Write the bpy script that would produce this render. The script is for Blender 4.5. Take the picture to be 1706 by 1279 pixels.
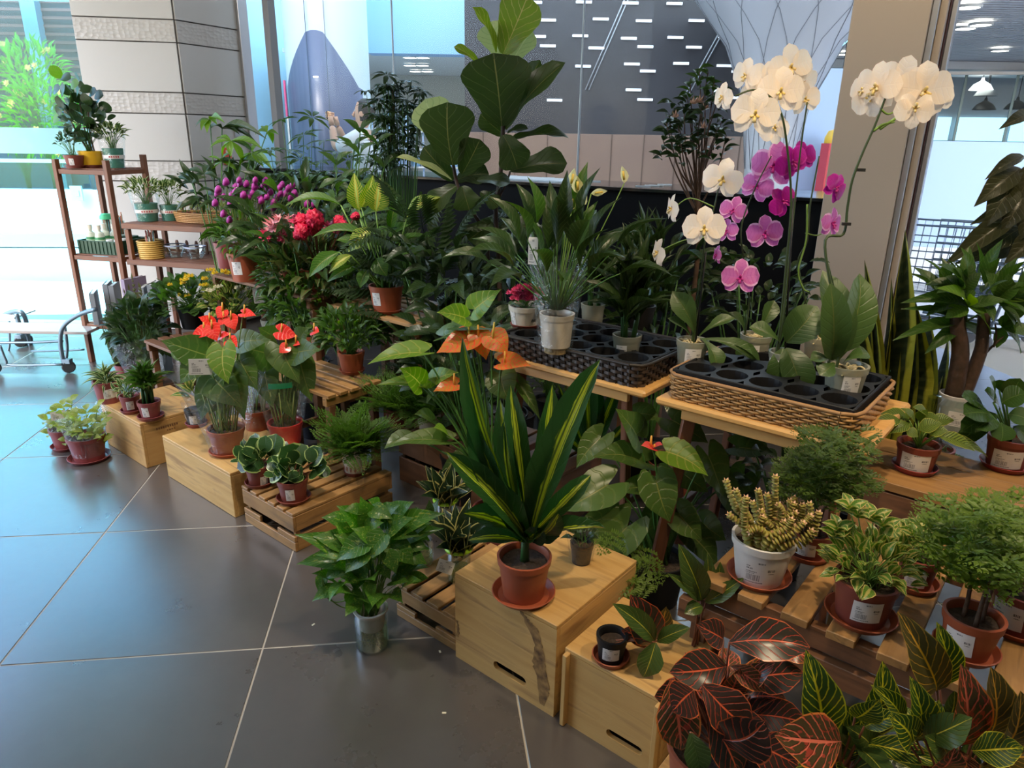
import bpy, bmesh, math, random
from mathutils import Vector, Matrix, Euler, noise
PI = math.pi
R_ = random.Random(7)
S = bpy.context.scene
for o in list(bpy.data.objects): bpy.data.objects.remove(o)
COL = S.collection
# ------------------------------------------------------------------ camera
F = 1183.0; TH = math.radians(19.1); RL = math.radians(0.97); H = 1.55
cam = bpy.data.cameras.new('camera'); camo = bpy.data.objects.new('camera', cam); COL.objects.link(camo)
U_ = Vector((0, math.sin(TH), math.cos(TH))); X_ = Vector((1, 0, 0)); B_ = -Vector((0, math.cos(TH), -math.sin(TH)))
cx = X_*math.cos(RL) + U_*math.sin(RL); cy = -X_*math.sin(RL) + U_*math.cos(RL)
camo.matrix_world = Matrix(((cx.x, cy.x, B_.x, 0), (cx.y, cy.y, B_.y, 0), (cx.z, cy.z, B_.z, H), (0, 0, 0, 1)))
cam.sensor_width = 36; cam.lens = 36*F/1706; cam.clip_start = .05
S.camera = camo
# ------------------------------------------------------------------ world, view, main lights
w = bpy.data.worlds.new('sky'); S.world = w; w.use_nodes = True
nt = w.node_tree; bg = nt.nodes['Background']
sky = nt.nodes.new('ShaderNodeTexSky'); sky.sky_type = 'NISHITA'; sky.sun_disc = False
sky.sun_elevation = math.radians(50); sky.sun_rotation = math.radians(200); sky.air_density = 1.0; sky.dust_density = 2.5
nt.links.new(sky.outputs[0], bg.inputs[0]); bg.inputs[1].default_value = 1.1
S.view_settings.view_transform = 'Standard'; S.view_settings.look = 'None'
S.view_settings.gamma = 1; S.view_settings.use_curve_mapping = False; S.view_settings.exposure = 0.36
S.cycles.use_denoising = True
try: S.cycles.denoiser = 'OPENIMAGEDENOISE'
except Exception: pass
S.cycles.max_bounces = 8; S.cycles.transparent_max_bounces = 24; S.cycles.diffuse_bounces = 3; S.cycles.glossy_bounces = 3
S.cycles.sample_clamp_indirect = 3; S.cycles.caustics_reflective = False; S.cycles.caustics_refractive = False
def light(kind, name, loc, energy, color, size=.3, aim=None, angle=60, sy=None, blend=.6):
    l = bpy.data.lights.new(name, kind); l.energy = energy; l.color = color
    if kind == 'AREA':
        l.size = size
        if sy: l.shape = 'RECTANGLE'; l.size_y = sy
    else: l.shadow_soft_size = size
    if kind == 'SPOT': l.spot_size = math.radians(angle); l.spot_blend = blend
    o = bpy.data.objects.new(name, l); COL.objects.link(o); o.location = loc
    if aim is not None: o.rotation_euler = (Vector(aim)-Vector(loc)).to_track_quat('-Z', 'Y').to_euler()
    return o
WARM = (1, .79, .52); NEUT = (1, .90, .76); COOL = (.72, .88, 1)
for (x, y, ax, ay, e, c, ang) in ((1.5, .75, .95, 1.9, 92, WARM, 58), (.35, 1.1, .25, 1.9, 100, WARM, 62), (-.9, 1.9, -.9, 2.75, 90, NEUT, 62),
                              (-1.5, 2.2, -1.75, 3.6, 125, NEUT, 70), (2.1, 1.6, 1.7, 2.4, 60, WARM, 65), (-.1, 2.6, -.3, 3.2, 22, NEUT, 60)):
    light('SPOT', 'display_and_fill_spot', (x, y, 3.12), e, c, .05, (ax, ay, .6), ang)
SUN = light('SUN', 'sun', (0, 0, 12), 10.0, (1, .96, .9)); SUN.rotation_euler = Vector((.35, -.45, -1)).to_track_quat('-Z', 'Y').to_euler(); SUN.data.angle = .02
light('AREA', 'hall_ceiling_light', (2.5, 8.6, 4.2), 200, COOL, 5, (2.5, 8.6, 0), sy=4)
light('AREA', 'hall_ceiling_light', (-1.8, 9.8, 4.2), 200, (.55, .80, 1), 4, (-2.5, 9.8, 0), sy=4)
light('SPOT', 'display_and_fill_spot', (-1.6, 3.1, 3.12), 55, NEUT, .05, (-2.7, 5.7, 1.5), 75)  # unseen spot, added to brighten the panelled pillar
light('SPOT', 'display_and_fill_spot', (1.2, 2.4, 3.12), 45, WARM, .05, (1.75, 3.6, 1.6), 60)  # unseen warm spot, added to brighten the beige pillar
light('AREA', 'shop_ceiling_light', (-1.2, .2, 3.2), 16, NEUT, 2.2, (-1.2, .2, 0), sy=2.2)

# ------------------------------------------------------------------ pixel helpers (photograph pixels -> real points)
def ray(px, py):
    dx = px-853; dy = 639.5-py
    a = dx*math.cos(RL)-dy*math.sin(RL); b = dx*math.sin(RL)+dy*math.cos(RL)
    return Vector((a, F*math.cos(TH)+b*math.sin(TH), -F*math.sin(TH)+b*math.cos(TH)))
def onz(px, py, z=0):
    v = ray(px, py); return Vector((0, 0, H)) + v*((z-H)/v.z)
def ony(px, py, y):
    v = ray(px, py); return Vector((0, 0, H)) + v*(y/v.y)
def xyz(px, py, z, z0):   # the spot at height z seen at that pixel, brought down to height z0
    v = onz(px, py, z); return Vector((v.x, v.y, z0))
UA = math.radians(-39.5)
UD = Vector((math.cos(UA), math.sin(UA), 0)); VD = Vector((-math.sin(UA), math.cos(UA), 0))
def st(s, t, z=0): return UD*s + VD*t + Vector((0, 0, z))

# ------------------------------------------------------------------ materials
MATS = {}
def N(t, typ, **kw):
    n = t.nodes.new(typ)
    for k, v in kw.items(): setattr(n, k, v)
    return n
def mth(t, op, a, b=None, c=None, clamp=False):
    n = t.nodes.new('ShaderNodeMath'); n.operation = op; n.use_clamp = clamp
    for i, v in enumerate((a, b, c)):
        if v is None: continue
        if isinstance(v, (int, float)): n.inputs[i].default_value = v
        else: t.links.new(v, n.inputs[i])
    return n.outputs[0]
def mix(t, f, a, b):
    n = t.nodes.new('ShaderNodeMix'); n.data_type = 'RGBA'
    for s_, v in ((n.inputs[0], f), (n.inputs[6], a), (n.inputs[7], b)):
        if isinstance(v, (int, float)): s_.default_value = v
        elif isinstance(v, tuple): s_.default_value = (v[0], v[1], v[2], 1)
        else: t.links.new(v, s_)
    return n.outputs[2]
def newmat(name):
    m = bpy.data.materials.new(name); m.use_nodes = True
    return m, m.node_tree, m.node_tree.nodes['Principled BSDF']
def mat(name, col, rough=.5, metal=0, noise_=None, col2=None, bump=0, scale=20, trans=0, emit=0, spec=.5, coat=0, alpha=1):
    if name in MATS: return MATS[name]
    m, t, p = newmat(name)
    p.inputs['Base Color'].default_value = (*col, 1); p.inputs['Roughness'].default_value = rough; p.inputs['Metallic'].default_value = metal
    p.inputs['Specular IOR Level'].default_value = spec; p.inputs['Coat Weight'].default_value = coat
    if col2 or bump:
        tc = N(t, 'ShaderNodeTexCoord'); nz = N(t, 'ShaderNodeTexNoise'); nz.inputs['Scale'].default_value = scale; nz.inputs['Detail'].default_value = 5
        t.links.new(tc.outputs['Object'], nz.inputs['Vector'])
        if col2:
            f = mth(t, 'MULTIPLY_ADD', nz.outputs[0], 2.6, -.8, clamp=True)
            t.links.new(mix(t, f, col, col2), p.inputs['Base Color'])
        if bump:
            b = N(t, 'ShaderNodeBump'); b.inputs['Strength'].default_value = bump; b.inputs['Distance'].default_value = .005
            t.links.new(nz.outputs[0], b.inputs['Height']); t.links.new(b.outputs[0], p.inputs['Normal'])
    if trans: p.inputs['Transmission Weight'].default_value = trans
    if emit:
        p.inputs['Emission Color'].default_value = (*col, 1); p.inputs['Emission Strength'].default_value = emit
    MATS[name] = m; return m
def clearmat(name, tint=(1, 1, 1), refl=.09, rough=.05, haze=0.0, hazecol=(.8, .9, .9), bump=0, bscale=30, k=.6):
    if name in MATS: return MATS[name]
    m, t, p = newmat(name); out = t.nodes['Material Output']
    tr = N(t, 'ShaderNodeBsdfTransparent'); tr.inputs[0].default_value = (*tint, 1)
    gl = N(t, 'ShaderNodeBsdfGlossy'); gl.inputs['Roughness'].default_value = rough
    lw = N(t, 'ShaderNodeLayerWeight'); lw.inputs[0].default_value = .35
    f = mth(t, 'MULTIPLY_ADD', lw.outputs['Facing'], .55, refl, clamp=True)
    f = mth(t, 'MULTIPLY', f, k) if not bump else f
    if bump:
        tc = N(t, 'ShaderNodeTexCoord'); nz = N(t, 'ShaderNodeTexNoise'); nz.inputs['Scale'].default_value = bscale; nz.inputs['Detail'].default_value = 3; nz.inputs['Distortion'].default_value = 1.5
        t.links.new(tc.outputs['Object'], nz.inputs['Vector'])
        b = N(t, 'ShaderNodeBump'); b.inputs['Strength'].default_value = bump; b.inputs['Distance'].default_value = .02
        t.links.new(nz.outputs[0], b.inputs['Height']); t.links.new(b.outputs[0], gl.inputs['Normal']); t.links.new(b.outputs[0], lw.inputs['Normal'])
        f = mth(t, 'MULTIPLY', f, .35)
    ms = N(t, 'ShaderNodeMixShader'); t.links.new(f, ms.inputs[0]); t.links.new(tr.outputs[0], ms.inputs[1]); t.links.new(gl.outputs[0], ms.inputs[2])
    last = ms
    if haze:
        df = N(t, 'ShaderNodeBsdfDiffuse'); df.inputs[0].default_value = (*hazecol, 1)
        m2 = N(t, 'ShaderNodeMixShader'); m2.inputs[0].default_value = haze
        t.links.new(ms.outputs[0], m2.inputs[1]); t.links.new(df.outputs[0], m2.inputs[2]); last = m2
    t.links.new(last.outputs[0], out.inputs[0]); MATS[name] = m; return m

def leafmat(name, base, base2=None, vein=None, vamt=.0, vn=9, vslope=.55, vw=.12, mid=None, midw=.05, edge=None, edgew=.12,
            stripe=None, stripew=.3, rough=.38, trans=.35, blotch=None, bamt=.5, bscale=9, lines=0, tipc=None, vbase=None, bump=.4):
    """leaf surface from the leaf's own uv: u across (0..1), v from stalk to tip"""
    if name in MATS: return MATS[name]
    m, t, p = newmat(name); out = t.nodes['Material Output']
    base2 = base2 or tuple(c*.6 for c in base)
    yel = lambda c: (c[0]*1.35, c[1]*.80, c[2]*.85) if c and c[1] > c[0]*1.3 else c
    base, base2, vein, blotch, mid, edge, stripe = map(yel, (base, base2, vein, blotch, mid, edge, stripe))
    uv = N(t, 'ShaderNodeUVMap'); sp = N(t, 'ShaderNodeSeparateXYZ'); t.links.new(uv.outputs[0], sp.inputs[0])
    u = mth(t, 'ABSOLUTE', mth(t, 'MULTIPLY_ADD', sp.outputs[0], 2, -1)); v = sp.outputs[1]
    oi = N(t, 'ShaderNodeObjectInfo'); nz = N(t, 'ShaderNodeTexNoise'); nz.inputs['Scale'].default_value = bscale; nz.inputs['Detail'].default_value = 4
    nz.noise_dimensions = '4D'; t.links.new(uv.outputs[0], nz.inputs['Vector']); t.links.new(mth(t, 'MULTIPLY', oi.outputs['Random'], 40), nz.inputs['W'])
    n01 = mth(t, 'MULTIPLY_ADD', nz.outputs[0], 2.2, -.6, clamp=True)
    rnd = mth(t, 'MULTIPLY_ADD', oi.outputs['Random'], .75, mth(t, 'MULTIPLY', n01, .3), clamp=True)
    c = mix(t, rnd, base, base2)
    if blotch: c = mix(t, mth(t, 'MULTIPLY', mth(t, 'GREATER_THAN', nz.outputs[0], 1-bamt), .9), c, blotch)
    if stripe:
        wob = mth(t, 'MULTIPLY_ADD', n01, .25, stripew-.12)
        f = mth(t, 'MULTIPLY', mth(t, 'SUBTRACT', wob, u), 14, clamp=True)
        if lines:
            ln = mth(t, 'MULTIPLY_ADD', mth(t, 'SINE', mth(t, 'MULTIPLY', u, lines)), .5, .55, clamp=True); f = mth(t, 'MULTIPLY', f, ln)
        c = mix(t, f, c, stripe)
    sv = mth(t, 'SUBTRACT', mth(t, 'MULTIPLY', v, vn), mth(t, 'MULTIPLY', u, vslope*vn*.35))
    fr = mth(t, 'ABSOLUTE', mth(t, 'SUBTRACT', mth(t, 'FRACT', mth(t, 'ADD', sv, mth(t, 'MULTIPLY', n01, .22))), .5))
    vf = mth(t, 'MULTIPLY', mth(t, 'SUBTRACT', vw, fr), 1/max(vw, .01)*1.6, clamp=True)
    if vein: c = mix(t, mth(t, 'MULTIPLY', vf, vamt), c, vein)
    mf = mth(t, 'MULTIPLY', mth(t, 'SUBTRACT', midw, u), 1/max(midw, .01)*2, clamp=True)
    if mid: c = mix(t, mf, c, mid)
    if edge:
        ef = mth(t, 'MULTIPLY', mth(t, 'SUBTRACT', mth(t, 'ADD', u, mth(t, 'MULTIPLY', n01, edgew*.5)), 1-edgew), 1/edgew*2.5, clamp=True); c = mix(t, ef, c, edge)
    t.links.new(c, p.inputs['Base Color']); p.inputs['Roughness'].default_value = rough; p.inputs['Specular IOR Level'].default_value = .45
    bp = N(t, 'ShaderNodeBump'); bp.inputs['Strength'].default_value = bump; bp.inputs['Distance'].default_value = .003
    t.links.new(mth(t, 'SUBTRACT', 1, mth(t, 'MAXIMUM', mth(t, 'MULTIPLY', vf, .6), mf)), bp.inputs['Height']); t.links.new(bp.outputs[0], p.inputs['Normal'])
    tl = N(t, 'ShaderNodeBsdfTranslucent'); hs = N(t, 'ShaderNodeHueSaturation'); hs.inputs['Saturation'].default_value = 1.15; hs.inputs['Value'].default_value = 2.0
    t.links.new(c, hs.inputs['Color']); t.links.new(hs.outputs[0], tl.inputs[0])
    ms = N(t, 'ShaderNodeMixShader'); ms.inputs[0].default_value = trans
    t.links.new(p.outputs[0], ms.inputs[1]); t.links.new(tl.outputs[0], ms.inputs[2]); t.links.new(ms.outputs[0], out.inputs[0])
    MATS[name] = m; return m

def woodmat(name, c1, c2, dark, stain=.0, rough=.55, scale=1.0):
    if name in MATS: return MATS[name]
    m, t, p = newmat(name)
    tc = N(t, 'ShaderNodeTexCoord'); oi = N(t, 'ShaderNodeObjectInfo'); mp = N(t, 'ShaderNodeMapping'); mp.inputs['Scale'].default_value = (2.6*scale, 30*scale, 30*scale)
    ad = N(t, 'ShaderNodeVectorMath'); ad.operation = 'ADD'; cb = N(t, 'ShaderNodeCombineXYZ')
    t.links.new(mth(t, 'MULTIPLY', oi.outputs['Random'], 17), cb.inputs[0]); t.links.new(mth(t, 'MULTIPLY', oi.outputs['Random'], 5), cb.inputs[2])
    t.links.new(tc.outputs['Object'], ad.inputs[0]); t.links.new(cb.outputs[0], ad.inputs[1]); t.links.new(ad.outputs[0], mp.inputs[0])
    n1 = N(t, 'ShaderNodeTexNoise'); n1.inputs['Scale'].default_value = 1; n1.inputs['Detail'].default_value = 7; n1.inputs['Distortion'].default_value = .6; t.links.new(mp.outputs[0], n1.inputs['Vector'])
    n2 = N(t, 'ShaderNodeTexNoise'); n2.inputs['Scale'].default_value = 7; n2.inputs['Detail'].default_value = 4; t.links.new(ad.outputs[0], n2.inputs['Vector'])
    f = mth(t, 'MULTIPLY_ADD', n1.outputs[0], 3.0, -1.0, clamp=True)
    c = mix(t, f, c1, c2)
    c = mix(t, mth(t, 'MULTIPLY', mth(t, 'MULTIPLY_ADD', n1.outputs[0], -7, 3.15, clamp=True), .8), c, dark)
    c = mix(t, mth(t, 'MULTIPLY', mth(t, 'MULTIPLY_ADD', n2.outputs[0], 5, -3.1+stain, clamp=True), .75), c, dark)
    t.links.new(mix(t, mth(t, 'MULTIPLY', oi.outputs['Random'], .35), c, c2), p.inputs['Base Color']); p.inputs['Roughness'].default_value = rough
    b = N(t, 'ShaderNodeBump'); b.inputs['Strength'].default_value = .35; b.inputs['Distance'].default_value = .003
    t.links.new(n1.outputs[0], b.inputs['Height']); t.links.new(b.outputs[0], p.inputs['Normal'])
    MATS[name] = m; return m

PINE = woodmat('pine wood', (.60, .36, .13), (.45, .24, .08), (.17, .085, .03), .0)
PINE2 = woodmat('pale pine wood', (.66, .41, .15), (.50, .285, .09), (.26, .13, .045), -.25)
CRATE = woodmat('weathered crate wood', (.44, .24, .085), (.28, .14, .045), (.05, .025, .01), .35)
DARKW = woodmat('dark crate wood', (.22, .10, .045), (.15, .065, .03), (.03, .015, .01), .2)
BENCH = woodmat('varnished bench wood', (.72, .42, .15), (.60, .32, .10), (.36, .18, .06), -.5, .35)
SHELFW = woodmat('red brown shelf wood', (.20, .075, .035), (.14, .05, .025), (.06, .025, .015), -.3, .45)
TERRA = mat('terracotta plastic', (.36, .085, .035), .42, col2=(.30, .07, .03), scale=6)
TERRA2 = mat('brown plastic', (.20, .045, .03), .42)
MAROON = mat('maroon plastic', (.24, .055, .055), .4)
WHITEP = mat('white plastic', (.72, .69, .66), .35)
WHITEC = mat('white ceramic', (.66, .60, .52), .25, col2=(.55, .48, .40), scale=5)
BLACKP = mat('black plastic', (.009, .009, .010), .5, spec=.3)
YELLOWP = mat('yellow pot', (.75, .42, .02), .35)
SOIL = mat('soil', (.028, .018, .012), .95, col2=(.07, .045, .03), bump=1, scale=90)
GREEND = mat('green stem', (.06, .16, .025), .45)
GREENL = mat('light green stem', (.17, .30, .05), .45)
DSTEM = mat('dark orchid stem', (.035, .06, .018), .45)
BARK = mat('bark', (.13, .075, .045), .85, col2=(.07, .04, .025), bump=.8, scale=60)
RSTEM = mat('red brown stem', (.18, .06, .03), .5)
CELLO = clearmat('clear wrapping film', (.97, .98, .98), .14, .10, haze=.02, bump=.8, bscale=22)
GLASS = clearmat('clear glass', (.93, .97, .96), .12, .02)
PANE = clearmat('window glass', (.95, .98, 1.0), .02, .005, k=.045)
PANET = clearmat('cyan tinted window glass', (.58, .86, .90), .02, .01, k=.22)
CLEARP = clearmat('cloudy clear plastic', (.78, .80, .74), .1, .25, haze=.38, hazecol=(.50, .50, .40))
WATERM = clearmat('water in glass', (.80, .86, .62), .10, .02, haze=.12, hazecol=(.30, .30, .12))

# printed paper price label: dashes of text, price block, bar code, thin frame
def labelmat():
    m, t, p = newmat('price label'); uv = N(t, 'ShaderNodeUVMap'); sp = N(t, 'ShaderNodeSeparateXYZ'); t.links.new(uv.outputs[0], sp.inputs[0]); u, v = sp.outputs[0], sp.outputs[1]
    def box(u0, u1, v0, v1):
        a = mth(t, 'MULTIPLY', mth(t, 'GREATER_THAN', u, u0), mth(t, 'LESS_THAN', u, u1)); b = mth(t, 'MULTIPLY', mth(t, 'GREATER_THAN', v, v0), mth(t, 'LESS_THAN', v, v1)); return mth(t, 'MULTIPLY', a, b)
    def bars(s, th, w_=.0):
        n = N(t, 'ShaderNodeTexNoise'); n.noise_dimensions = '1D'; n.inputs['Scale'].default_value = s; n.inputs['Detail'].default_value = 1; t.links.new(mth(t, 'ADD', u, w_), n.inputs['W']); return mth(t, 'GREATER_THAN', n.outputs[0], th)
    ink = mth(t, 'MULTIPLY', box(.14, .52, .16, .40), bars(55, .5))
    for (a, b, c, d, s) in ((.12, .30, .60, .66, 60), (.12, .24, .69, .74, 60), (.12, .42, .49, .53, 80), (.12, .36, .43, .46, 70), (.42, .62, .84, .90, 50), (.70, .92, .55, .65, 30), (.72, .88, .46, .50, 60), (.08, .60, .07, .11, 90)):
        ink = mth(t, 'MAXIMUM', ink, mth(t, 'MULTIPLY', box(a, b, c, d), bars(s, .44, c)))
    t.links.new(mix(t, mth(t, 'MULTIPLY', ink, .8), (.74, .71, .68), (.03, .03, .035)), p.inputs['Base Color']); p.inputs['Roughness'].default_value = .55
    return m
LABELM = labelmat()

# ------------------------------------------------------------------ mesh helpers
def tag(o, label=None, cat=None, group=None, kind=None):
    if label: o['label'] = label
    if cat: o['category'] = cat
    if group: o['group'] = group
    if kind: o['kind'] = kind
    return o
def link(name, me, m=None, parent=None, M=None, smooth=None):
    if m is not None and not me.materials: me.materials.append(m)
    o = bpy.data.objects.new(name, me); COL.objects.link(o)
    if parent: o.parent = parent
    if M is not None: o.matrix_basis = M if isinstance(M, Matrix) else Matrix.Translation(M)
    return o
def bmesh_done(bm, name, smooth=True):
    me = bpy.data.meshes.new(name); bmesh.ops.recalc_face_normals(bm, faces=bm.faces) if not bm.faces.layers.int.get('keep') else None
    for f in bm.faces: f.smooth = smooth
    bm.to_mesh(me); bm.free(); return me
def empty(name, loc=(0, 0, 0), rz=0):
    o = bpy.data.objects.new(name, None); COL.objects.link(o); o.location = loc; o.rotation_euler = (0, 0, rz); o.empty_display_size = .05; return o
def thing(name, label, cat, loc=(0, 0, 0), rz=0, group=None): return tag(empty(name, loc, rz), label, cat, group)
BOX = {}
def boxmesh(L, W, T, bev=.002, m=None):
    k = (round(L, 4), round(W, 4), round(T, 4), bev, m.name if m else '')
    if k in BOX: return BOX[k]
    bm = bmesh.new(); bmesh.ops.create_cube(bm, size=1); bmesh.ops.scale(bm, vec=(L, W, T), verts=bm.verts)
    if bev: bmesh.ops.bevel(bm, geom=list(bm.edges), offset=min(bev, L*.3, W*.3, T*.3), segments=1, affect='EDGES')
    me = bmesh_done(bm, 'board', False)
    if m: me.materials.append(m)
    BOX[k] = me; return me
AX = {'x': Matrix.Identity(4), 'y': Matrix.Rotation(PI/2, 4, 'Z'), 'z': Matrix.Rotation(-PI/2, 4, 'Y')}
def board(parent, name, c, L, W, T, m, axis='x', bev=.002, rot=None, jit=0):
    """a board of length L along the axis, W across, T thick, centred at c in the parent's space"""
    M = Matrix.Translation(Vector(c)) @ (rot or AX[axis])
    if jit: M = M @ Euler((R_.uniform(-jit, jit)*.3, R_.uniform(-jit, jit)*.3, R_.uniform(-jit, jit))).to_matrix().to_4x4()
    return link(name, boxmesh(L, W, T, bev, m), None, parent, M)
def tube(bm, pts, r0, r1=None, n=6, cap=True):
    pts = [Vector(p) for p in pts]; r1 = r0 if r1 is None else r1; rings = []; prev = None
    for i, p in enumerate(pts):
        d = (pts[min(i+1, len(pts)-1)]-pts[max(i-1, 0)]); d = d.normalized() if d.length > 1e-9 else Vector((0, 0, 1))
        a = prev-d*prev.dot(d) if prev is not None else (Vector((1, 0, 0)) if abs(d.x) < .8 else Vector((0, 1, 0)))
        a = (a-d*a.dot(d)).normalized(); prev = a; b = d.cross(a); r = r0+(r1-r0)*i/max(1, len(pts)-1)
        rings.append([bm.verts.new(p+(a*math.cos(2*PI*k/n)+b*math.sin(2*PI*k/n))*r) for k in range(n)])
    for i in range(len(rings)-1):
        for k in range(n): bm.faces.new((rings[i][k], rings[i][(k+1) % n], rings[i+1][(k+1) % n], rings[i+1][k]))
    if cap: bm.faces.new(rings[0][::-1]); bm.faces.new(rings[-1])
def bez(a, b, c, n=6):
    a, b, c = Vector(a), Vector(b), Vector(c); return [a*(1-i/n)**2+b*2*(i/n)*(1-i/n)+c*(i/n)**2 for i in range(n+1)]
def smoothpts(P, n=4):
    P = [Vector(p) for p in P]; out = []
    for i in range(len(P)-1):
        p0, p1, p2, p3 = P[max(i-1, 0)], P[i], P[i+1], P[min(i+2, len(P)-1)]
        for k in range(n):
            t = k/n; out.append(.5*((2*p1)+(p2-p0)*t+(2*p0-5*p1+4*p2-p3)*t*t+(3*p1-p0-3*p2+p3)*t**3))
    out.append(P[-1]); return out
def lathe(prof, n=28, name='lathe', smooth=True, sx=1, sy=1):
    bm = bmesh.new(); rings = []
    for r, z in prof:
        rings.append([bm.verts.new((0, 0, z))] if r < 1e-6 else [bm.verts.new((r*sx*math.cos(2*PI*k/n), r*sy*math.sin(2*PI*k/n), z)) for k in range(n)])
    for a, b in zip(rings, rings[1:]):
        for k in range(n):
            k2 = (k+1) % n
            if len(a) == 1 and len(b) == 1: continue
            if len(a) == 1: bm.faces.new((a[0], b[k2], b[k]))
            elif len(b) == 1: bm.faces.new((a[k], a[k2], b[0]))
            else: bm.faces.new((a[k], a[k2], b[k2], b[k]))
    me = bpy.data.meshes.new(name)
    for f in bm.faces: f.smooth = smooth
    bmesh.ops.recalc_face_normals(bm, faces=bm.faces)
    bm.to_mesh(me); bm.free()
    if smooth:
        try: me.set_sharp_from_angle(angle=math.radians(38))
        except Exception: pass
    return me
# ------------------------------------------------------------------ leaves
PROF = {
 'ovate': [(0, .05), (.12, .55), (.35, 1), (.6, .86), (.85, .36), (.95, .12), (1, 0)],
 'heart': [(0, .60), (.1, .90), (.26, 1), (.5, .80), (.75, .40), (.9, .13), (1, 0)],
 'round': [(0, .10), (.12, .62), (.36, .95), (.58, 1), (.8, .82), (.94, .42), (1, 0)],
 'fiddle': [(0, .16), (.12, .46), (.3, .58), (.5, .78), (.72, 1), (.88, .84), (.97, .42), (1, 0)],
 'strap': [(0, .42), (.2, .62), (.45, 1), (.75, .93), (.92, .48), (1, 0)],
 'lance': [(0, .06), (.2, .65), (.42, 1), (.7, .66), (.9, .22), (1, 0)],
 'blade': [(0, .55), (.4, 1), (.72, .86), (.92, .32), (1, 0)],
 'croton': [(0, .08), (.15, .55), (.42, 1), (.66, .92), (.86, .52), (1, 0)],
 'spoon': [(0, .10), (.3, .35), (.6, .9), (.78, 1), (.93, .6), (1, 0)],
}
def prof(key, v):
    P = PROF[key]
    for (a, wa), (b, wb) in zip(P, P[1:]):
        if v <= b:
            t = (v-a)/(b-a); s_ = t*t*(3-2*t); t = t*.55+s_*.45; return wa+(wb-wa)*t
    return 0
TPL = {}
def tpl(key, m, arch=.16, fold=.12, wave=0, lobe=None, nu=4, nv=8, variants=3):
    """a few meshes of one leaf: length 1 along y, full width 1 across x, surface facing +z"""
    k = (key, m.name, arch, fold, wave, nu, nv)
    if k in TPL: return TPL[k]
    lobe = (.30 if key == 'heart' else 0) if lobe is None else lobe
    out = []
    for q in range(variants):
        bm = bmesh.new(); uvl = bm.loops.layers.uv.new('UVMap'); g = []; tw = R_.uniform(-.25, .25); sd = R_.uniform(-.06, .06); ph = R_.uniform(0, 6)
        for j in range(nv+1):
            v = j/nv; row = []
            for i in range(nu+1):
                u = -1+2*i/nu; wd = prof(key, v)*.5; x = u*wd
                y = v-lobe*math.sin(PI*min(1, abs(u)*.62))*(1-v)**3
                z = arch*4*v*(1-v)*(1+.25*sd) + fold*abs(u)*wd*2*(1-.35*v) + wave*math.sin(v*11+ph+(u > 0)*1.7)*abs(u)**1.5*min(1, wd*3) + tw*u*wd*v*.5
                x += sd*math.sin(v*PI)*1.2
                row.append(bm.verts.new((x, y, z)))
            g.append(row)
        for j in range(nv):
            for i in range(nu):
                vs = (g[j][i], g[j][i+1], g[j+1][i+1], g[j+1][i])
                f = bm.faces.new(vs); f.smooth = True
                for l, (a, b) in zip(f.loops, ((i, j), (i+1, j), (i+1, j+1), (i, j+1))): l[uvl].uv = (a/nu, b/nv)
        bmesh.ops.remove_doubles(bm, verts=[vv for vv in bm.verts if vv.co.y > .999], dist=1e-4)
        me = bpy.data.meshes.new('leaf'); bm.to_mesh(me); bm.free(); me.materials.append(m); out.append(me)
    TPL[k] = out; return out
def basis(d, n):
    d = Vector(d).normalized(); n = Vector(n); n = n-d*n.dot(d)
    if n.length < 1e-4: n = Vector((0, 0, 1)) if abs(d.z) < .9 else Vector((0, -1, 0)); n = n-d*n.dot(d)
    n.normalize(); return d.cross(n), d, n
def orient(p, d, n, sx, sy, sz):
    a, b, c = basis(d, n); p = Vector(p)
    return Matrix(((a.x*sx, b.x*sy, c.x*sz, p.x), (a.y*sx, b.y*sy, c.y*sz, p.y), (a.z*sx, b.z*sy, c.z*sz, p.z), (0, 0, 0, 1)))
def frondmesh(m, pairs=11, sub=4, spread=.42, droop=.18, tip=.15, lf=.33, seed=1, key='frond'):
    k = (key, m.name, pairs, sub, spread, droop)
    if k in TPL: return TPL[k]
    out = []
    for q in range(2):
        rr = random.Random(seed+q); bm = bmesh.new(); uvl = bm.loops.layers.uv.new('UVMap')
        def dia(p, d, n, L, W):
            a, b, c = basis(d, n); p = Vector(p)
            vs = [bm.verts.new(p), bm.verts.new(p+b*L*.5+a*W*.5+c*L*.06), bm.verts.new(p+b*L), bm.verts.new(p+b*L*.5-a*W*.5+c*L*.06)]
            f = bm.faces.new(vs)
            for l, uv in zip(f.loops, ((.5, 0), (1, .5), (.5, 1), (0, .5))): l[uvl].uv = uv
        def pos(v): return Vector((0, v, -droop*v*v*4*.25+droop*v))
        for i in range(pairs):
            v = .12+.85*(i+.5)/pairs; L = spread*math.sin(PI*(.12+.88*v)**.8)*rr.uniform(.85, 1.1)+.02; p = pos(v)
            for s_ in (-1, 1):
                d = Vector((s_*1, .55, -.12)).normalized()
                if sub:
                    for j in range(sub):
                        w_ = (j+.6)/sub; pp = p+d*L*w_
                        for s2 in (-1, 1): dia(pp, d*.7+Vector((0, s2*.8, .15)), (0, 0, 1), L*lf*(1-.5*w_), L*lf*.50*(1-.45*w_))
                    dia(p+d*L*.9, d, (0, 0, 1), L*.25, L*.14)
                else: dia(p, d, (0, 0, 1), L, L*.34)
        dia(pos(.95), (0, 1, 0), (0, 0, 1), .1, .05)
        tube(bm, [pos(x/6) for x in range(7)], .006, .003, 3, False)
        me = bpy.data.meshes.new('frond'); bm.to_mesh(me); bm.free(); me.materials.append(m); out.append(me)
    TPL[k] = out; return out
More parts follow.
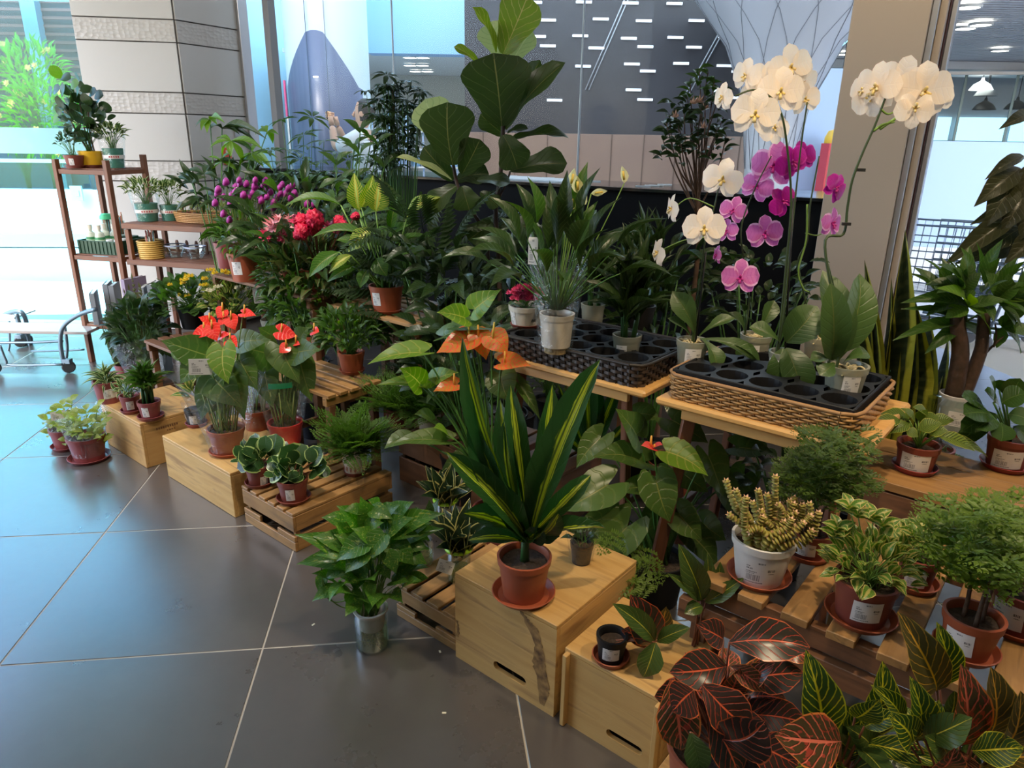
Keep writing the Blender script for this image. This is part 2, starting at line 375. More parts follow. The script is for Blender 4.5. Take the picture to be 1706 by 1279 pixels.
def palmatemesh(m, k=7, wr=.3, key='palm', droop=.25, prf='lance'):
    kk = (key, m.name, k, wr)
    if kk in TPL: return TPL[kk]
    out = []
    for q in range(2):
        bm = bmesh.new(); uvl = bm.loops.layers.uv.new('UVMap')
        for a in range(k):
            an = 2*PI*(a+.3*q)/k+R_.uniform(-.12, .12); L = 1*R_.uniform(.8, 1.05); d = Vector((math.cos(an), math.sin(an), 0)); s_ = Vector((-d.y, d.x, 0)); g = []
            for j in range(6):
                v = j/5; row = []
                for u in (-1, 0, 1):
                    wd = prof(prf, v)*wr*.5; row.append(bm.verts.new(d*(v*L*.92+.08)+s_*u*wd+Vector((0, 0, abs(u)*wd*.3+.12*v-droop*v*v*1.6))))
                g.append(row)
            for j in range(5):
                for i in range(2):
                    f = bm.faces.new((g[j][i], g[j][i+1], g[j+1][i+1], g[j+1][i])); f.smooth = True
                    for l, (x, y) in zip(f.loops, ((i, j), (i+1, j), (i+1, j+1), (i, j+1))): l[uvl].uv = (x/2, y/5)
        me = bpy.data.meshes.new('leaf'); bm.to_mesh(me); bm.free(); me.materials.append(m); out.append(me)
    TPL[kk] = out; return out
UPC = Vector((0, -.55, .85))
PLANTS = []
class Plant:
    def __init__(s, name, label, px, py, z, cat='plant', group=None, seed=None, at=None):
        s.b = Vector(at) if at is not None else onz(px, py, z); s.root = thing(name, label, cat, s.b, 0, group); s.r = random.Random(seed or int(px*7+py)); s.st = {}; s.top = .1; PLANTS.append(s)
    def W(s, px, py, dd=0): return ony(px, py, s.b.y+dd)-s.b
    def pot(s, rt, rb, h, m, saucer=None, rim=.012, sm=None, soil=True, lab=None, wall=.003, z0=0, name='pot'):
        if saucer:
            me = lathe([(0, 0), (saucer*.82, 0), (saucer, .018), (saucer-.003, .019), (saucer*.8, .004), (0, .004)], 28, 'saucer'); link('saucer', me, sm or m, s.root); z0 = z0+.005
        p = [(0, z0), (rb, z0), (rb+(rt-rb)*.8, z0+h-rim*1.6), (rt, z0+h-rim*1.6), (rt+.002, z0+h), (rt-.005, z0+h), (rt-.007-wall, z0+h-rim), (rb+(rt-rb)*.6-wall, z0+h*.6), (0, z0+h*.58)]
        link(name, lathe(p, 30, 'pot'), m, s.root); s.top = z0+h; s.rt = rt; s.rb = rb; s.h = h; s.z0 = z0
        if soil:
            bm = bmesh.new(); k = 12; rs = rt-.009; c = bm.verts.new((0, 0, .004)); pr = None
            rings = [[bm.verts.new((rs*q*math.cos(2*PI*i/k), rs*q*math.sin(2*PI*i/k), s.r.uniform(-.003, .003))) for i in range(k)] for q in (.4, .75, 1)]
            for i in range(k):
                bm.faces.new((c, rings[0][i], rings[0][(i+1) % k]))
                for a, b in zip(rings, rings[1:]): bm.faces.new((a[i], b[i], b[(i+1) % k], a[(i+1) % k]))
            link('soil', bmesh_done(bm, 'soil'), SOIL, s.root, Vector((0, 0, s.top-.018)))
        if lab: s.plabel(*lab)
        return s
    def plabel(s, ang=0, w_=.06, h_=.05, zc=.5, tilt=.06):
        """curved sticker on the pot; ang degrees to the right of the side that faces the camera"""
        az = math.atan2(-s.b.y, -s.b.x)+math.radians(ang); bm = bmesh.new(); uvl = bm.loops.layers.uv.new('UVMap'); g = []
        zz = s.z0+s.h*zc; n = 8
        for j in range(3):
            row = []
            for i in range(n+1):
                z = zz+(j/2-.5)*h_; rr = s.rb+(s.rt-s.rb)*.8*(z-s.z0)/(s.h-.0192)+.0014; a = az+(i/n-.5)*w_/rr
                row.append(bm.verts.new((rr*math.cos(a), rr*math.sin(a), z+(i/n-.5)*w_*tilt)))
            g.append(row)
        for j in range(2):
            for i in range(n):
                f = bm.faces.new((g[j][i], g[j][i+1], g[j+1][i+1], g[j+1][i])); f.smooth = True
                for l, (x, y) in zip(f.loops, ((i, j), (i+1, j), (i+1, j+1), (i, j+1))): l[uvl].uv = (x/n, y/2)
        me = bpy.data.meshes.new('price_label'); bm.to_mesh(me); bm.free(); link('price_label', me, LABELM, s.root)
    def card(s, c, w_, h_, n=None, roll=0, m=None, name='price_label'):
        bm = bmesh.new(); uvl = bm.loops.layers.uv.new('UVMap'); vs = [bm.verts.new((x*w_/2, y*h_/2, 0)) for x, y in ((-1, -1), (1, -1), (1, 1), (-1, 1))]; f = bm.faces.new(vs)
        for l, q in zip(f.loops, ((0, 0), (1, 0), (1, 1), (0, 1))): l[uvl].uv = q
        ex = bmesh.ops.extrude_face_region(bm, geom=[f]); bmesh.ops.translate(bm, verts=[v for v in ex['geom'] if isinstance(v, bmesh.types.BMVert)], vec=(0, 0, -.0006))
        n = n or (Vector((0, 0, H))-(s.b+Vector(c))); up = Vector((math.sin(roll), 0, math.cos(roll)))
        link(name, bmesh_done(bm, 'card', False), m or LABELM, s.root, orient(c, up, n, 1, 1, 1))
    def leaf(s, T, base, tip, w_, n=None, zs=1., name='leaf', parent=None):
        base = Vector(base); tip = Vector(tip); L = (tip-base).length; n = UPC if n is None else n
        return link(name, s.r.choice(T), None, parent or s.root, orient(base, tip-base, n, w_, L, L*zs))
    def stem(s, pts, r0=.003, r1=None, m=None, n=5):
        m = m or GREEND
        if m.name not in s.st: s.st[m.name] = (bmesh.new(), m)
        tube(s.st[m.name][0], pts, r0, r1, n)
    def part(s, name, bm, m, smooth=True, M=None): return link(name, bmesh_done(bm, name, smooth), m, s.root, M)
    def done(s):
        for k, (bm, m) in s.st.items():
            o = link('stem' if s.nstem(bm) else 'stems', bmesh_done(bm, 'stems'), m, s.root)
            if o.name.startswith('stems'): o['kind'] = 'stuff'
    def nstem(s, bm): return False
    # -- generic fillings
    def bush(s, T, n, c, rad, L, w_, up=.22, stems=True, m=None, zs=1, out=.75, nlean=0, low=-.35, sr=.0018, cone=0):
        c = Vector(c); rad = Vector(rad)
        for i in range(n):
            f = (i+.5)/n; ph = i*2.39996+s.r.uniform(-.3, .3); zz = low+(1-low)*(1-f*.98); rr = math.sqrt(max(0, 1-zz*zz)); k = s.r.uniform(.55, 1)**.6
            d = Vector((rr*math.cos(ph), rr*math.sin(ph), zz)); p = c+Vector((d.x*rad.x, d.y*rad.y, d.z*rad.z))*k
            dr = (d*out+Vector((s.r.uniform(-.4, .4), s.r.uniform(-.4, .4), up+s.r.uniform(-.4, .3)))).normalized(); LL = L*s.r.uniform(.7, 1.15)
            s.leaf(T, p, p+dr*LL, w_*LL/L*s.r.uniform(.85, 1.15), n=Vector((s.r.uniform(-.4, .4), s.r.uniform(-.5, .2)+nlean, 1))+d*.3, zs=zs)
            if stems and i % 2 == 0: s.stem(bez((s.r.uniform(-.02, .02), s.r.uniform(-.02, .02), s.top-.02), c*.5+Vector((0, 0, s.top*.5))+d*.02, p, 4), sr, sr*.6, m, 3)
    def rosette(s, T, n, o, L, w_, e0=80, e1=15, zs=1, jit=.15, ph0=0, spread=.01, nn=None):
        o = Vector(o)
        for i in range(n):
            f = i/max(1, n-1); e = math.radians(e0+(e1-e0)*f)+s.r.uniform(-jit, jit); ph = ph0+i*2.39996+s.r.uniform(-jit, jit)*2
            d = Vector((math.cos(ph)*math.cos(e), math.sin(ph)*math.cos(e), math.sin(e))); LL = L*s.r.uniform(.75, 1.1)
            s.leaf(T, o+Vector((d.x, d.y, 0))*spread, o+d*LL, w_*s.r.uniform(.85, 1.1), n=Vector((0, 0, 1))+Vector((-d.x, -d.y, 0))*.4 if nn is None else nn, zs=zs)
    def sleeve(s, r0, r1, h, z0=.0, tilt=(0, 0), m=None, name='clear_sleeve', flat=1):
        bm = bmesh.new(); n = 28; rings = []; ph = s.r.uniform(0, 6)
        for j in range(9):
            v = j/8; rr = r0+(r1-r0)*v**1.2; rings.append([bm.verts.new((tilt[0]*v+rr*math.cos(2*PI*k/n)*(1+.06*math.sin(5*2*PI*k/n+ph)*v), tilt[1]*v+rr*math.sin(2*PI*k/n)*(1+.06*math.sin(3*2*PI*k/n+ph)*v), z0+h*v*(1+.06*math.sin(2*2*PI*k/n+ph)))) for k in range(n)])
        for a, b in zip(rings, rings[1:]):
            for k in range(n): bm.faces.new((a[k], a[(k+1) % n], b[(k+1) % n], b[k]))
        return s.part(name, bm, m or CELLO)
# ------------------------------------------------------------------ the setting
def structure(o, kind='structure'): o['kind'] = kind; return o
def floormat():
    m, t, p = newmat('dark concrete tile'); tc = N(t, 'ShaderNodeTexCoord'); oi = N(t, 'ShaderNodeObjectInfo')
    n1 = N(t, 'ShaderNodeTexNoise'); n1.inputs['Scale'].default_value = 2.2; n1.inputs['Detail'].default_value = 8; n1.inputs['Roughness'].default_value = .62; n1.noise_dimensions = '4D'
    n2 = N(t, 'ShaderNodeTexNoise'); n2.inputs['Scale'].default_value = 22; n2.inputs['Detail'].default_value = 6
    t.links.new(tc.outputs['Object'], n1.inputs['Vector']); t.links.new(tc.outputs['Object'], n2.inputs['Vector']); t.links.new(mth(t, 'MULTIPLY', oi.outputs['Random'], 30), n1.inputs['W'])
    f = mth(t, 'MULTIPLY_ADD', n1.outputs[0], 1.3, -.15, clamp=True)
    c = mix(t, f, (.045, .040, .037), (.095, .086, .080)); c = mix(t, mth(t, 'MULTIPLY', n2.outputs[0], .3), c, (.12, .105, .095))
    t.links.new(c, p.inputs['Base Color']); t.links.new(mth(t, 'MULTIPLY_ADD', n1.outputs[0], .06, .25), p.inputs['Roughness']); p.inputs['Specular IOR Level'].default_value = 1.0; p.inputs['Coat Weight'].default_value = 1.0; p.inputs['Coat Roughness'].default_value = .22
    b = N(t, 'ShaderNodeBump'); b.inputs['Strength'].default_value = .08; b.inputs['Distance'].default_value = .004; t.links.new(n2.outputs[0], b.inputs['Height']); t.links.new(b.outputs[0], p.inputs['Normal'])
    return m
FLOORM = floormat()
GROUT = mat('pale grout', (.42, .38, .32), .8)
WTILE = mat('pale hall tile', (.62, .62, .64), .3, col2=(.55, .55, .58), scale=3)
WALLW = mat('white wall paint', (.78, .78, .78), .6)
BEIGE = mat('beige paint', (.50, .42, .35), .55)
PANELM = mat('grey white wall panel', (.56, .54, .52), .35, col2=(.53, .51, .48), scale=1.5)
ALU = mat('brushed aluminium', (.50, .51, .54), .35, .6)
DARKM = mat('dark metal', (.05, .055, .06), .4, .5)
BLACKW = mat('black laminate', (.004, .004, .005), .75, spec=.15)
PALEB = mat('pale blue panel', (.50, .64, .88), .5)
CYANP = mat('light blue fascia', (.34, .58, .86), .5)
# shop floor: real tiles with grout joints between, laid along their own grid
def quad(name, pts, m, z=None):
    bm = bmesh.new(); bm.faces.new([bm.verts.new(p) for p in pts]); return link(name, bmesh_done(bm, name, False), m)
sub = quad('floor', [(-7, -3, -.0015), (6, -3, -.0015), (6, 5.86, -.0015), (-7, 5.86, -.0015)], GROUT); structure(sub)
TA = math.radians(7.2); TS = .781; g0 = onz(489, 914)
gx = Vector((math.cos(TA), math.sin(TA), 0)); gy = Vector((-math.sin(TA), math.cos(TA), 0))
tm = boxmesh(TS-.0055, TS-.0055, .012, .0012, FLOORM); Rz = Matrix.Rotation(TA, 4, 'Z')
gy0 = onz(402, 876).dot(gy)
for i in range(-8, 7):
    for j in range(-6, 6):
        c = gx*(g0.dot(gx)+(i+.5)*TS)+gy*(gy0+(j+.5)*TS)
        if c.y < -.6 or c.y > 6.0 or c.x < -4.9 or c.x > 3.8 or c.y > 5.6+.2*c.x+2.2: continue
        o = link('tile', tm, None, sub, Matrix.Translation(c+Vector((0, 0, -.006))) @ Rz)
# glass line between shop and hall
def G(x): return Vector((x, 4.8-.65*x, 0))
gd = (G(1)-G(0)).normalized(); gn = Vector((-gd.y, gd.x, 0)); GA = math.atan2(gd.y, gd.x)
def gboard(name, x0, x1, z0, z1, th, m, off=0, kind='structure', parent=None, bev=.003):
    a, b = G(x0), G(x1); o = link(name, boxmesh((b-a).length, th, z1-z0, bev, m), None, parent, Matrix.Translation((a+b)/2+gn*off+Vector((0, 0, (z0+z1)/2))) @ Matrix.Rotation(GA, 4, 'Z'))
    if kind and not parent: o['kind'] = kind
    return o
SILL = 1.285
gboard('wall_back_low', -2.22, 1.6, 0, SILL-.02, .12, BLACKW, .06)
gboard('trim_1', -2.22, 1.6, SILL-.02, SILL, .62, mat('polished black ledge', (.01, .011, .014), .08, spec=.8), .26)
def xpx(px, py):  # where the sight line through a pixel meets the glass line
    v = ray(px, py); k = v.x/v.y; return 4.8*k/(1+.65*k)
jx = [-2.16, xpx(649, 60), xpx(964, 140), 1.62]
for i in range(3):
    gboard('window_%d' % (i+1), jx[i]+.003, jx[i+1]-.003, SILL, 3.3, .012, PANE, .03)
for i in (1, 2): gboard('trim_%d' % (i+1), jx[i]-.004, jx[i]+.004, SILL, 3.3, .014, mat('silicone joint', (.55, .62, .68), .3), .03)
gboard('trim_4', -2.24, -2.16, 0, 3.3, .09, ALU); gboard('trim_5', xpx(450, 60)-.02, xpx(450, 60)+.035, SILL, 3.3, .07, mat('grey frame', (.20, .20, .21), .4), -.0)
# right pillar with its metal trims, glass panel beyond
xa, xb = xpx(1388, 292), xpx(1497, 340)
gboard('wall_pillar_right', xa, xb, 0, 3.3, .30, BEIGE, -.02)
gboard('trim_6', xb+.001, xb+.024, 0, 3.3, .26, ALU, -.02); gboard('trim_7', xb+.025, xb+.050, 0, 3.3, .22, BEIGE, -.02)
gboard('trim_8', xb+.051, xb+.058, 0, 3.3, .10, mat('dark red seal', (.07, .03, .035), .4), -.02); gboard('trim_9', xb+.059, xb+.078, 0, 3.3, .09, ALU, -.02)
gboard('window_4', xb+.079, xb+1.9, .02, 3.3, .012, PANE, .03)
# panelled pillar at the back left
YP = 5.6
def pillar():
    p0 = ony(140, 121, YP); p0.z = 0; p0.x += -.02; p1 = Vector((ony(302, 130, YP+.1).x, YP+.1, 0)); p2 = Vector((-2.2, 6.22, 0)); p3 = Vector((p0.x+.1, 6.3, 0))
    bm = bmesh.new(); lo = [bm.verts.new(p) for p in (p0, p1, p2, p3)]; hi = [bm.verts.new(p+Vector((0, 0, 3.3))) for p in (p0, p1, p2, p3)]
    for i in range(4): bm.faces.new((lo[i], lo[(i+1) % 4], hi[(i+1) % 4], hi[i]))
    bm.faces.new(hi); core = structure(link('wall_pillar_left', bmesh_done(bm, 'core', False), mat('panel joint', (.10, .09, .085), .7)))
    m2, t, p = newmat('embossed panel'); tc = N(t, 'ShaderNodeTexCoord'); vo = N(t, 'ShaderNodeTexVoronoi'); mp = N(t, 'ShaderNodeMapping'); mp.inputs['Scale'].default_value = (28, 28, 42)
    t.links.new(tc.outputs['Object'], mp.inputs[0]); t.links.new(mp.outputs[0], vo.inputs['Vector']); vo.inputs['Scale'].default_value = 1; vo.inputs['Randomness'].default_value = .55
    b = N(t, 'ShaderNodeBump'); b.inputs['Strength'].default_value = .9; b.inputs['Distance'].default_value = .006; t.links.new(vo.outputs['Distance'], b.inputs['Height']); t.links.new(b.outputs[0], p.inputs['Normal'])
    p.inputs['Base Color'].default_value = (.50, .47, .44, 1); p.inputs['Roughness'].default_value = .4
    z1, z2 = ony(150, 187, YP).z, ony(150, 151, YP).z; z3, z4 = ony(132, 66, YP).z, ony(125, 27, YP).z
    d = z3-z1; zs = [(0.02, z1-d, 0), (z1-d, z2-d, 1), (z2-d, z1, 0), (z1, z2, 1), (z2, z3, 0), (z3, z4, 1), (z4, z4+(z3-z2), 0)]
    zs[0] = (.02, max(.03, z1-d), 0)
    for (a, b_) in ((p0, p1), (p1, p2)):
        dr = (b_-a).normalized(); nn = Vector((dr.y, -dr.x, 0)); L = (b_-a).length
        for (za, zb, e) in zs:
            link('panel', boxmesh(L-.006, .016, zb-za-.008, .0015, m2 if e else PANELM), None, core, Matrix.Translation((a+b_)/2+nn*.006+Vector((0, 0, (za+zb)/2))) @ Matrix.Rotation(math.atan2(dr.y, dr.x), 4, 'Z'))
    return p0, p1, p2
PP = pillar()
# switch plate and red notice on the narrow face of the pillar
def plate(px, py, w_, h_, m, name, label, cat, t=.012):
    dr = (PP[2]-PP[1]).normalized(); v = ray(px, py); n_ = Vector((dr.y, -dr.x, 0)); k = ((PP[1]-Vector((0, 0, H))).dot(n_))/v.dot(n_)
    c = Vector((0, 0, H))+v*k+n_*.022; o = thing(name, label, cat, c, math.atan2(dr.y, dr.x)); link('plate', boxmesh(w_, t, h_, .002, m), None, o); return o
o = plate(394, 216, .085, .11, ALU, 'socket_plate', 'grey metal socket plate on the narrow side of the panelled pillar', 'socket'); board(o, 'socket', (0, -.008, 0), .04, .008, .05, mat('socket grey', (.3, .3, .31), .4))
o = plate(376, 260, .08, .13, mat('red notice', (.75, .10, .06), .5), 'red_notice', 'small red and white notice low on the panelled pillar', 'notice', .006)
for k in range(5): board(o, 'printed_line', (0, -.0035, -.015-k*.009), .06-.006*(k % 3), .001, .003, WHITEP, bev=0)
board(o, 'printed_symbol', (0, -.0035, .03), .03, .001, .03, WHITEP, bev=0)
# ceiling, outer glazing at the left
quad('ceiling', [(-4.6, -2.6, 3.3), (-4.6, 5.9, 3.3), (-2.4, 6.2, 3.3), (4.5, 1.9, 3.3), (4.5, -2.6, 3.3)], mat('grey ceiling', (.55, .53, .50), .8))['kind'] = 'structure'
quad('wall_behind', [(-4.6, -2.6, 0), (4.5, -2.6, 0), (4.5, -2.6, 3.3), (-4.6, -2.6, 3.3)], mat('shop wall', (.42, .38, .33), .8))['kind'] = 'structure'
YO = 5.9; xo1 = PP[0].x-.01
o = link('window_5', boxmesh(xo1+7, .012, 3.28, .001, PANET), None, None, Matrix.Translation(((xo1-7)/2, YO, 1.66))); structure(o)
fz0, fz1 = ony(60, 256, YO).z, ony(60, 213, YO).z
o = link('trim_10', boxmesh(xo1+7, .004, fz1-fz0, 0, clearmat('frosted band', (.60, .80, .82), .03, .3, haze=.45, hazecol=(.42, .66, .68), k=.2)), None, None, Matrix.Translation(((xo1-7)/2, YO-.01, (fz0+fz1)/2))); structure(o)
o = link('trim_11', boxmesh(.05, .08, 3.28, .002, ALU), None, None, Matrix.Translation((xo1-.005, YO-.03, 1.66))); structure(o)
# outdoors
PAVE = mat('white paving', (.80, .80, .78), .7, col2=(.74, .74, .73), scale=2)
quad('floor_terrace', [(-16, 5.86, -.02), (-2.4, 5.86, -.02), (-2.4, 30, -.02), (-16, 30, -.02)], PAVE)['kind'] = 'structure'
quad('floor_hall', [(-2.4, 5.86, -.021), (-2.4, 30, -.021), (16, 30, -.021), (16, -3, -.021), (6, -3, -.021), (6, 5.86, -.021)], WTILE)['kind'] = 'structure'
for k in range(26):   # tile joints of the hall floor near the carts
    pass
yw = onz(60, 408).y; pw = thing('terrace_parapet', 'low white terrace wall with glass balustrade and metal rail outside', 'wall', (-6.5, yw, 0), math.radians(6))
board(pw, 'curb', (0, -.1, .09), 9, .12, .18, mat('grey curb', (.48, .50, .52), .7)); ztop = ony(60, 315, yw).z
board(pw, 'wall_body', (0, .05, ztop/2), 9, .18, ztop, mat('white render', (.75, .82, .82), .7)); zr = ony(60, 268, yw).z
rail = board(pw, 'handrail', (0, .05, zr), 9, .06, .05, mat('steel rail', (.45, .5, .55), .3, .7))
for k in range(6): board(pw, 'balustrade_post', (-4.2+k*1.6, .05, (ztop+zr)/2), .05, .05, zr-ztop, DARKM)
for k in range(5): board(pw, 'glass_panel', (-3.4+k*1.6, .05, (ztop+zr)/2), 1.5, .012, zr-ztop-.04, clearmat('tinted balustrade glass', (.45, .72, .74), .1, .03))
so = thing('outdoor_socket_box', 'small grey socket box on the white terrace wall', 'socket', ony(128, 322, yw-.12)); board(so, 'box', (0, 0, 0), .16, .03, .2, ALU); board(so, 'socket', (.02, -.02, 0), .05, .01, .08, PALEB)
CANOPY, ct, cp = newmat('pale translucent canopy'); ctl = N(ct, 'ShaderNodeBsdfTranslucent'); ctl.inputs[0].default_value = (.62, .85, .90, 1); cmx = N(ct, 'ShaderNodeMixShader'); cmx.inputs[0].default_value = .7
cp.inputs['Base Color'].default_value = (.62, .85, .90, 1); ct.links.new(cp.outputs[0], cmx.inputs[1]); ct.links.new(ctl.outputs[0], cmx.inputs[2]); ct.links.new(cmx.outputs[0], ct.nodes['Material Output'].inputs[0])
# slatted facade across the terrace
fy = 16.; fac = thing('slatted_facade', 'dark building front clad in red-brown horizontal slats beyond the terrace', 'building', (-11.5, fy, 0))
board(fac, 'wall_body', (0, .2, 3), 12, .2, 6, mat('dark blue grey wall', (.04, .06, .09), .7))
for k in range(26): board(fac, 'slat', (0, 0, 1.3+k*.15), 11.6, .05, .055, mat('red brown slat', (.13, .035, .035), .6))
for k in range(5): board(fac, 'column', (-4.6+k*2.1, -.1, 3), .3, .2, 6, mat('steel blue column', (.14, .24, .30), .5), 'x')
cn = thing('terrace_canopy', 'pale blue translucent canopy roof over the terrace', 'canopy', (-10, 12.5, 0)); 
for k in range(8): board(cn, 'roof_panel', (-4+k*1.12, 0, 3.95), 1.1, 6, .05, CANOPY)
# tall flowering shrubs behind the parapet
LG = leafmat('sunlit shrub leaf', (.12, .42, .05), (.06, .28, .03), trans=.45)
# hall behind the glass --------------------------------------------------
quad('ceiling_hall', [(-4, 6.4, 4.6), (-4, 22, 4.6), (14, 22, 4.6), (14, 0, 4.6), (6, 0, 4.6)], WALLW)['kind'] = 'structure'
quad('wall_right', [(4.5, -2.6, 0), (4.5, 1.9, 0), (4.5, 1.9, 3.3), (4.5, -2.6, 3.3)], MATS.get('shop wall') or mat('shop wall', (.42, .38, .33), .8))['kind'] = 'structure'
quad('wall_left', [(-4.6, -2.6, 0), (-4.6, .8, 0), (-4.6, .8, 3.3), (-4.6, -2.6, 3.3)], MATS['shop wall'])['kind'] = 'structure'
quad('wall_hall_left', [(-3.3, 6.6, 0), (-3.3, 20, 0), (-3.3, 20, 4.6), (-3.3, 6.6, 4.6)], mat('pale cyan wall', (.45, .68, .80), .6))['kind'] = 'structure'
quad('wall_hall_right', [(11, 0, 0), (11, 22, 0), (11, 22, 4.6), (11, 0, 4.6)], WALLW)['kind'] = 'structure'
quad('wall_hall_back', [(-5, 20, 0), (15, 20, 0), (15, 20, 4.6), (-5, 20, 4.6)], WALLW)['kind'] = 'structure'
def column():
    c = ony(547, 120, 8.2); c.z = 0; t_ = thing('round_column', 'white round column with a pointed blue-grey recess seen through the glass', 'column', c)
    link('shaft', lathe([(0, 0), (.43, 0), (.43, 4.5), (0, 4.5)], 40, 'shaft'), mat('pale column', (.66, .78, .84), .4), t_)
    bm = bmesh.new(); g = []
    n = 16
    for i in range(n+1):
        f = i/n; a = math.radians(-88-62+124*f); zt = ony(547, 60, 8.2).z; zt2 = ony(547, 150, 8.2).z
        top = zt-(zt-zt2)*min(1, max(0, (abs(f-.47)-.08)/.40))
        g.append([bm.verts.new((r*math.cos(a), r*math.sin(a), z)) for r, z in ((.44, .3), (.44, top), (.432, top), (.432, .3))])
    for a, b in zip(g, g[1:]):
        for k in range(4): bm.faces.new((a[k], a[(k+1) % 4], b[(k+1) % 4], b[k]))
    link('reflection_panel', bmesh_done(bm, 'reflection'), mat('blue grey reflection', (.16, .21, .34), .3, col2=(.12, .14, .22), scale=1.2), t_)  # pointed glass reflection, built as a tinted sheet round the shaft
    board(t_, 'pink_sign_edge', (-.40, -.25, 1.9), .02, .03, .35, mat('pink sign', (.8, .12, .3), .5), 'x'); board(t_, 'white_sign_edge', (-.40, -.23, 1.55), .02, .03, .4, WALLW)
    for k in (-.09, .1): board(t_, 'panel_joint', (k, -.445 if abs(k) < .2 else -.4, 1.6), .006, .008, 3, mat('joint grey', (.1, .14, .2), .5))
    for dx, z in ((-.02, 2.1),): 
        l = board(t_, 'lamp', (dx, -.45, z), .05, .01, .012, mat('small lamp glow', (1, .9, .7), .5, emit=6))
column()
# light blue fascia and lowered ceiling with downlights
f1 = ony(735, 45, 9.5); fas = thing('blue_fascia', 'light blue stepped fascia below the hall ceiling', 'fascia', (f1.x, 9.5, 0))
z0, z1 = ony(700, 92, 9.5).z, 3.9
board(fas, 'fascia_board', (-.25, 0, (z0+z1)/2), 1.25, .3, z1-z0, CYANP); board(fas, 'fascia_step', (-.1, -.2, (z0+z1)/2+.25), 1.6, .1, .12, WALLW); board(fas, 'fascia_step', (-.4, -.22, (z0+z1)/2+.55), 1.3, .1, .1, PALEB)
hw = board(None, 'wall_hall_side', (ony(760, 100, 12.9).x, 12.9, 1.26), 3.6, .12, 2.5, mat('cream hall wall', (.60, .55, .48), .6)); structure(hw)
LZ = ony(720, 90, 9.6).z; hs = board(None, 'ceiling_hall_low', (ony(720, 100, 11.2).x, 11.3, LZ+.025), 3.4, 3.2, .05, WALLW); structure(hs)
gr = board(None, 'wall_hall_green', (ony(765, 190, 12.7).x, 12.75, 1.75), 1.9, .05, .42, mat('green grey glass', (.30, .40, .33), .3)); structure(gr)
for i, (px, py) in enumerate(((683, 96), (704, 96), (683, 109), (704, 109), (692, 119), (712, 119))):
    v = ray(px, py); c = Vector((0, 0, H))+v*((LZ-.022-H)/v.z)
    dl = thing('downlight', ['round ceiling downlight, front left of the row behind the glass', 'round ceiling downlight, front right of the row behind the glass', 'round ceiling downlight, middle left of the row behind the glass', 'round ceiling downlight, middle right of the row behind the glass', 'round ceiling downlight, back left with warm glow', 'round ceiling downlight, back right with warm glow'][i], 'ceiling light', c, 0, 'downlights in the hall')
    link('lamp_face', lathe([(0, 0), (.085, 0), (.085, .02), (0, .02)], 16, 'lamp_face'), mat('downlight glow', (1, .95, .82), .5, emit=7), dl); link('ring', lathe([(.087, -.004), (.1, -.004), (.1, .02), (.087, .02)], 16, 'ring'), WALLW, dl)
# bright shelving far behind the fiddle leaf fig
sh = thing('bright_shop_rack', 'bright rack of goods far behind the glass, low behind the fig leaves', 'shelf', (ony(735, 260, 9.0).x, 9.0, 0))
for k in range(7): board(sh, 'shelf_board', (0, 0, .4+.2*k), 1.7, .3, .02, WALLW)
for k in range(9): board(sh, 'upright', (-.8+k*.2, -.1, .9), 1.8, .02, .02, PALEB, 'z')
for k in range(22): board(sh, 'box', (-.75+(k % 11)*.15, -.05, 1.06+.2*(k//11)), .1, .15, .10, (WALLW, PALEB, CYANP)[k % 3])
# dark panelled wall with strip lamps
DY = 8.3; dxa, dxb = ony(775, 150, DY).x, ony(1262, 150, DY).x
dw = structure(board(None, 'wall_hall_dark', ((dxa+dxb)/2, DY, 2.0), dxb-dxa, .1, 4.0, mat('dark reflective wall', (.022, .023, .028), .55, col2=(.045, .046, .052), scale=.8)))
bw = structure(board(None, 'wall_hall_brown', ((dxa+dxb)/2, DY-.08, .98), dxb-dxa, .05, 1.25, mat('brown wood wall', (.27, .19, .14), .35, col2=(.22, .15, .12), scale=1.4)))
for k in range(9): board(None, 'trim_%d' % (20+k), (dxa+.2+k*(dxb-dxa)/9, DY-.11, .98), .008, .01, 1.25, mat('wall joint', (.12, .08, .06), .5))['kind'] = 'structure'
k = 0
for r_, py in enumerate((6, 34, 62, 79, 108, 118, 150, 165)):
    for c_ in range(6):
        px = 892+c_*79+(r_ % 2)*26+R_.uniform(-6, 6)
        if px > 1235 or (r_ > 4 and c_ % 2): continue
        c = ony(px, py+R_.uniform(-3, 3), DY-.07); o = board(None, 'strip_lamp', c, .165, .02, .026, mat('strip glow', (.80, .84, .9), .5, emit=.55)); tag(o, 'slim white strip lamp on the dark wall behind the glass', 'lamp', 'strip lamps on the dark wall'); k += 1
ribs = bmesh.new()
for a, b in (((1040, 0), (975, 150)), ((1046, 0), (981, 150)), ((1228, 0), (1140, 160)), ((1234, 0), (1146, 160))): tube(ribs, [ony(*a, DY-.07), ony(*b, DY-.07)], .006, n=4)
tag(link('diagonal_rods', bmesh_done(ribs, 'rods'), mat('pale rod', (.45, .48, .52), .3)), 'thin pale diagonal rods crossing the dark wall', 'rod')
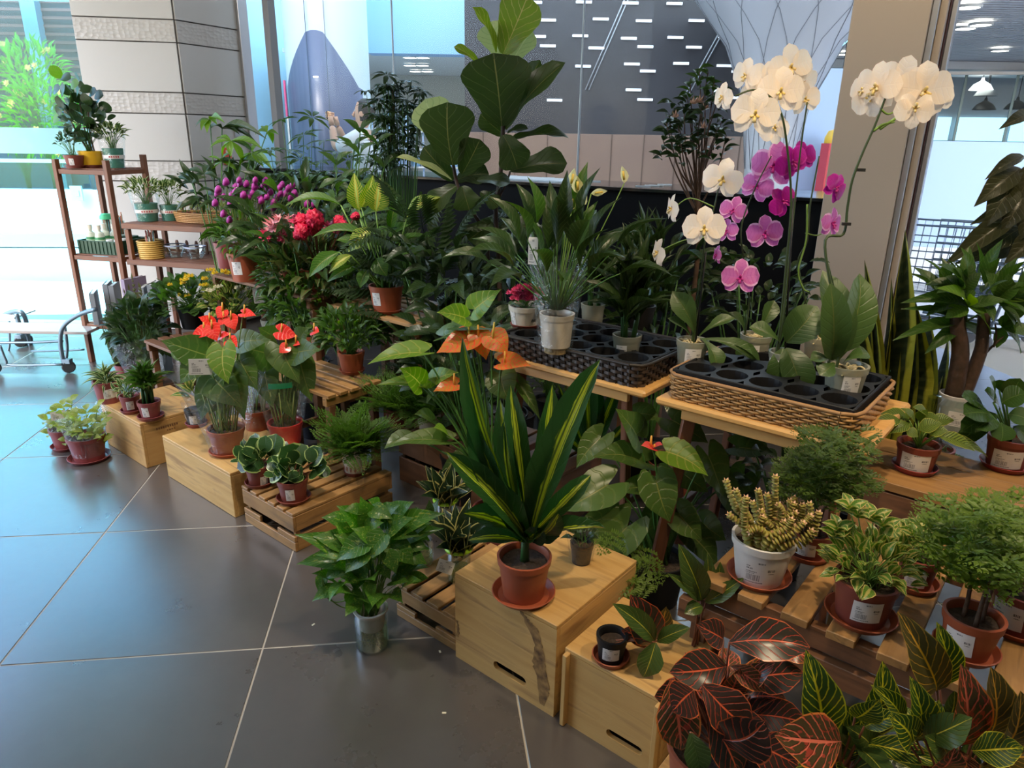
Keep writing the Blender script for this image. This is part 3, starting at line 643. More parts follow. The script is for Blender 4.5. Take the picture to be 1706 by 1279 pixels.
# reflections in the black ledge, built as small white slabs behind the sill
for k in range(38):
    px = 850+R_.random()*270; py = 284+R_.random()*22+(px-850)*.035; p = onz(px, py, SILL)
    fx = p.x; off = (p-G(fx)).dot(gn)
    if off < .05 or off > .54: continue
    o = link('ledge_glint', boxmesh(.09, .022, .006, .0005, WALLW), None, None, Matrix.Translation(p+Vector((0, 0, .003))) @ Matrix.Rotation(GA+.35, 4, 'Z')); tag(o, 'small white reflection built as a slab on the black ledge behind the glass', 'tile', 'white reflections on the black ledge')
tag(link('white_sheet', boxmesh(.62, .3, .008, .001, mat('white patch', (.9, .9, .9), .4)), None, None, Matrix.Translation(G(-.02)+gn*.27+Vector((0, 0, SILL+.004))) @ Matrix.Rotation(GA, 4, 'Z')), 'bright white patch lying on the black ledge', 'board')  # bright patch of the ledge, built as a thin white sheet
# flared funnel cladding
fu = ony(1300, 120, 7.25); fu.z = 0
fo = thing('funnel_cladding', 'flared pale grey panelled funnel rising behind the white orchids', 'column', fu)
link('shell', lathe([(.20, .6), (.22, 1.3), (.30, 1.9), (.52, 2.4), (.84, 2.8)], 40, 'shell'), mat('pale grey cladding', (.50, .52, .55), .35, .2), fo)
bm = bmesh.new()
for k in range(14):
    for s_ in (-1, 1):
        tube(bm, [((r+.004)*math.cos(k*PI/7+s_*j*.13), (r+.004)*math.sin(k*PI/7+s_*j*.13), z) for j, (r, z) in enumerate([(.22, 1.3), (.26, 1.6), (.30, 1.9), (.41, 2.15), (.52, 2.4), (.68, 2.6), (.84, 2.8)])], .003, n=3)
jo = link('panel_joints', bmesh_done(bm, 'joints'), mat('joint line', (.22, .23, .25), .5), fo); jo['kind'] = 'stuff'
# right hand hall: slatted ceiling, glazed cafe, pale blue partition
cz = 2.82
sc = tag(empty('slatted_ceiling', (4.2, 0, cz)), 'grey slatted ceiling of the hall at the upper right', 'ceiling')
sc['kind'] = 'structure'
SLM = mat('grey slat', (.50, .50, .52), .5)
board(sc, 'backing', (2.6, 10.5, .08), 6.4, 7, .02, mat('slat backing', (.26, .26, .28), .7))
for k in range(44): board(sc, 'slat', (2.6, 7.2+k*.12, .03), 6.4, .07, .05, SLM)
board(sc, 'border', (2.6, 13.2, -.05), 6.4, 1.4, .12, WALLW)
for i, (px, py) in enumerate(((1613, 13), (1608, 48), (1634, 42), (1666, 85), (1386, 35), (1385, 90), (1409, 91))):
    v = ray(px, py); c = Vector((0, 0, H))+v*((cz-.04-H)/v.z)
    dl = thing('downlight', ['first', 'second', 'third', 'fourth', 'fifth', 'sixth', 'seventh'][i] and ('round downlight in the slatted ceiling, %s' % ['topmost at the upper right', 'left one of the pair above the trolleys', 'right one of the pair above the trolleys', 'lone one near the cafe front', 'top one left of the beige pillar', 'lower left one beside the beige pillar', 'lower right one touching the beige pillar'][i]), 'ceiling light', c, 0, 'downlights in the hall')
    link('lamp_face', lathe([(0, 0), (.1, 0), (.1, .02), (0, .02)], 16, 'lamp_face'), MATS['downlight glow'], dl)
    link('ring', lathe([(.102, -.004), (.12, -.004), (.12, .02), (.102, .02)], 16, 'ring'), WALLW, dl)
cy_ = 12.5
cf = thing('cafe_front', 'glazed cafe front with pale blue lower wall at the far right', 'shop front', (ony(1640, 200, cy_).x, cy_, 0), math.radians(-12))
board(cf, 'lower_wall', (.5, 0, .75), 5, .12, 1.5, PALEB); board(cf, 'head_rail', (.5, 0, 2.66), 5, .08, .05, ALU)
for k in range(7): board(cf, 'mullion', (-1.9+k*.75, 0, 2.08), 1.16, .02, .04, mat('glass edge green', (.15, .25, .25), .3), 'z'); 
for k in range(6): board(cf, 'glass_panel', (-1.52+k*.75, 0, 2.08), .73, .012, 1.14, PANE)
board(cf, 'back_wall', (.5, 2.2, 1.9), 6, .1, 2.0, mat('cafe grey wall', (.36, .40, .44), .6)); 
for k in range(4): board(cf, 'bright_window', (-1.2+k*.95, 2.1, 1.85), .85, .05, .42, mat('daylit window', (.55, .9, 1.), .5, emit=1.0))
for i, (px, py, lb) in enumerate(((1639, 183, 'black dome pendant lamp hanging lowest in the far cafe'), (1642, 160, 'grey dome pendant lamp just above the black one in the far cafe'), (1634, 150, 'lit white dome pendant lamp in the far cafe'), (1692, 182, 'dark dome pendant lamp at the right edge of the cafe'))):
    c = ony(px, py, cy_+.9); pl_ = thing('pendant_lamp', lb, 'lamp', c, 0, 'pendant lamps in the cafe')
    link('shade', lathe([(.19, 0), (.13, .09), (.03, .15), (.02, .2), (0, .2)], 20, 'shade'), (DARKM, mat('grey enamel', (.25, .27, .28), .4), mat('lit shade', (1, .95, .85), .5, emit=2.5), DARKM)[i], pl_)
    bm = bmesh.new(); tube(bm, [(0, 0, .2), (0, 0, 2.8-c.z)], .008, n=4); link('cord', bmesh_done(bm, 'cord'), DARKM, pl_)
pt = thing('pale_partition', 'pale blue waist-high partition behind the shopping trolleys', 'partition', (ony(1640, 270, 7.8).x, 7.8, 0), math.radians(-10))
board(pt, 'panel', (.6, 0, (ony(1640, 236, 7.8).z)/2+.25), 3.4, .05, ony(1640, 236, 7.8).z-.5, PALEB); board(pt, 'base', (.6, 0, .25), 3.4, .04, .5, WALLW)
# left of the pillar: cyan skylight, string lights, lantern, red and yellow stand
o = board(None, 'skylight_panel', ony(1402, 26, 7.0), .62, .02, .42, mat('skylight glow', (.45, .88, 1), .5, emit=.8), rot=Matrix.Rotation(-.75, 4, 'Y')); tag(o, 'bright cyan skylight strip left of the beige pillar', 'skylight')
sl = thing('string_light_curtain', 'dark lattice hung with warm string lights left of the beige pillar', 'string lights', ony(1402, 158, 9.8))
board(sl, 'hanging_rod', (0, 0, (2.86-sl.location.z)/2+.07), 2.86-sl.location.z-.14, .02, .02, DARKM, 'z'); board(sl, 'lattice', (0, 0, 0), .42, .03, .30, mat('olive lattice', (.10, .11, .07), .7))
for k in range(40): board(sl, 'bulb', (-.19+(k % 8)*.054+R_.uniform(-.01, .01), -.025, -.13+(k//8)*.064), .014, .012, .014, mat('bulb glow', (1, .85, .45), .5, emit=4), bev=.004)
la = thing('red_lantern', 'round red lantern hanging left of the beige pillar', 'lantern', ony(1393, 188, 9.4)); link('shade', lathe([(0, -.09), (.05, -.085), (.10, -.04), (.11, 0), (.10, .04), (.05, .085), (0, .09)], 20, 'shade'), mat('red lantern', (.55, .03, .03), .4), la)
bm = bmesh.new(); tube(bm, [(0, 0, .09), (0, 0, .9)], .004, n=4); link('cord', bmesh_done(bm, 'cord'), DARKM, la)
rs = thing('red_yellow_stand', 'red stand with rounded yellow top beyond the pink orchids', 'stand', ony(1386, 275, 8.4)); rs.location.z = 0; zt = ony(1386, 215, 8.4).z
board(rs, 'body', (0, 0, (zt-.15)/2), .22, .22, zt-.15, mat('red stand', (.6, .03, .04), .4)); link('top', lathe([(.12, 0), (.12, .06), (.09, .13), (0, .16)], 20, 'top'), YELLOWP, rs, Vector((0, 0, zt-.15)))
for (px, py, wd, hg, yy, m) in ((1400, 250, .6, .7, 10.5, 'daylit window'),):
    o = board(None, 'window_6', ony(px, py, yy), wd, .05, hg, MATS[m]); structure(o)
o = board(None, 'wall_hall_blue', ony(1335, 230, 8.8), .72, .05, 1.5, PALEB); structure(o)
# ------------------------------------------------------------------ crates, benches, baskets
def root_st(name, label, cat, s, t, z=0, group=None): return thing(name, label, cat, st(s, t, z), UA, group)
def wine_box(name, label, s0, s1, t0, dep, h, m, handle=None, group='wooden boxes along the floor', posts=False, mk=None):
    L = s1-s0; r = root_st(name, label, 'crate', s0, t0, 0, group); th = .014
    board(r, 'top_board', (L/2, dep/2, h-th/2), L, dep, th, m, 'x')
    if handle:   # front board with a slot cut through, built from four strips round a rounded slot
        hx, hz, hw, hh = handle; bm = bmesh.new(); n = 8; hole = []
        for k in range(n+1): a = -PI/2+PI*k/n; hole.append((hx+hw/2-hh/2+hh/2*math.cos(a), hz+hh/2*math.sin(a)))
        for k in range(n+1): a = PI/2+PI*k/n; hole.append((hx-hw/2+hh/2+hh/2*math.cos(a), hz+hh/2*math.sin(a)))
        outer = []
        for (x, z) in hole:
            dx, dz = x-hx, z-hz; k = min((abs(((L if dx > 0 else 0)-hx)/dx) if abs(dx) > 1e-6 else 1e9), (abs(((h-th if dz > 0 else 0)-hz)/dz) if abs(dz) > 1e-6 else 1e9)); outer.append((hx+dx*k, hz+dz*k))
        for c in ((0, 0), (L, 0), (L, h-th), (0, h-th)):
            i = min(range(len(outer)), key=lambda q: (outer[q][0]-c[0])**2+(outer[q][1]-c[1])**2); outer[i] = c
        nn = len(hole); V = {}
        for lab, ring in (('h', hole), ('o', outer)):
            for yk, y in ((0, 0), (1, th)): V[lab, yk] = [bm.verts.new((x-L/2, y-th/2, z-h/2)) for x, z in ring]
        for k in range(nn):
            j = (k+1) % nn
            bm.faces.new((V['o', 0][k], V['o', 0][j], V['h', 0][j], V['h', 0][k])); bm.faces.new((V['o', 1][j], V['o', 1][k], V['h', 1][k], V['h', 1][j]))
            bm.faces.new((V['h', 0][k], V['h', 0][j], V['h', 1][j], V['h', 1][k])); bm.faces.new((V['o', 0][j], V['o', 0][k], V['o', 1][k], V['o', 1][j]))
        link('front_board', bmesh_done(bm, 'front', False), m, r, Vector((L/2, th/2, h/2)))
    else: board(r, 'front_board', (L/2, th/2, (h-th)/2), L, th, h-th-.001, m, 'x')
    board(r, 'end_board', (L-th/2, dep/2+th/2, (h-th)/2), dep-th, th, h-th-.001, m, 'y'); board(r, 'end_board', (th/2, dep/2+th/2, (h-th)/2), dep-th, th, h-th-.001, m, 'y')
    board(r, 'back_board', (L/2, dep-th/2, (h-th)/2), L-2*th-.002, th, h-th-.001, m, 'x')
    if posts:
        for x in (.012, L-.012): board(r, 'corner_batten', (x, -.007, h/2-.004), h-.012, .024, .014, m, 'z')
    return r
def slat_crate(label, s0, s1, t0, dep, h, m, ns=7, group='slatted crates', notch=True, z=0, ax='y', gap=.018, name='slatted_crate', rows=2, end=True):
    L = s1-s0; r = root_st(name, label, 'crate', s0, t0, z, group); th = .012
    n = ns; W = (dep-gap*(n-1))/n if ax == 'x' else (L-gap*(n-1))/n
    for i in range(n):
        if ax == 'x': board(r, 'slat', (L/2, W/2+i*(W+gap), h-th/2), L, W, th, m, 'x', jit=.006)
        else: board(r, 'slat', (W/2+i*(W+gap), dep/2, h-th/2), dep, W, th, m, 'y', jit=.006)
    hh = h-th-.002; ph = (hh-.02*(rows-1))/rows
    for y in (th/2, dep-th/2):
        for k in range(rows):
            if notch and k == 0 and y < .02 and rows == 2:
                c = L*.5; nw = L*.34; board(r, 'front_slat', (L/2, y, ph*.30), L, th, ph*.6, m, 'x')
                for x0, x1 in ((0, c-nw/2), (c+nw/2, L)): board(r, 'front_slat', ((x0+x1)/2, y, ph*.82), x1-x0, th, ph*.36, m, 'x')
            else: board(r, 'front_slat' if y < .02 else 'back_slat', (L/2, y, ph/2+k*(ph+.02)), L, th, ph, m, 'x')
    for x in (th/2, L-th/2):
        for k in range(rows): board(r, 'end_slat', (x, dep/2, ph/2+k*(ph+.02)), dep-2*th-.001, th, ph, m, 'y')
        for y in (th+.012, dep-th-.012): board(r, 'corner_post', (x+(.014 if x < L/2 else -.014), y, hh/2), hh, .02, .018, m, 'z')
    return r
b1 = wine_box('wine_crate', 'stencilled wooden wine crate at the far left end of the row, carrying three maroon pots', -3.80, -3.355, 1.285, .36, .235, PINE)
for (x, y, z, L, hh, nm) in ((-.001, 0, 0, 0, 0, ''),):
    ink = mat('stencil ink', (.16, .07, .03), .7)
    for k, (yy, zz, ww, h2) in enumerate(((.10, .185, .11, .012), (.12, .165, .05, .006), (.13, .115, .03, .03), (.13, .06, .12, .007), (.24, .18, .06, .010), (.13, .045, .08, .005))):
        for q in range(max(2, int(ww/.011))): board(b1, 'stencil_mark', (.4455, .03+yy-ww/2+q*.011, zz), .0005, .007, h2, ink, bev=0)
wine_box('pine_box', 'plain pale pine box carrying the anthurium in the flared sleeve', -3.20, -2.60, 1.315, .36, .21, PINE2)
slat_crate('slatted crate with scooped handle in front of the fern and the two leafy round-leaf pots', -2.545, -2.18, 1.33, .50, .167, CRATE, 6, ax='y')
c4 = slat_crate('worn slatted crate between the pothos jar and the big pine box', -1.59, -1.31, 1.33, .40, .13, CRATE, 4, ax='y')
b5 = wine_box('pine_box', 'tall stained pine box with a slot handle under the striped dracaena', -1.295, -.912, 1.315, .42, .31, PINE2, handle=(.22, .06, .125, .03))
b6 = wine_box('pine_box', 'pine box with slot handle at the right end of the row, small croton on top', -.888, -.585, 1.322, .30, .25, PINE2, handle=(.20, .055, .11, .026), posts=True)
wine_box('pine_box', 'low pine box under the crotons at the bottom right, mostly hidden', -.54, .14, 1.02, .42, .158, PINE)
# stain on the tall box: spilled dark drips with shapes of their own
def stain(parent, pts, wd, name='water_stain'):
    bm = bmesh.new(); P = smoothpts(pts, 6); rr = random.Random(3); L_, R2 = [], []
    for p in P: L_.append(bm.verts.new((p.x-wd*rr.uniform(.3, 1), p.y, p.z))); R2.append(bm.verts.new((p.x+wd*rr.uniform(.3, 1), p.y, p.z)))
    for i in range(len(P)-1): bm.faces.new((L_[i], R2[i], R2[i+1], L_[i+1]))
    link(name, bmesh_done(bm, name, False), mat('dark water stain', (.085, .04, .014), .75, col2=(.40, .22, .07), scale=38), parent)
for q in range(5): stain(b5, [(.258+q*.011, -.0006-q*.0001, .296-q*.006), (.288+q*.007, -.0006-q*.0001, .26), (.318+q*.005-(q == 4)*.02, -.0006-q*.0001, .21), (.312+q*.008, -.0006-q*.0001, .15), (.330+q*.006, -.0006-q*.0001, .10), (.345+q*.003, -.0006-q*.0001, .02+q*.012)], .012)
stain(b5, [(.006, -.0006, .14), (.012, -.0006, .11), (.008, -.0006, .08)], .009)
def stand(label, s0, s1, t0, dep, h, m, ns=6, group='slatted stands at the back'):
    L = s1-s0; r = root_st('slatted_stand', label, 'stand', s0, t0, 0, group); W = (dep-.02*(ns-1))/ns
    for i in range(ns): board(r, 'slat', (L/2, W/2+i*(W+.02), h-.008), L, W, .016, m, 'x', jit=.008)
    for x in (.03, L-.03): board(r, 'cross_rail', (x, dep/2, h-.036), dep, .03, .04, m, 'y'); [board(r, 'leg', (x, y, (h-.057)/2), h-.057, .035, .035, DARKW, 'z') for y in (.03, dep-.03)]; board(r, 'lower_rail', (x, dep/2, h*.35), dep-.08, .02, .035, DARKW, 'y')
    return r
# second tier at the left, rising blocks
stand('slatted stand holding the leafy green bush in the terracotta pot', -2.95, -2.45, 1.72, .30, .48, CRATE, 5, 'slatted stands in the middle')
stand('tall slatted stand under the dieffenbachia', -2.85, -2.24, 2.05, .40, .77, CRATE, 6)
stand('dark slatted stand behind the kalanchoes, purple globe flowers on top', -3.85, -2.9, 1.98, .5, .80, DARKW, 7)
stand('low dark stand under the yellow and white kalanchoes', -3.98, -3.0, 1.62, .34, .46, DARKW, 5, 'slatted stands in the middle')
slat_crate('dark wooden crate under the ferns in the middle, nearest the white decorated pot', -2.35, -1.95, 2.02, .45, .28, DARKW, 5, ax='y', notch=False)
slat_crate('brown wooden crate behind the variegated snake plants', -1.93, -1.50, 2.05, .40, .26, DARKW, 5, ax='y', notch=False)
# right pallet bench and the raised board behind
pal = root_st('pallet_shelf', 'low slatted pallet shelf carrying the succulent and the small leafy pots', 'shelf', -.63, 1.545, 0)
PZ = .48
for i in range(11): board(pal, 'slat', (.04+i*.106+R_.uniform(-.004, .004), .30, PZ-.011), .62, .064, .022, CRATE, 'y', jit=.012)
board(pal, 'front_rail', (.55, .035, PZ-.055), 1.2, .03, .06, DARKW); board(pal, 'front_rail', (.55, .02, PZ-.125), 1.2, .03, .06, DARKW); board(pal, 'back_rail', (.55, .56, PZ-.055), 1.2, .03, .06, DARKW)
for x in (.0, 1.1):
    for y in (.06, .54): board(pal, 'leg', (x, y, (PZ-.09)/2), PZ-.09, .045, .045, DARKW, 'z')
up = root_st('raised_shelf', 'raised brown plank shelf with the quilted-leaf and round-leaf pots', 'shelf', -.44, 2.19, 0); UZ = .60
for i in range(3): board(up, 'plank', (.55, .055+i*.122, UZ-.014), 1.25, .118, .028, CRATE, 'x', jit=.003)
board(up, 'front_rail', (.55, .01, UZ-.07), 1.2, .02, .07, DARKW)
for x in (.02, 1.1): 
    for y in (.03, .33): board(up, 'leg', (x, y, (UZ-.03)/2), UZ-.03, .04, .04, CRATE, 'z')
def bench(label, s0, s1, t0, dep, z):
    r = root_st('wooden_bench', label, 'bench', s0, t0, 0, 'honey coloured benches'); L = s1-s0; th = .026
    link('seat_board', boxmesh(L, dep, th, .008, BENCH), None, r, Vector((L/2, dep/2, z-th/2)))
    for y in (.04, dep-.04): board(r, 'apron', (L/2, y, z-th-.02), L-.16, .018, .038, BENCH)
    lm = boxmesh(z-th+.01, .042, .026, .004, SHELFW)
    for sx in (0, 1):
        for sy in (0, 1):
            top = Vector((.10 if sx == 0 else L-.10, .06 if sy == 0 else dep-.06, z-th)); bot = Vector((.03 if sx == 0 else L-.03, .01 if sy == 0 else dep-.01, 0)); d = top-bot
            link('leg', lm, None, r, Matrix.Translation((top+bot)/2-Vector((0, 0, .004))) @ d.to_track_quat('X', 'Y').to_matrix().to_4x4())
        board(r, 'stretcher', (.055 if sx == 0 else L-.055, dep/2, .35), dep-.08, .02, .03, SHELFW, 'y')
    return r
BZ = .78
bench('varnished wooden bench under the black wicker basket', -1.70, -1.045, 1.945, .46, BZ)
bench('varnished wooden bench under the orchids and the honey wicker basket', -1.0, -.365, 1.93, .50, BZ)
def basket(label, s0, s1, t0, dep, h, z, m, m2, rows, flat=False, name='wicker_basket', nst=None):
    r = root_st(name, label, 'basket', s0, t0, z); L = s1-s0; rad = .035
    def per(q, o):   # rounded rectangle path
        P = []; 
        for cx_, cy_, a0 in ((L-rad, rad, -PI/2), (L-rad, dep-rad, 0), (rad, dep-rad, PI/2), (rad, rad, PI)):
            for k in range(5): a = a0+PI/2*k/4; P.append(Vector((cx_+(rad+o)*math.cos(a), cy_+(rad+o)*math.sin(a), 0)))
        return P
    base = per(0, 0); base.append(base[0]); D = [0]
    for a, b in zip(base, base[1:]): D.append(D[-1]+(b-a).length)
    T = D[-1]; ns = nst or int(T/.026); ns += ns % 2 == 0
    def at(d):
        d %= T
        for i in range(len(D)-1):
            if D[i+1] >= d: f = (d-D[i])/max(1e-9, D[i+1]-D[i]); p = base[i].lerp(base[i+1], f); tg = (base[i+1]-base[i]).normalized(); return p, Vector((tg.y, -tg.x, 0))
    for q in range(rows):
        bm = bmesh.new(); pts = []; n = ns*4; zz = h*(q+.5)/rows
        for k in range(n):
            p, nn = at(T*k/n); off = math.cos(PI*(k/4)+PI*q)*.0035+ .012*zz/h
            pts.append(p+nn*off+Vector((0, 0, zz+R_.uniform(-.0006, .0006))))
        pts.append(pts[0]); rr = h/rows*.5
        if flat:
            rings = [[bm.verts.new(p+Vector((0, 0, s_*rr*.85))) for s_ in (-1, 1)] for p in pts]
            for a, b in zip(rings, rings[1:]): bm.faces.new((a[0], b[0], b[1], a[1]))
        else: tube(bm, pts, rr, n=4, cap=False)
        link('strand', bmesh_done(bm, 'strand'), m, r)
    for k in range(ns):
        p, nn = at(T*k/ns); bm = bmesh.new(); tube(bm, [p, p+nn*.012+Vector((0, 0, h+.004))], .0028, n=4); link('stake', bmesh_done(bm, 'stake'), m2, r)
    bm = bmesh.new(); pts = [at(T*k/60)[0]+at(T*k/60)[1]*.013+Vector((0, 0, h+.004)) for k in range(61)]; tube(bm, pts, .006, n=6, cap=False); link('rim', bmesh_done(bm, 'rim'), m2, r)
    board(r, 'bottom', (L/2, dep/2, .004), L-.02, dep-.02, .006, m2)
    return r
WICK = mat('honey wicker', (.50, .27, .09), .5, col2=(.38, .19, .06), scale=60); WICK2 = mat('brown wicker', (.34, .18, .07), .55)
BWICK = mat('black wicker', (.035, .025, .02), .4, col2=(.06, .04, .03), scale=40); BWICK2 = mat('dark wicker', (.02, .015, .012), .5)
bk1 = basket('honey coloured wicker basket holding the orchid tray', -.965, -.42, 1.955, .40, .078, BZ, WICK, WICK2, 9)
bk2 = basket('long black wicker basket on the left bench', -1.66, -1.075, 1.955, .37, .075, BZ, BWICK, BWICK2, 6, flat=True)
def tray(label, s0, s1, t0, dep, z, nx, ny, hr, h=.02):
    r = root_st('plant_tray', label, 'tray', s0, t0, z); L = s1-s0; bm = bmesh.new(); n = 16
    for i in range(nx):
        for j in range(ny):
            x0, x1, y0, y1 = L*i/nx, L*(i+1)/nx, dep*j/ny, dep*(j+1)/ny; cx_, cy_ = (x0+x1)/2, (y0+y1)/2; hr_ = min(hr, (x1-x0)/2*.92, (y1-y0)/2*.92)
            ho = []; ou = []
            for k in range(n):
                a = 2*PI*k/n+PI/n; c, s_ = math.cos(a), math.sin(a); q = min((x1-x0)/2/abs(c), (y1-y0)/2/abs(s_))
                ho.append(bm.verts.new((cx_+hr_*c, cy_+hr_*s_, h))); ou.append(bm.verts.new((cx_+q*c, cy_+q*s_, h)))
            lo = [bm.verts.new((cx_+(v.co.x-cx_)*.85, cy_+(v.co.y-cy_)*.85, -.05)) for v in ho]
            for k in range(n): bm.faces.new((ou[k], ou[(k+1) % n], ho[(k+1) % n], ho[k])); bm.faces.new((ho[k], ho[(k+1) % n], lo[(k+1) % n], lo[k]))
            bm.faces.new(lo)
    link('tray_top', bmesh_done(bm, 'tray', False), BLACKP, r)
    for (c, Lx, ax) in (((L/2, -.004, h-.013), L+.016, 'x'), ((L/2, dep+.004, h-.013), L+.016, 'x'), ((-.004, dep/2, h-.013), dep, 'y'), ((L+.004, dep/2, h-.013), dep, 'y')): board(r, 'tray_rim', c, Lx, .008, .028, BLACKP, ax, bev=.003)
    return r
tray('black planting tray with round holes under the orchids', -.955, -.43, 1.965, .38, BZ+.075, 5, 3, .055)
tray('black planting tray in the black wicker basket', -1.65, -1.085, 1.965, .35, BZ+.06, 5, 3, .052)
# picket edged shelf unit at the back left and the ladder etagere
eg = onz(154, 602, 0); ea = math.radians(-13); et = thing('ladder_shelf', 'narrow red-brown wooden ladder shelf at the left by the glass', 'shelf', eg, ea)
ETW, ETD = .385, .34
tz = [ony(103, 265, eg.y).z]; EH = tz[0]
for x in (0, ETW):
    for y in (0, ETD):
        board(et, 'post', (x, y, (EH+(.03 if y else 0))/2), EH+(.03 if y else 0), .036, .030, SHELFW, 'z')
lv = [ony(140, 282, eg.y).z, ony(170, 426, eg.y-.02).z, .28]
LVZ = lv
for z in lv:
    for y in (0, ETD): board(et, 'rail', (ETW/2, y, z-.015), ETW-.036, .02, .03, SHELFW)
    for k in range(5): board(et, 'slat', (ETW/2, .035+k*(ETD-.07)/4, z+.004), ETW-.03, .045, .008, SHELFW)
    for x in (0, ETW): board(et, 'side_rail', (x, ETD/2, z-.015), ETD-.03, .02, .03, SHELFW, 'y')
pq = et.matrix_basis.to_translation() if False else eg
ex = Vector((math.cos(ea), math.sin(ea), 0)); ey = Vector((-math.sin(ea), math.cos(ea), 0))
def E(x, y, z): return eg+ex*x+ey*y+Vector((0, 0, z))
SZ = ony(250, 373, (E(.6, 0, 0)).y).z
sh2 = thing('low_slatted_shelf', 'wide red-brown slatted shelf with scalloped picket rim joined to the ladder shelf', 'shelf', E(.44, .0, 0), ea)
W2 = 1.0
for z, nb in ((SZ, 6), (SZ-.235, 6)):
    for k in range(nb): board(sh2, 'slat', (W2/2, .02+k*.06, z-.006), W2, .048, .012, SHELFW)
    board(sh2, 'front_rail', (W2/2, -.012, z-.018), W2, .018, .034, SHELFW)
for z in (SZ, SZ-.235):
    for k in range(13): 
        link('picket', lathe([(0, 0), (.014, 0), (.014, .07), (.009, .085), (0, .088)], 12, 'picket', sy=.4), SHELFW, sh2, Vector((.04+k*.077, .345, z)))
    board(sh2, 'picket_rail', (W2/2, .35, z+.012), W2, .01, .02, SHELFW)
for x in (0.03, W2-.03):
    for y in (0, .34): board(sh2, 'post', (x, y, (SZ-.04)/2), SZ-.04, .03, .03, SHELFW, 'z')
#  platform trolley by the glass
tr = thing('platform_trolley', 'low blue-grey metal garden trolley with castors at the far left edge', 'trolley', onz(60, 605), 0)
TRM = mat('blue grey painted steel', (.13, .18, .22), .35, .6)
def tb(parent, name, pix, r, z_y, m=TRM):
    bm = bmesh.new(); tube(bm, smoothpts([ony(px, py, yy)-parent.location for px, py, yy in pix], 5), r, n=8); return link(name, bmesh_done(bm, name), m, parent)
yt = tr.location.y
tb(tr, 'front_leg_frame', [(160, 515, yt-.25), (130, 525, yt-.22), (105, 545, yt-.2), (101, 575, yt-.2), (108, 612, yt-.2)], .014, 0)
tb(tr, 'rear_leg_frame', [(-30, 545, yt+.5), (0, 527, yt+.5), (30, 518, yt+.45), (42, 530, yt+.45), (47, 560, yt+.45), (52, 578, yt+.45)], .016, 0)
tb(tr, 'rear_leg_frame', [(27, 522, yt+.4), (35, 550, yt+.4), (42, 576, yt+.4)], .016, 0)
tb(tr, 'lower_rail', [(-20, 571, yt-.1), (60, 570, yt-.1), (104, 568, yt-.15)], .009, 0)
tb(tr, 'bottom_rail', [(0, 575, yt-.3), (10, 600, yt-.3), (20, 608, yt-.3), (104, 607, yt-.3)], .008, 0)
tb(tr, 'bottom_rail', [(-10, 585, yt+.3), (14, 584, yt+.3), (15, 535, yt+.3)], .008, 0)
tb(tr, 'side_rail', [(52, 585, yt+.2), (100, 584, yt+.2), (140, 582, yt+.2)], .008, 0)
tb(tr, 'brace', [(108, 545, yt-.1), (112, 580, yt-.1), (108, 610, yt-.1)], .010, 0)
a = ony(-40, 547, yt)-tr.location; b = ony(160, 546, yt)-tr.location; board(tr, 'platform', (a+b)/2, (b-a).length, .22, .02, mat('weathered platform', (.30, .26, .24), .6))
a = ony(-40, 522, yt+.5)-tr.location; board(tr, 'upper_shelf', (a.x+.2, a.y, a.z), .35, .25, .012, mat('pale platform', (.55, .6, .6), .5))
for (px, py, dy) in ((116, 619, -.2), (48, 583, .45), (36, 578, .38), (-6, 628, -.25)):
    c = ony(px, py, yt+dy)-tr.location; c.z = .045
    link('castor', lathe([(0, -.014), (.036, -.014), (.042, -.006), (.042, .006), (.036, .014), (0, .014)], 20, 'castor'), mat('dark rubber', (.03, .035, .04), .5), tr, Matrix.Translation(c) @ Matrix.Rotation(PI/2, 4, 'X') @ Matrix.Rotation(.5, 4, 'Y'))
    board(tr, 'castor_fork', (c.x, c.y, .085), .05, .04, .03, TRM)
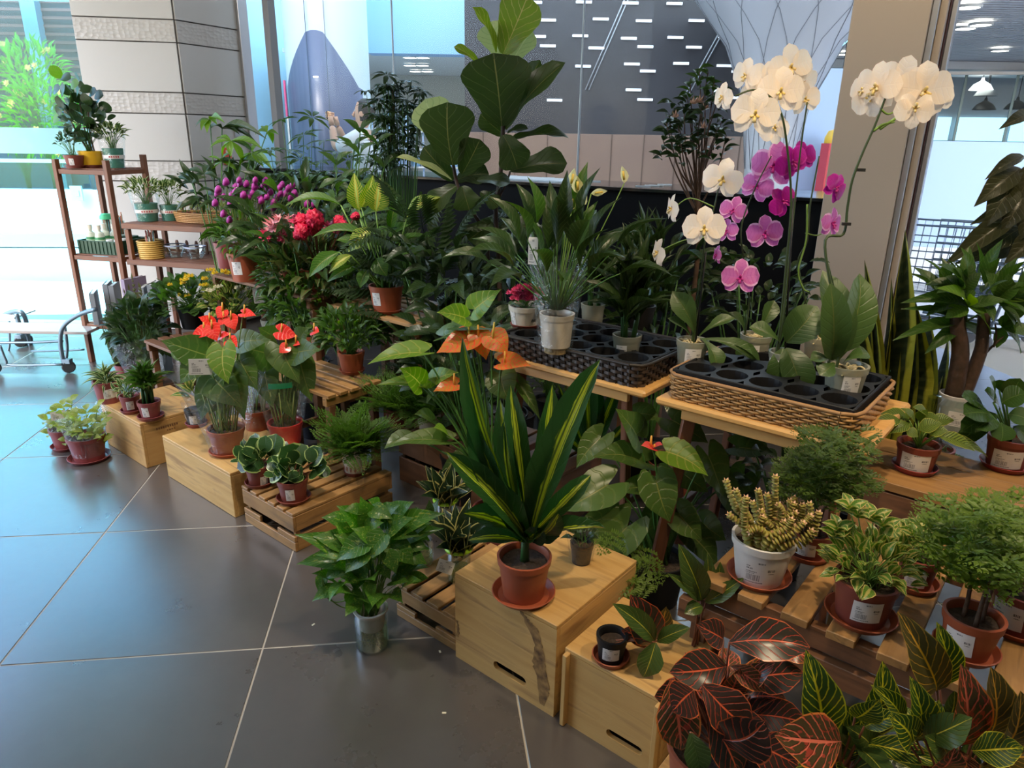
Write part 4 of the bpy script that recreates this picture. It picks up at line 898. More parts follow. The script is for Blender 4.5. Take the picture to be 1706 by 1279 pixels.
# shopping trolleys behind the right glass
def cart(label, base, rz, sc=1):
    r = thing('shopping_trolley', label, 'trolley', base, rz, 'nested shopping trolleys'); WM = mat('chrome wire', (.10, .13, .17), .3, .7)
    z0, z1, L, W0, W1 = .42, .95, .85, .44, .54
    bm = bmesh.new()
    def cn(v): return [Vector((-L/2*(1-.12*(1-v)), -(W0+(W1-W0)*v)/2, z0+(z1-z0)*v+.0)), Vector((L/2, -(W0+(W1-W0)*v)/2, z0+(z1-z0)*v)), Vector((L/2, (W0+(W1-W0)*v)/2, z0+(z1-z0)*v)), Vector((-L/2*(1-.12*(1-v)), (W0+(W1-W0)*v)/2, z0+(z1-z0)*v))]
    for v in (0, .25, .5, .75, 1):
        c = cn(v); tube(bm, c+[c[0]], .005 if v < 1 else .008, n=4)
    lo, hi = cn(0), cn(1)
    for i in range(4):
        n = 15 if i % 2 == 0 else 9
        for k in range(n): tube(bm, [lo[i].lerp(lo[(i+1) % 4], k/n), hi[i].lerp(hi[(i+1) % 4], k/n)], .0025, n=3)
    for k in range(1, 9): tube(bm, [lo[0].lerp(lo[3], k/9), lo[1].lerp(lo[2], k/9)], .0025, n=3)
    o = link('wire_basket', bmesh_done(bm, 'wire'), WM, r)
    bm = bmesh.new()
    for y in (-.2, .2): tube(bm, smoothpts([(-.42, y*1.2, .95), (-.45, y, .6), (-.40, y, .2), (-.3, y, .13), (.42, y*.9, .16)], 4), .012, n=6)
    tube(bm, [(-.40, -.2, .2), (-.40, .2, .2)], .01, n=6); link('chassis', bmesh_done(bm, 'chassis'), WM, r)
    bm = bmesh.new(); tube(bm, [(-.5, -.27, 1.0), (-.5, .27, 1.0)], .016, n=8); link('handle', bmesh_done(bm, 'handle'), mat('dark trolley handle', (.10, .05, .05), .4), r)
    for x, y in ((-.38, -.2), (-.38, .2), (.4, -.18), (.4, .18)): link('wheel', lathe([(0, -.014), (.055, -.014), (.062, 0), (.055, .014), (0, .014)], 18, 'wheel'), mat('grey wheel', (.12, .12, .13), .5), r, Matrix.Translation((x, y, .062)) @ Matrix.Rotation(PI/2, 4, 'X'))
    return r
cb = onz(1560, 570); 
for i, lb in enumerate(('wire shopping trolley nearest the beige pillar behind the right glass', 'second wire shopping trolley, nested behind the nearest one', 'third wire shopping trolley, at the right edge of the row')):
    cart(lb, Vector((cb.x+.02+.33*i, cb.y+.15-.10*i, 0)), math.radians(150))

# ------------------------------------------------------------------ leaf looks
L_DK = leafmat('dark glossy leaf', (.022, .075, .016), (.012, .045, .012), vein=(.05, .13, .035), vamt=.5, trans=.22, rough=.3)
L_MID = leafmat('mid green leaf', (.04, .15, .022), (.022, .09, .015), vein=(.10, .24, .05), vamt=.4, trans=.3)
L_BRT = leafmat('bright green leaf', (.10, .32, .035), (.06, .22, .025), vein=(.2, .42, .08), vamt=.4, trans=.4)
L_LIME = leafmat('lime nettle leaf', (.22, .46, .08), (.13, .34, .05), vein=(.42, .62, .22), vamt=.8, trans=.4, vn=8)
L_POTH = leafmat('pothos leaf', (.05, .22, .025), (.03, .16, .02), vein=(.09, .28, .05), vamt=.5, blotch=(.16, .36, .06), bamt=.40, trans=.32, rough=.28)
L_PEP = leafmat('round leaf with cream rim', (.022, .10, .022), (.015, .07, .018), edge=(.36, .46, .15), edgew=.13, rough=.25, trans=.15, blotch=(.10, .2, .08), bamt=.3)
L_DRAC = leafmat('striped dracaena leaf', (.016, .085, .018), (.012, .065, .016), stripe=(.30, .62, .04), stripew=.28, lines=34, rough=.34, trans=.28)
L_ANT = leafmat('anthurium leaf', (.055, .165, .03), (.035, .115, .022), vein=(.09, .20, .045), vamt=.4, vn=6, mid=(.13, .25, .055), midw=.045, trans=.25, rough=.3)
L_ANT2 = leafmat('pale anthurium leaf', (.11, .33, .03), (.08, .26, .025), vein=(.26, .45, .09), vamt=.5, vn=6, mid=(.30, .50, .1), midw=.05, trans=.4)
L_SPA = leafmat('red spathe', (.80, .045, .03), (.68, .03, .025), vein=(.95, .18, .10), vamt=.5, vn=6, rough=.18, trans=.15)
L_ORA = leafmat('orange spathe', (.66, .17, .03), (.36, .28, .04), vein=(.80, .06, .03), vamt=.9, vn=8, rough=.28, trans=.3, blotch=(.75, .12, .04), bamt=.45)
L_PNK = leafmat('coral spathe', (.85, .13, .12), (.8, .10, .1), vein=(.95, .3, .25), vamt=.4, rough=.25)
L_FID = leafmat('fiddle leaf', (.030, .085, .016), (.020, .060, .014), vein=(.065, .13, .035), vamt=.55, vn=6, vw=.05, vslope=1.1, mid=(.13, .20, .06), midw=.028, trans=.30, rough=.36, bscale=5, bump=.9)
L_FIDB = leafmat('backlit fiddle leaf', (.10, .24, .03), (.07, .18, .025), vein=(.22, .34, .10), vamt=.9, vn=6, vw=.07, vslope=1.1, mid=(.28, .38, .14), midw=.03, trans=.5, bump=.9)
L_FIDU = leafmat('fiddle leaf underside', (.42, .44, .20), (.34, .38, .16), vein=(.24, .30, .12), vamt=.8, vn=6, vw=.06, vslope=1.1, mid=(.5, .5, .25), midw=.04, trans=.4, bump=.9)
L_DIE = leafmat('dieffenbachia leaf', (.10, .34, .03), (.07, .26, .03), vein=(.50, .66, .16), vamt=.75, vn=15, vw=.2, mid=(.55, .68, .2), midw=.08, trans=.4, stripe=(.42, .62, .12), stripew=.25)
L_DIE2 = leafmat('green dieffenbachia leaf', (.05, .22, .025), (.035, .15, .02), vein=(.14, .34, .06), vamt=.5, vn=12, mid=(.22, .4, .1), midw=.05, trans=.32)
L_SAN = leafmat('snake plant leaf', (.022, .06, .028), (.015, .045, .02), vein=(.045, .10, .04), vamt=.7, vn=26, vw=.28, vslope=.1, edge=(.42, .42, .05), edgew=.26, rough=.42, trans=.05)
L_SAN2 = leafmat('variegated birds nest snake plant leaf', (.010, .040, .014), (.008, .03, .012), edge=(.50, .46, .16), edgew=.14, rough=.35, trans=.06)
L_ORL = leafmat('orchid leaf', (.042, .135, .03), (.03, .10, .024), mid=(.09, .17, .04), midw=.03, rough=.36, trans=.12, bscale=3, bump=.3)
L_CRO = leafmat('dark red croton leaf', (.045, .026, .022), (.030, .028, .018), vein=(.50, .07, .04), vamt=.8, vn=7, vw=.10, vslope=.9, mid=(.68, .13, .06), midw=.06, edge=(.62, .14, .05), edgew=.05, rough=.28, trans=.12, blotch=(.14, .03, .02), bamt=.33, bump=.9)
L_CRP = leafmat('pink veined croton leaf', (.10, .055, .022), (.05, .05, .02), vein=(.72, .16, .10), vamt=.95, vn=8, vw=.13, vslope=.9, mid=(.80, .20, .13), midw=.09, edge=(.72, .22, .06), edgew=.07, rough=.28, trans=.12, blotch=(.40, .06, .04), bamt=.42, bump=.9)
L_CRY = leafmat('yellow veined croton leaf', (.030, .12, .020), (.022, .09, .018), vein=(.66, .62, .04), vamt=.95, vn=10, vw=.12, vslope=.9, mid=(.75, .68, .05), midw=.08, edge=(.55, .55, .05), edgew=.06, rough=.28, trans=.14, bump=.9)
L_CRG = leafmat('green croton leaf', (.045, .14, .03), (.035, .11, .025), vein=(.12, .24, .04), vamt=.5, vn=9, vslope=.9, mid=(.60, .55, .08), midw=.045, rough=.3, trans=.14, bump=.8)
L_CRO2 = leafmat('orange ribbed croton leaf', (.06, .09, .025), (.05, .07, .02), vein=(.70, .36, .05), vamt=.6, vn=8, vw=.09, vslope=.9, mid=(.80, .42, .06), midw=.07, edge=(.4, .3, .05), edgew=.04, rough=.28, trans=.12, bump=.8)
L_HOY = leafmat('small variegated leaf', (.07, .26, .03), (.05, .19, .025), stripe=(.32, .50, .14), stripew=.25, mid=(.34, .5, .16), midw=.05, edge=(.40, .56, .18), edgew=.16, rough=.3, trans=.28, vein=(.2, .4, .1), vamt=.4)
L_SUC = leafmat('stacked succulent leaf', (.30, .42, .085), (.24, .36, .07), edge=(.62, .30, .17), edgew=.22, rough=.42, trans=.1)
L_ARA = leafmat('fine aralia leaf', (.105, .28, .03), (.065, .20, .022), trans=.35)
L_ARD = leafmat('dark aralia leaf', (.055, .16, .02), (.035, .11, .016), trans=.28)
L_FRN = leafmat('fern leaf', (.085, .26, .045), (.05, .18, .03), trans=.35)
L_PIL = leafmat('quilted leaf', (.14, .34, .05), (.09, .25, .035), vein=(.035, .10, .02), vamt=.7, vn=12, vw=.2, edge=(.26, .46, .08), edgew=.1, trans=.3, bump=1.6)
L_VAR = leafmat('cream edged small leaf', (.05, .15, .03), (.035, .11, .025), edge=(.46, .50, .22), edgew=.3, trans=.25)
L_ROS = leafmat('grey green needle', (.10, .20, .10), (.07, .15, .07), trans=.25, rough=.6)
L_ROS2 = leafmat('olive needle', (.14, .22, .08), (.10, .17, .06), trans=.25, rough=.6)
PET_W = leafmat('cream white petal', (.85, .78, .70), (.83, .75, .66), vein=(.88, .80, .74), vamt=.5, vn=5, rough=.5, trans=.30, bump=.25)
PET_P = leafmat('lilac pink petal', (.66, .20, .50), (.58, .16, .46), vein=(.52, .10, .40), vamt=.5, vn=5, edge=(.80, .46, .70), edgew=.20, rough=.45, trans=.28, bump=.25)
PET_M = leafmat('magenta petal', (.42, .012, .26), (.34, .010, .22), vein=(.25, .006, .16), vamt=.5, vn=5, edge=(.50, .04, .34), edgew=.15, rough=.4, trans=.25, bump=.25)
LIP_Y = mat('yellow lip', (.72, .48, .06), .4, col2=(.76, .70, .52), scale=90); LIP_M = mat('magenta lip', (.45, .02, .24), .4); LIP_O = mat('orange spadix', (.78, .36, .05), .45); LIP_YG = mat('yellow spadix', (.70, .50, .08), .45)
def T_(k, m, **kw): return tpl(k, m, **kw)
# ------------------------------------------------------------------ flower builders
def petmesh(name, m, prf, arch, wave=.0, fold=.05): return tpl(prf, m, arch=arch, fold=fold, wave=wave, nu=4, nv=6, variants=2)
def orchid_flower(pl, c, size, m, lipm, face=None, roll=0, side=0):
    """moth orchid bloom facing the viewer, size = full width"""
    c = Vector(c); toc = (Vector((0, -.2, H))-(pl.b+c)).normalized(); right = toc.cross(Vector((0, 0, 1))).normalized()*-1
    f = (face or (toc+right*side)).normalized(); up0 = Vector((math.sin(roll), 0, math.cos(roll))); a, u, n = basis(up0, f) if False else (None, None, None)
    n = f; u = (up0-n*up0.dot(n)).normalized(); a = u.cross(n)
    s2 = size/2; P = tpl('round', m, arch=.10, fold=.04, wave=.02, nu=4, nv=6, variants=3); Q = tpl('round', m, arch=.08, fold=.10, nu=4, nv=6, variants=2)
    bm = bmesh.new()
    for (ang, L, r0, r1) in ((0, .16, .07, .05), (PI, .34, .05, .10), (PI-.9, .22, .04, .06), (PI+.9, .22, .04, .06)):
        d = u*math.cos(ang)+a*math.sin(ang); tube(bm, [n*.004, d*L*s2*.6+n*.3*s2, d*L*s2+n*.34*s2], r0*s2*1.3, r1*s2, 6)
    first = link('flower', bmesh_done(bm, 'lip'), lipm, pl.root, c)
    def pt(T, ang, L, w_, lift):
        d = u*math.cos(ang)+a*math.sin(ang); link('petal', pl.r.choice(T), None, first, orient(n*lift+d*s2*.06, d-n*.12*(1 if lift > 0 else .2), n, w_*s2, L*s2, L*s2))
    pt(Q, 0, 1.02, .80, .0)
    for s_ in (-1, 1): pt(Q, s_*2.35, 1.0, .72, -.002)
    for s_ in (-1, 1): pt(P, s_*(1.45+pl.r.uniform(-.05, .05)), 1.03, 1.22, .004)
    return first
def spathe(pl, c, tipp, w_, m, n, spm=LIP_O, sl=.045, sdir=None, T=None, zs=.7):
    T = T or tpl('heart', m, arch=.10, fold=.10, nu=6, nv=8); lf = pl.leaf(T, c, tipp, w_, n=n, zs=zs, name='spathe')
    c = Vector(c); d = Vector(sdir) if sdir is not None else (Vector((0, 0, 1))+Vector(n)*.4); bm = bmesh.new(); o = c+(Vector(tipp)-c)*.12; tube(bm, [o, o+d.normalized()*sl*.5, o+d.normalized()*sl], .0052, .003, 6)
    link('spadix', bmesh_done(bm, 'spadix'), spm, pl.root); return lf
CL = {}
def cluster_mesh(key, m, n=5, layers=2, cup=.5, prf='round'):
    k = (key, m.name, n, layers)
    if k in CL: return CL[k]
    bm = bmesh.new(); uvl = bm.loops.layers.uv.new('UVMap')
    for l_ in range(layers):
        s_ = 1-.28*l_
        for i in range(n):
            an = 2*PI*(i+.5*l_)/n; d = Vector((math.cos(an), math.sin(an), 0)); sd = Vector((-d.y, d.x, 0)); g = []
            for j in range(4):
                v = j/3; g.append([bm.verts.new(d*v*s_+sd*x*prof(prf, v)*.5*s_*2.6/n*1.25+Vector((0, 0, cup*(l_+.35)*v*v*.6+.12*l_+abs(x)*.05))) for x in (-1, 0, 1)])
            for j in range(3):
                for i2 in range(2):
                    f = bm.faces.new((g[j][i2], g[j][i2+1], g[j+1][i2+1], g[j+1][i2])); f.smooth = True
                    for lo, (x, y) in zip(f.loops, ((i2, j), (i2+1, j), (i2+1, j+1), (i2, j+1))): lo[uvl].uv = (x/2, y/3)
    me = bpy.data.meshes.new('flower'); bm.to_mesh(me); bm.free(); me.materials.append(m); CL[k] = me; return me
def ballmesh(key, m, spikes=True, amp=.16, subd=3, freq=5):
    if key in CL: return CL[key]
    bm = bmesh.new(); bmesh.ops.create_icosphere(bm, subdivisions=subd, radius=1)
    for i, v in enumerate(bm.verts): v.co *= 1+amp*((i*7919 % 13)/13-.5)*(2 if spikes else 0)+(0 if spikes else amp*noise.noise(v.co*freq)); 
    me = bmesh_done(bm, key); me.materials.append(m); CL[key] = me; return me
def flower(pl, me, c, size, n=None, name='flower'):
    n = n or Vector((pl.r.uniform(-.3, .3), -.5, 1)); return link(name, me, None, pl.root, orient(c, Vector((1, pl.r.uniform(-1, 1), 0)), n, size, size, size))
def flat(key, c, r=.5): return mat(key, c, r)
LABROT = dict()

# ================================================================== FLOOR, LEFT END
for (px, py, rt, h, lb, sd, card_) in ((150, 764, .088, .125, 'lime-leaved pot plant in a clear sleeve on the floor at the far left', 3, 0), (112, 745, .068, .105, 'smaller lime-leaved pot plant with a white tag, behind the sleeved one on the floor', 5, 1)):
    p = Plant('nettle_plant', lb, px, py, 0, group='lime leaved plants on the floor', seed=sd); p.pot(rt, rt*.76, h, MAROON, saucer=rt*1.12)
    T = tpl('ovate', L_LIME, arch=.18, fold=.1, wave=.03)
    for q in range(11 if not card_ else 7):
        a = q*2.4; b0 = Vector((.04*math.cos(a), .04*math.sin(a), h-.01)); t_ = Vector(((rt*.95)*math.cos(a), rt*.9*math.sin(a), h+.05+.085*((q*5) % 4)/3)); p.stem(bez(b0, (b0+t_)/2+Vector((0, 0, .03)), t_, 4), .0025, .0018, GREENL)
        for k in range(6):
            b = t_-Vector((0, 0, .018*k)); d = Vector((math.cos(k*1.6+a), math.sin(k*1.6+a), .25+.1*(k == 0)*4)); p.leaf(T, b, b+d.normalized()*p.r.uniform(.04, .065), p.r.uniform(.03, .042))
    if not card_: p.sleeve(rt*.82, rt*1.3, h+.10, .03)
    else: p.sleeve(rt*.8, rt*1.2, h+.06, .03); p.card(p.W(97, 692, -.07), .065, .045)
    p.done()
# ================================================================== WINE CRATE
T_DR = tpl('lance', L_DK, arch=.15, fold=.15)
p = Plant('grassy_pot_plant', 'pot plant with narrow grey-green leaves in the largest maroon pot on the wine crate', 183, 668, .235); p.pot(.065, .052, .115, MAROON, saucer=None, lab=(8, .065, .05, .5))
p.rosette(tpl('lance', L_VAR, arch=.2, fold=.1), 46, (0, 0, .10), .12, .018, 75, -15); p.done()
p = Plant('mottled_pot_plant', 'small pot plant with spotted leaves in the middle maroon pot on the wine crate', 220, 686, .235); p.pot(.046, .036, .085, MAROON, saucer=.052, lab=(-5, .035, .045, .5))
p.bush(tpl('ovate', L_VAR, arch=.2), 46, (0, 0, .115), (.055, .055, .045), .045, .018); p.done()
p = Plant('lucky_bamboo', 'dark green upright leafy plant in the maroon pot at the crate corner', 252, 696, .235); p.pot(.052, .040, .085, MAROON, saucer=.062, lab=(-28, .032, .055, .5))
bm = bmesh.new()
for k in range(7): tube(bm, [(.022*math.cos(k), .022*math.sin(k), .07), (.022*math.cos(k), .022*math.sin(k), .17+.02*(k % 3))], .008, n=6)
p.part('cane', bm, mat('dark green cane', (.03, .09, .02), .4))
for k in range(13):
    a = k*2.4; o = Vector((.02*math.cos(a), .02*math.sin(a), .13+.012*(k % 5))); p.rosette(tpl('lance', L_MID, arch=.16, fold=.15), 7, o, .13, .028, 82, 20, ph0=a)
p.done()
# rosemary bushes behind, standing on the floor left of the ladder shelf
def needles(p, n, c, rad, h, m, L=.02, sp=.035):
    T = frondmesh(m, pairs=16, sub=0, spread=.16, droop=.0, key='sprig')
    for i in range(n):
        a = i*2.4; r_ = math.sqrt((i+.5)/n); b = Vector((c[0]+rad*r_*.5*math.cos(a), c[1]+rad*r_*.5*math.sin(a), c[2])); t_ = Vector((c[0]+rad*r_*math.cos(a)*1.1, c[1]+rad*r_*math.sin(a), c[2]+h*(1-.35*r_)*p.r.uniform(.75, 1.05)))
        for q in range(3): p.leaf(T, b.lerp(t_, .0), t_, (t_-b).length*.42, n=Vector((math.cos(q*1.05+a), math.sin(q*1.05+a), .2)), name='sprig')
for (px, py, h, rad, lb, m) in ((176, 658, .42, .09, 'grey-green rosemary bush at the far left behind the wine crate', L_ROS), (214, 650, .55, .10, 'taller olive-green rosemary bush beside the ladder shelf post', L_ROS2)):
    p = Plant('rosemary', lb, px, py, .12, group='rosemary bushes'); p.b = p.b+Vector((0, .25, 0)); p.root.location = p.b; p.pot(.06, .05, .11, MAROON); needles(p, 44, (0, 0, .09), rad, h, m); p.done()
stool = root_st('low_plant_stand', 'low dark stand under the rosemary bushes', 'stand', 0, 0); stool.location = Plant.__dict__ and (PLANTS[-1].b+Vector((-.05, 0, -.12))); stool.location.z = 0
board(stool, 'top_board', (0, 0, .108), .5, .2, .02, DARKW); [board(stool, 'leg', (x, y, .049), .098, .03, .03, DARKW, 'z') for x in (-.22, .22) for y in (-.07, .07)]
# big dark glossy plant left of centre (behind box 1-2)
p = Plant('glossy_shrub', 'dark glossy-leaved bush in a clear wrapper between the rosemary and the kalanchoe', 268, 668, .0); p.b = p.b+Vector((-.02, -.08, 0)); p.root.location = p.b; p.pot(.08, .06, .20, BLACKP)
p.bush(tpl('ovate', L_DK, arch=.16, fold=.1), 120, (0, .0, .46), (.15, .11, .17), .085, .05, low=-.8); p.sleeve(.08, .16, .36, .08); p.done()
# ================================================================== PINE BOX: anthuriums
p = Plant('jade_pot_plant', 'small plant in a wrapped black pot at the back corner of the pine box', 328, 708, .21); p.pot(.046, .036, .08, BLACKP, saucer=.052, sm=MAROON, lab=(-20, .035, .045, .45))
for i, (a, b) in enumerate((((318, 655), (292, 640)), ((322, 650), (300, 628)), ((325, 655), (330, 626)), ((330, 655), (352, 636)), ((318, 662), (282, 660)), ((328, 660), (346, 652)), ((322, 648), (312, 622)))): p.leaf(tpl('ovate', L_HOY, arch=.2), p.W(*a), p.W(*b, -.02), .035)
p.sleeve(.045, .06, .11, .02); p.done()
def red_anthurium(name, lb, px, py, z, potm, rt, rb, h, leaves, spathes, seed, sl, cards=(), sau=None, rib=None, mats=None):
    p = Plant(name, lb, px, py, z, group='red anthuriums in clear sleeves', seed=seed); p.pot(rt, rb, h, potm, saucer=sau)
    T = tpl('heart', L_ANT, arch=.10, fold=.06, nu=6, nv=8, lobe=.22); T2 = tpl('heart', L_ANT2, arch=.10, fold=.08, nu=6, nv=8, lobe=.22)
    for (b, t, w_, dd, br) in leaves:
        B = p.W(b[0], b[1], dd); t_ = p.W(t[0], t[1], dd-.06); p.leaf(T2 if br else T, B, t_, w_, n=Vector((0, -1, .55)), zs=.8)
        p.stem(bez((p.r.uniform(-.03, .03), p.r.uniform(-.03, .03), h-.02), B*.6+Vector((0, 0, h*.4)), B, 6), .003, .0025, GREENL)
    for (b, t, w_, dd, nz) in spathes:
        B = p.W(b[0], b[1], dd); t_ = p.W(t[0], t[1], dd-.02); spathe(p, B, t_, w_, L_SPA, Vector((0, -.8, nz)), sl=.04, sdir=Vector((.1, -.1, 1)))
        p.stem(bez((p.r.uniform(-.02, .02), 0, h-.02), B*.5+Vector((0, 0, h*.5)), B, 6), .003, .0025, GREENL)
    for k in range(10): a = k*2.4; p.stem([(rt*.5*math.cos(a), rt*.5*math.sin(a), h-.02), (rt*1.0*math.cos(a), rt*.8*math.sin(a), h+.16)], .0035, .0025, mat('yellow green stem', (.28, .34, .08), .5))
    p.sleeve(rt*.95, *sl)
    for (c, ww, hh, ro) in cards: p.card(p.W(c[0], c[1], -.14), ww, hh, roll=ro)
    p.done(); return p
p = red_anthurium('red_anthurium', 'red anthurium in a flared clear sleeve at the front of the pine box', 381, 753, .21, TERRA, .079, .060, .115,
  [((345, 592), (268, 567), .15, -.05, 0), ((372, 580), (381, 640), .125, -.09, 1), ((352, 625), (405, 680), .16, -.02, 0), ((388, 620), (408, 700), .12, .0, 0), ((352, 640), (335, 700), .12, .03, 0), ((400, 600), (430, 650), .12, .04, 0), ((330, 600), (300, 640), .12, .05, 0), ((400, 570), (452, 566), .11, .05, 0), ((300, 580), (330, 610), .1, .06, 0), ((370, 650), (350, 690), .11, .05, 0)],
  [((343, 550), (318, 562), .062, -.03, .8), ((352, 537), (330, 528), .055, .02, .9), ((352, 545), (362, 568), .075, -.03, .5), ((365, 562), (385, 556), .045, -.02, .9), ((372, 517), (362, 530), .06, .03, .4), ((374, 532), (363, 543), .04, .02, .6), ((384, 530), (392, 550), .065, .02, .5), ((405, 522), (427, 526), .05, .04, 1), ((382, 568), (396, 578), .062, -.05, .6)],
  11, (.185, .34, .02), [((334, 611), .088, .068, .1)], sau=.083)
p = red_anthurium('red_anthurium', 'red anthurium with a green ribbon round its flat sleeve, right of the flared one', 478, 735, .21, mat('red gift wrap', (.55, .02, .02), .3), .078, .062, .10,
  [((450, 590), (402, 578), .17, .0, 0), ((490, 588), (535, 582), .13, -.02, 0), ((465, 575), (500, 640), .15, -.01, 0), ((440, 610), (455, 680), .13, .0, 0), ((500, 600), (520, 670), .13, .02, 0), ((470, 640), (490, 700), .13, .03, 0), ((455, 560), (430, 545), .1, .05, 0), ((500, 565), (515, 545), .1, .06, 0)],
  [((466, 552), (496, 560), .075, .0, .35), ((478, 578), (465, 588), .055, -.04, .5), ((522, 552), (532, 553), .05, .02, .8), ((492, 572), (500, 574), .03, -.02, .6)],
  12, (.135, .34, .02), [])
bm = bmesh.new(); r_ = .128
for k in range(9): a = math.atan2(-p.b.y, -p.b.x)-.45+.1*k; bm.verts.new((r_*math.cos(a), r_*math.sin(a), .300)); bm.verts.new((r_*math.cos(a), r_*math.sin(a), .325))
bm.verts.ensure_lookup_table(); [bm.faces.new((bm.verts[2*k], bm.verts[2*k+2], bm.verts[2*k+3], bm.verts[2*k+1])) for k in range(8)]
p.part('ribbon', bm, mat('green ribbon', (.01, .22, .09), .35))
red_anthurium('red_anthurium', 'dark sleeved anthurium with a white tag between the two red ones, pot half hidden', 430, 712, .21, TERRA, .07, .055, .10,
  [((420, 590), (405, 640), .12, .0, 0), ((432, 600), (440, 660), .12, .0, 0), ((440, 580), (430, 620), .1, .02, 0)], [], 13, (.09, .30, .02), [((424, 606), .055, .07, -.15)])
# ================================================================== ROUND LEAF PEPEROMIAS on the slatted crate
TP = tpl('round', L_PEP, arch=.06, fold=.04, nu=6, nv=6)
for (px, py, rt, h, lb, sd, W_, lab) in ((433, 806, .052, .085, 'cream-rimmed round-leaf plant in the rear terracotta pot on the slatted crate', 21, [((440, 775), (400, 770)), ((430, 770), (398, 750)), ((435, 760), (415, 730)), ((440, 755), (442, 725)), ((450, 760), (460, 722)), ((455, 765), (478, 735)), ((445, 785), (425, 790)), ((455, 780), (485, 762)), ((425, 765), (395, 780)), ((450, 770), (470, 790))], (25, .035, .045, .3)),
                                      (490, 832, .060, .092, 'cream-rimmed round-leaf plant in the front terracotta pot on the slatted crate', 22, [((480, 775), (448, 790)), ((490, 780), (455, 800)), ((500, 780), (468, 745)), ((505, 775), (500, 738)), ((515, 775), (535, 745)), ((520, 785), (545, 770)), ((505, 790), (480, 800)), ((515, 790), (530, 790)), ((495, 770), (480, 752)), ((520, 770), (515, 745)), ((500, 785), (500, 810)), ((525, 785), (552, 785)), ((490, 788), (462, 775))], (-15, .035, .05, .45))):
    p = Plant('round_leaf_plant', lb, px, py, .167, group='round leaf plants on the crate', seed=sd); p.pot(rt, rt*.78, h, TERRA2, saucer=rt*1.15, lab=lab)
    for i, (a, b) in enumerate(W_):
        B = p.W(*a, p.r.uniform(-.03, .04)); t_ = p.W(*b, p.r.uniform(-.07, .05)); p.leaf(TP, B, t_, (t_-B).length*p.r.uniform(.85, 1.0), n=Vector((0, -.7, .8)), zs=.8); p.stem(bez((0, 0, h-.02), B*.6+Vector((0, 0, .05)), B, 4), .0032, .002, RSTEM)
    p.bush(TP, 26, (0, .01, h+.035), (.075, .07, .04), .05, .044, up=.5); p.done()
# fern in the white decorated pot
def fern(name, lb, px, py, z, pot, n, L, m=L_FRN, seed=None, group=None, lean=0, e0=70, e1=0, w_=.5, c=None, key='fern', **kw):
    p = Plant(name, lb, px, py, z, seed=seed, group=group); p.pot(**pot); T = frondmesh(m, pairs=10, sub=3, spread=.30, droop=.45, key=key, lf=.52)
    for i in range(n):
        f = i/n; e = math.radians(e0+(e1-e0)*f+p.r.uniform(-12, 12)); a = i*2.39996; LL = L*p.r.uniform(.65, 1.1); d = Vector((math.cos(a)*math.cos(e)+lean, math.sin(a)*math.cos(e), math.sin(e)))
        o = Vector((.015*math.cos(a), .015*math.sin(a), p.top-.015)); p.leaf(T, o, o+d.normalized()*LL, LL*w_*1.6, n=Vector((0, 0, 1)), zs=1, name='frond')
    p.done(); return p
p = fern('potted_fern', 'lacy fern in a white patterned pot on the slatted crate', 592, 788, .167, dict(rt=.056, rb=.043, h=.105, m=WHITEC, saucer=.05, sm=TERRA2), 46, .24, seed=31)
for k in range(7):
    a = math.atan2(-p.b.y, -p.b.x)-1.2+.4*k; r_ = .0475
    bm = bmesh.new()
    for q in range(3): tube(bm, [(r_*math.cos(a+.05*math.cos(t)*(1+q*.3))*1.01, r_*math.sin(a+.05*math.cos(t)*(1+q*.3))*1.01, .04+.008*math.sin(t)*(1+q*.4)) for t in [x*PI/5 for x in range(11)]], .0008, n=3)
    p.part('painted_motif', bm, mat('pale red glaze', (.45, .16, .12), .4))
# ferns on the dark crates behind
for (px, py, z, lb, wp, L, m, sd) in ((662, 708, .28, 'dark fern in the shade right of the patterned pot', 0, .22, L_FRN, 32), (715, 718, .28, 'fern in a pale round pot on the dark middle crate', 1, .21, L_FRN, 33), (770, 700, .27, 'feathery fern behind the orange anthurium stems', 1, .21, L_FRN, 34), (730, 665, .28, 'fine fern at the back of the dark middle crate', 0, .20, L_ARD, 35), (690, 650, .28, 'shaded fern under the dieffenbachia stand', 0, .19, L_ARD, 36)):
    fern('potted_fern', lb, px, py, z, dict(rt=.055, rb=.042, h=.09, m=WHITEC if wp else TERRA2), 34, L, m, sd, 'ferns on the dark crates')
# ================================================================== leafy green gardenias
TG = tpl('ovate', L_MID, arch=.2, fold=.14); TGb = tpl('ovate', L_BRT, arch=.2, fold=.14)
p = Plant('gardenia', 'dense leafy green bush in a terracotta pot on the mid-height slatted crate', 587, 620, .48, group='dense leafy bushes'); p.pot(.062, .048, .10, TERRA, saucer=.062)
p.bush(TG, 190, (.0, 0, .19), (.165, .14, .095), .068, .030, low=-.6); p.bush(TGb, 45, (.0, -.02, .2), (.15, .12, .075), .045, .018, stems=False, low=-.5); p.done()
p = Plant('gardenia', 'larger leafy green bush behind the sleeved anthuriums', 500, 618, .46, group='dense leafy bushes'); p.b.y += .25; p.root.location = p.b; p.pot(.07, .055, .12, TERRA)
p.bush(TG, 250, (.0, 0, .27), (.23, .18, .14), .07, .032, low=-.8); p.bush(TGb, 40, (.0, -.03, .28), (.2, .15, .12), .04, .018, stems=False, low=-.5); p.done()
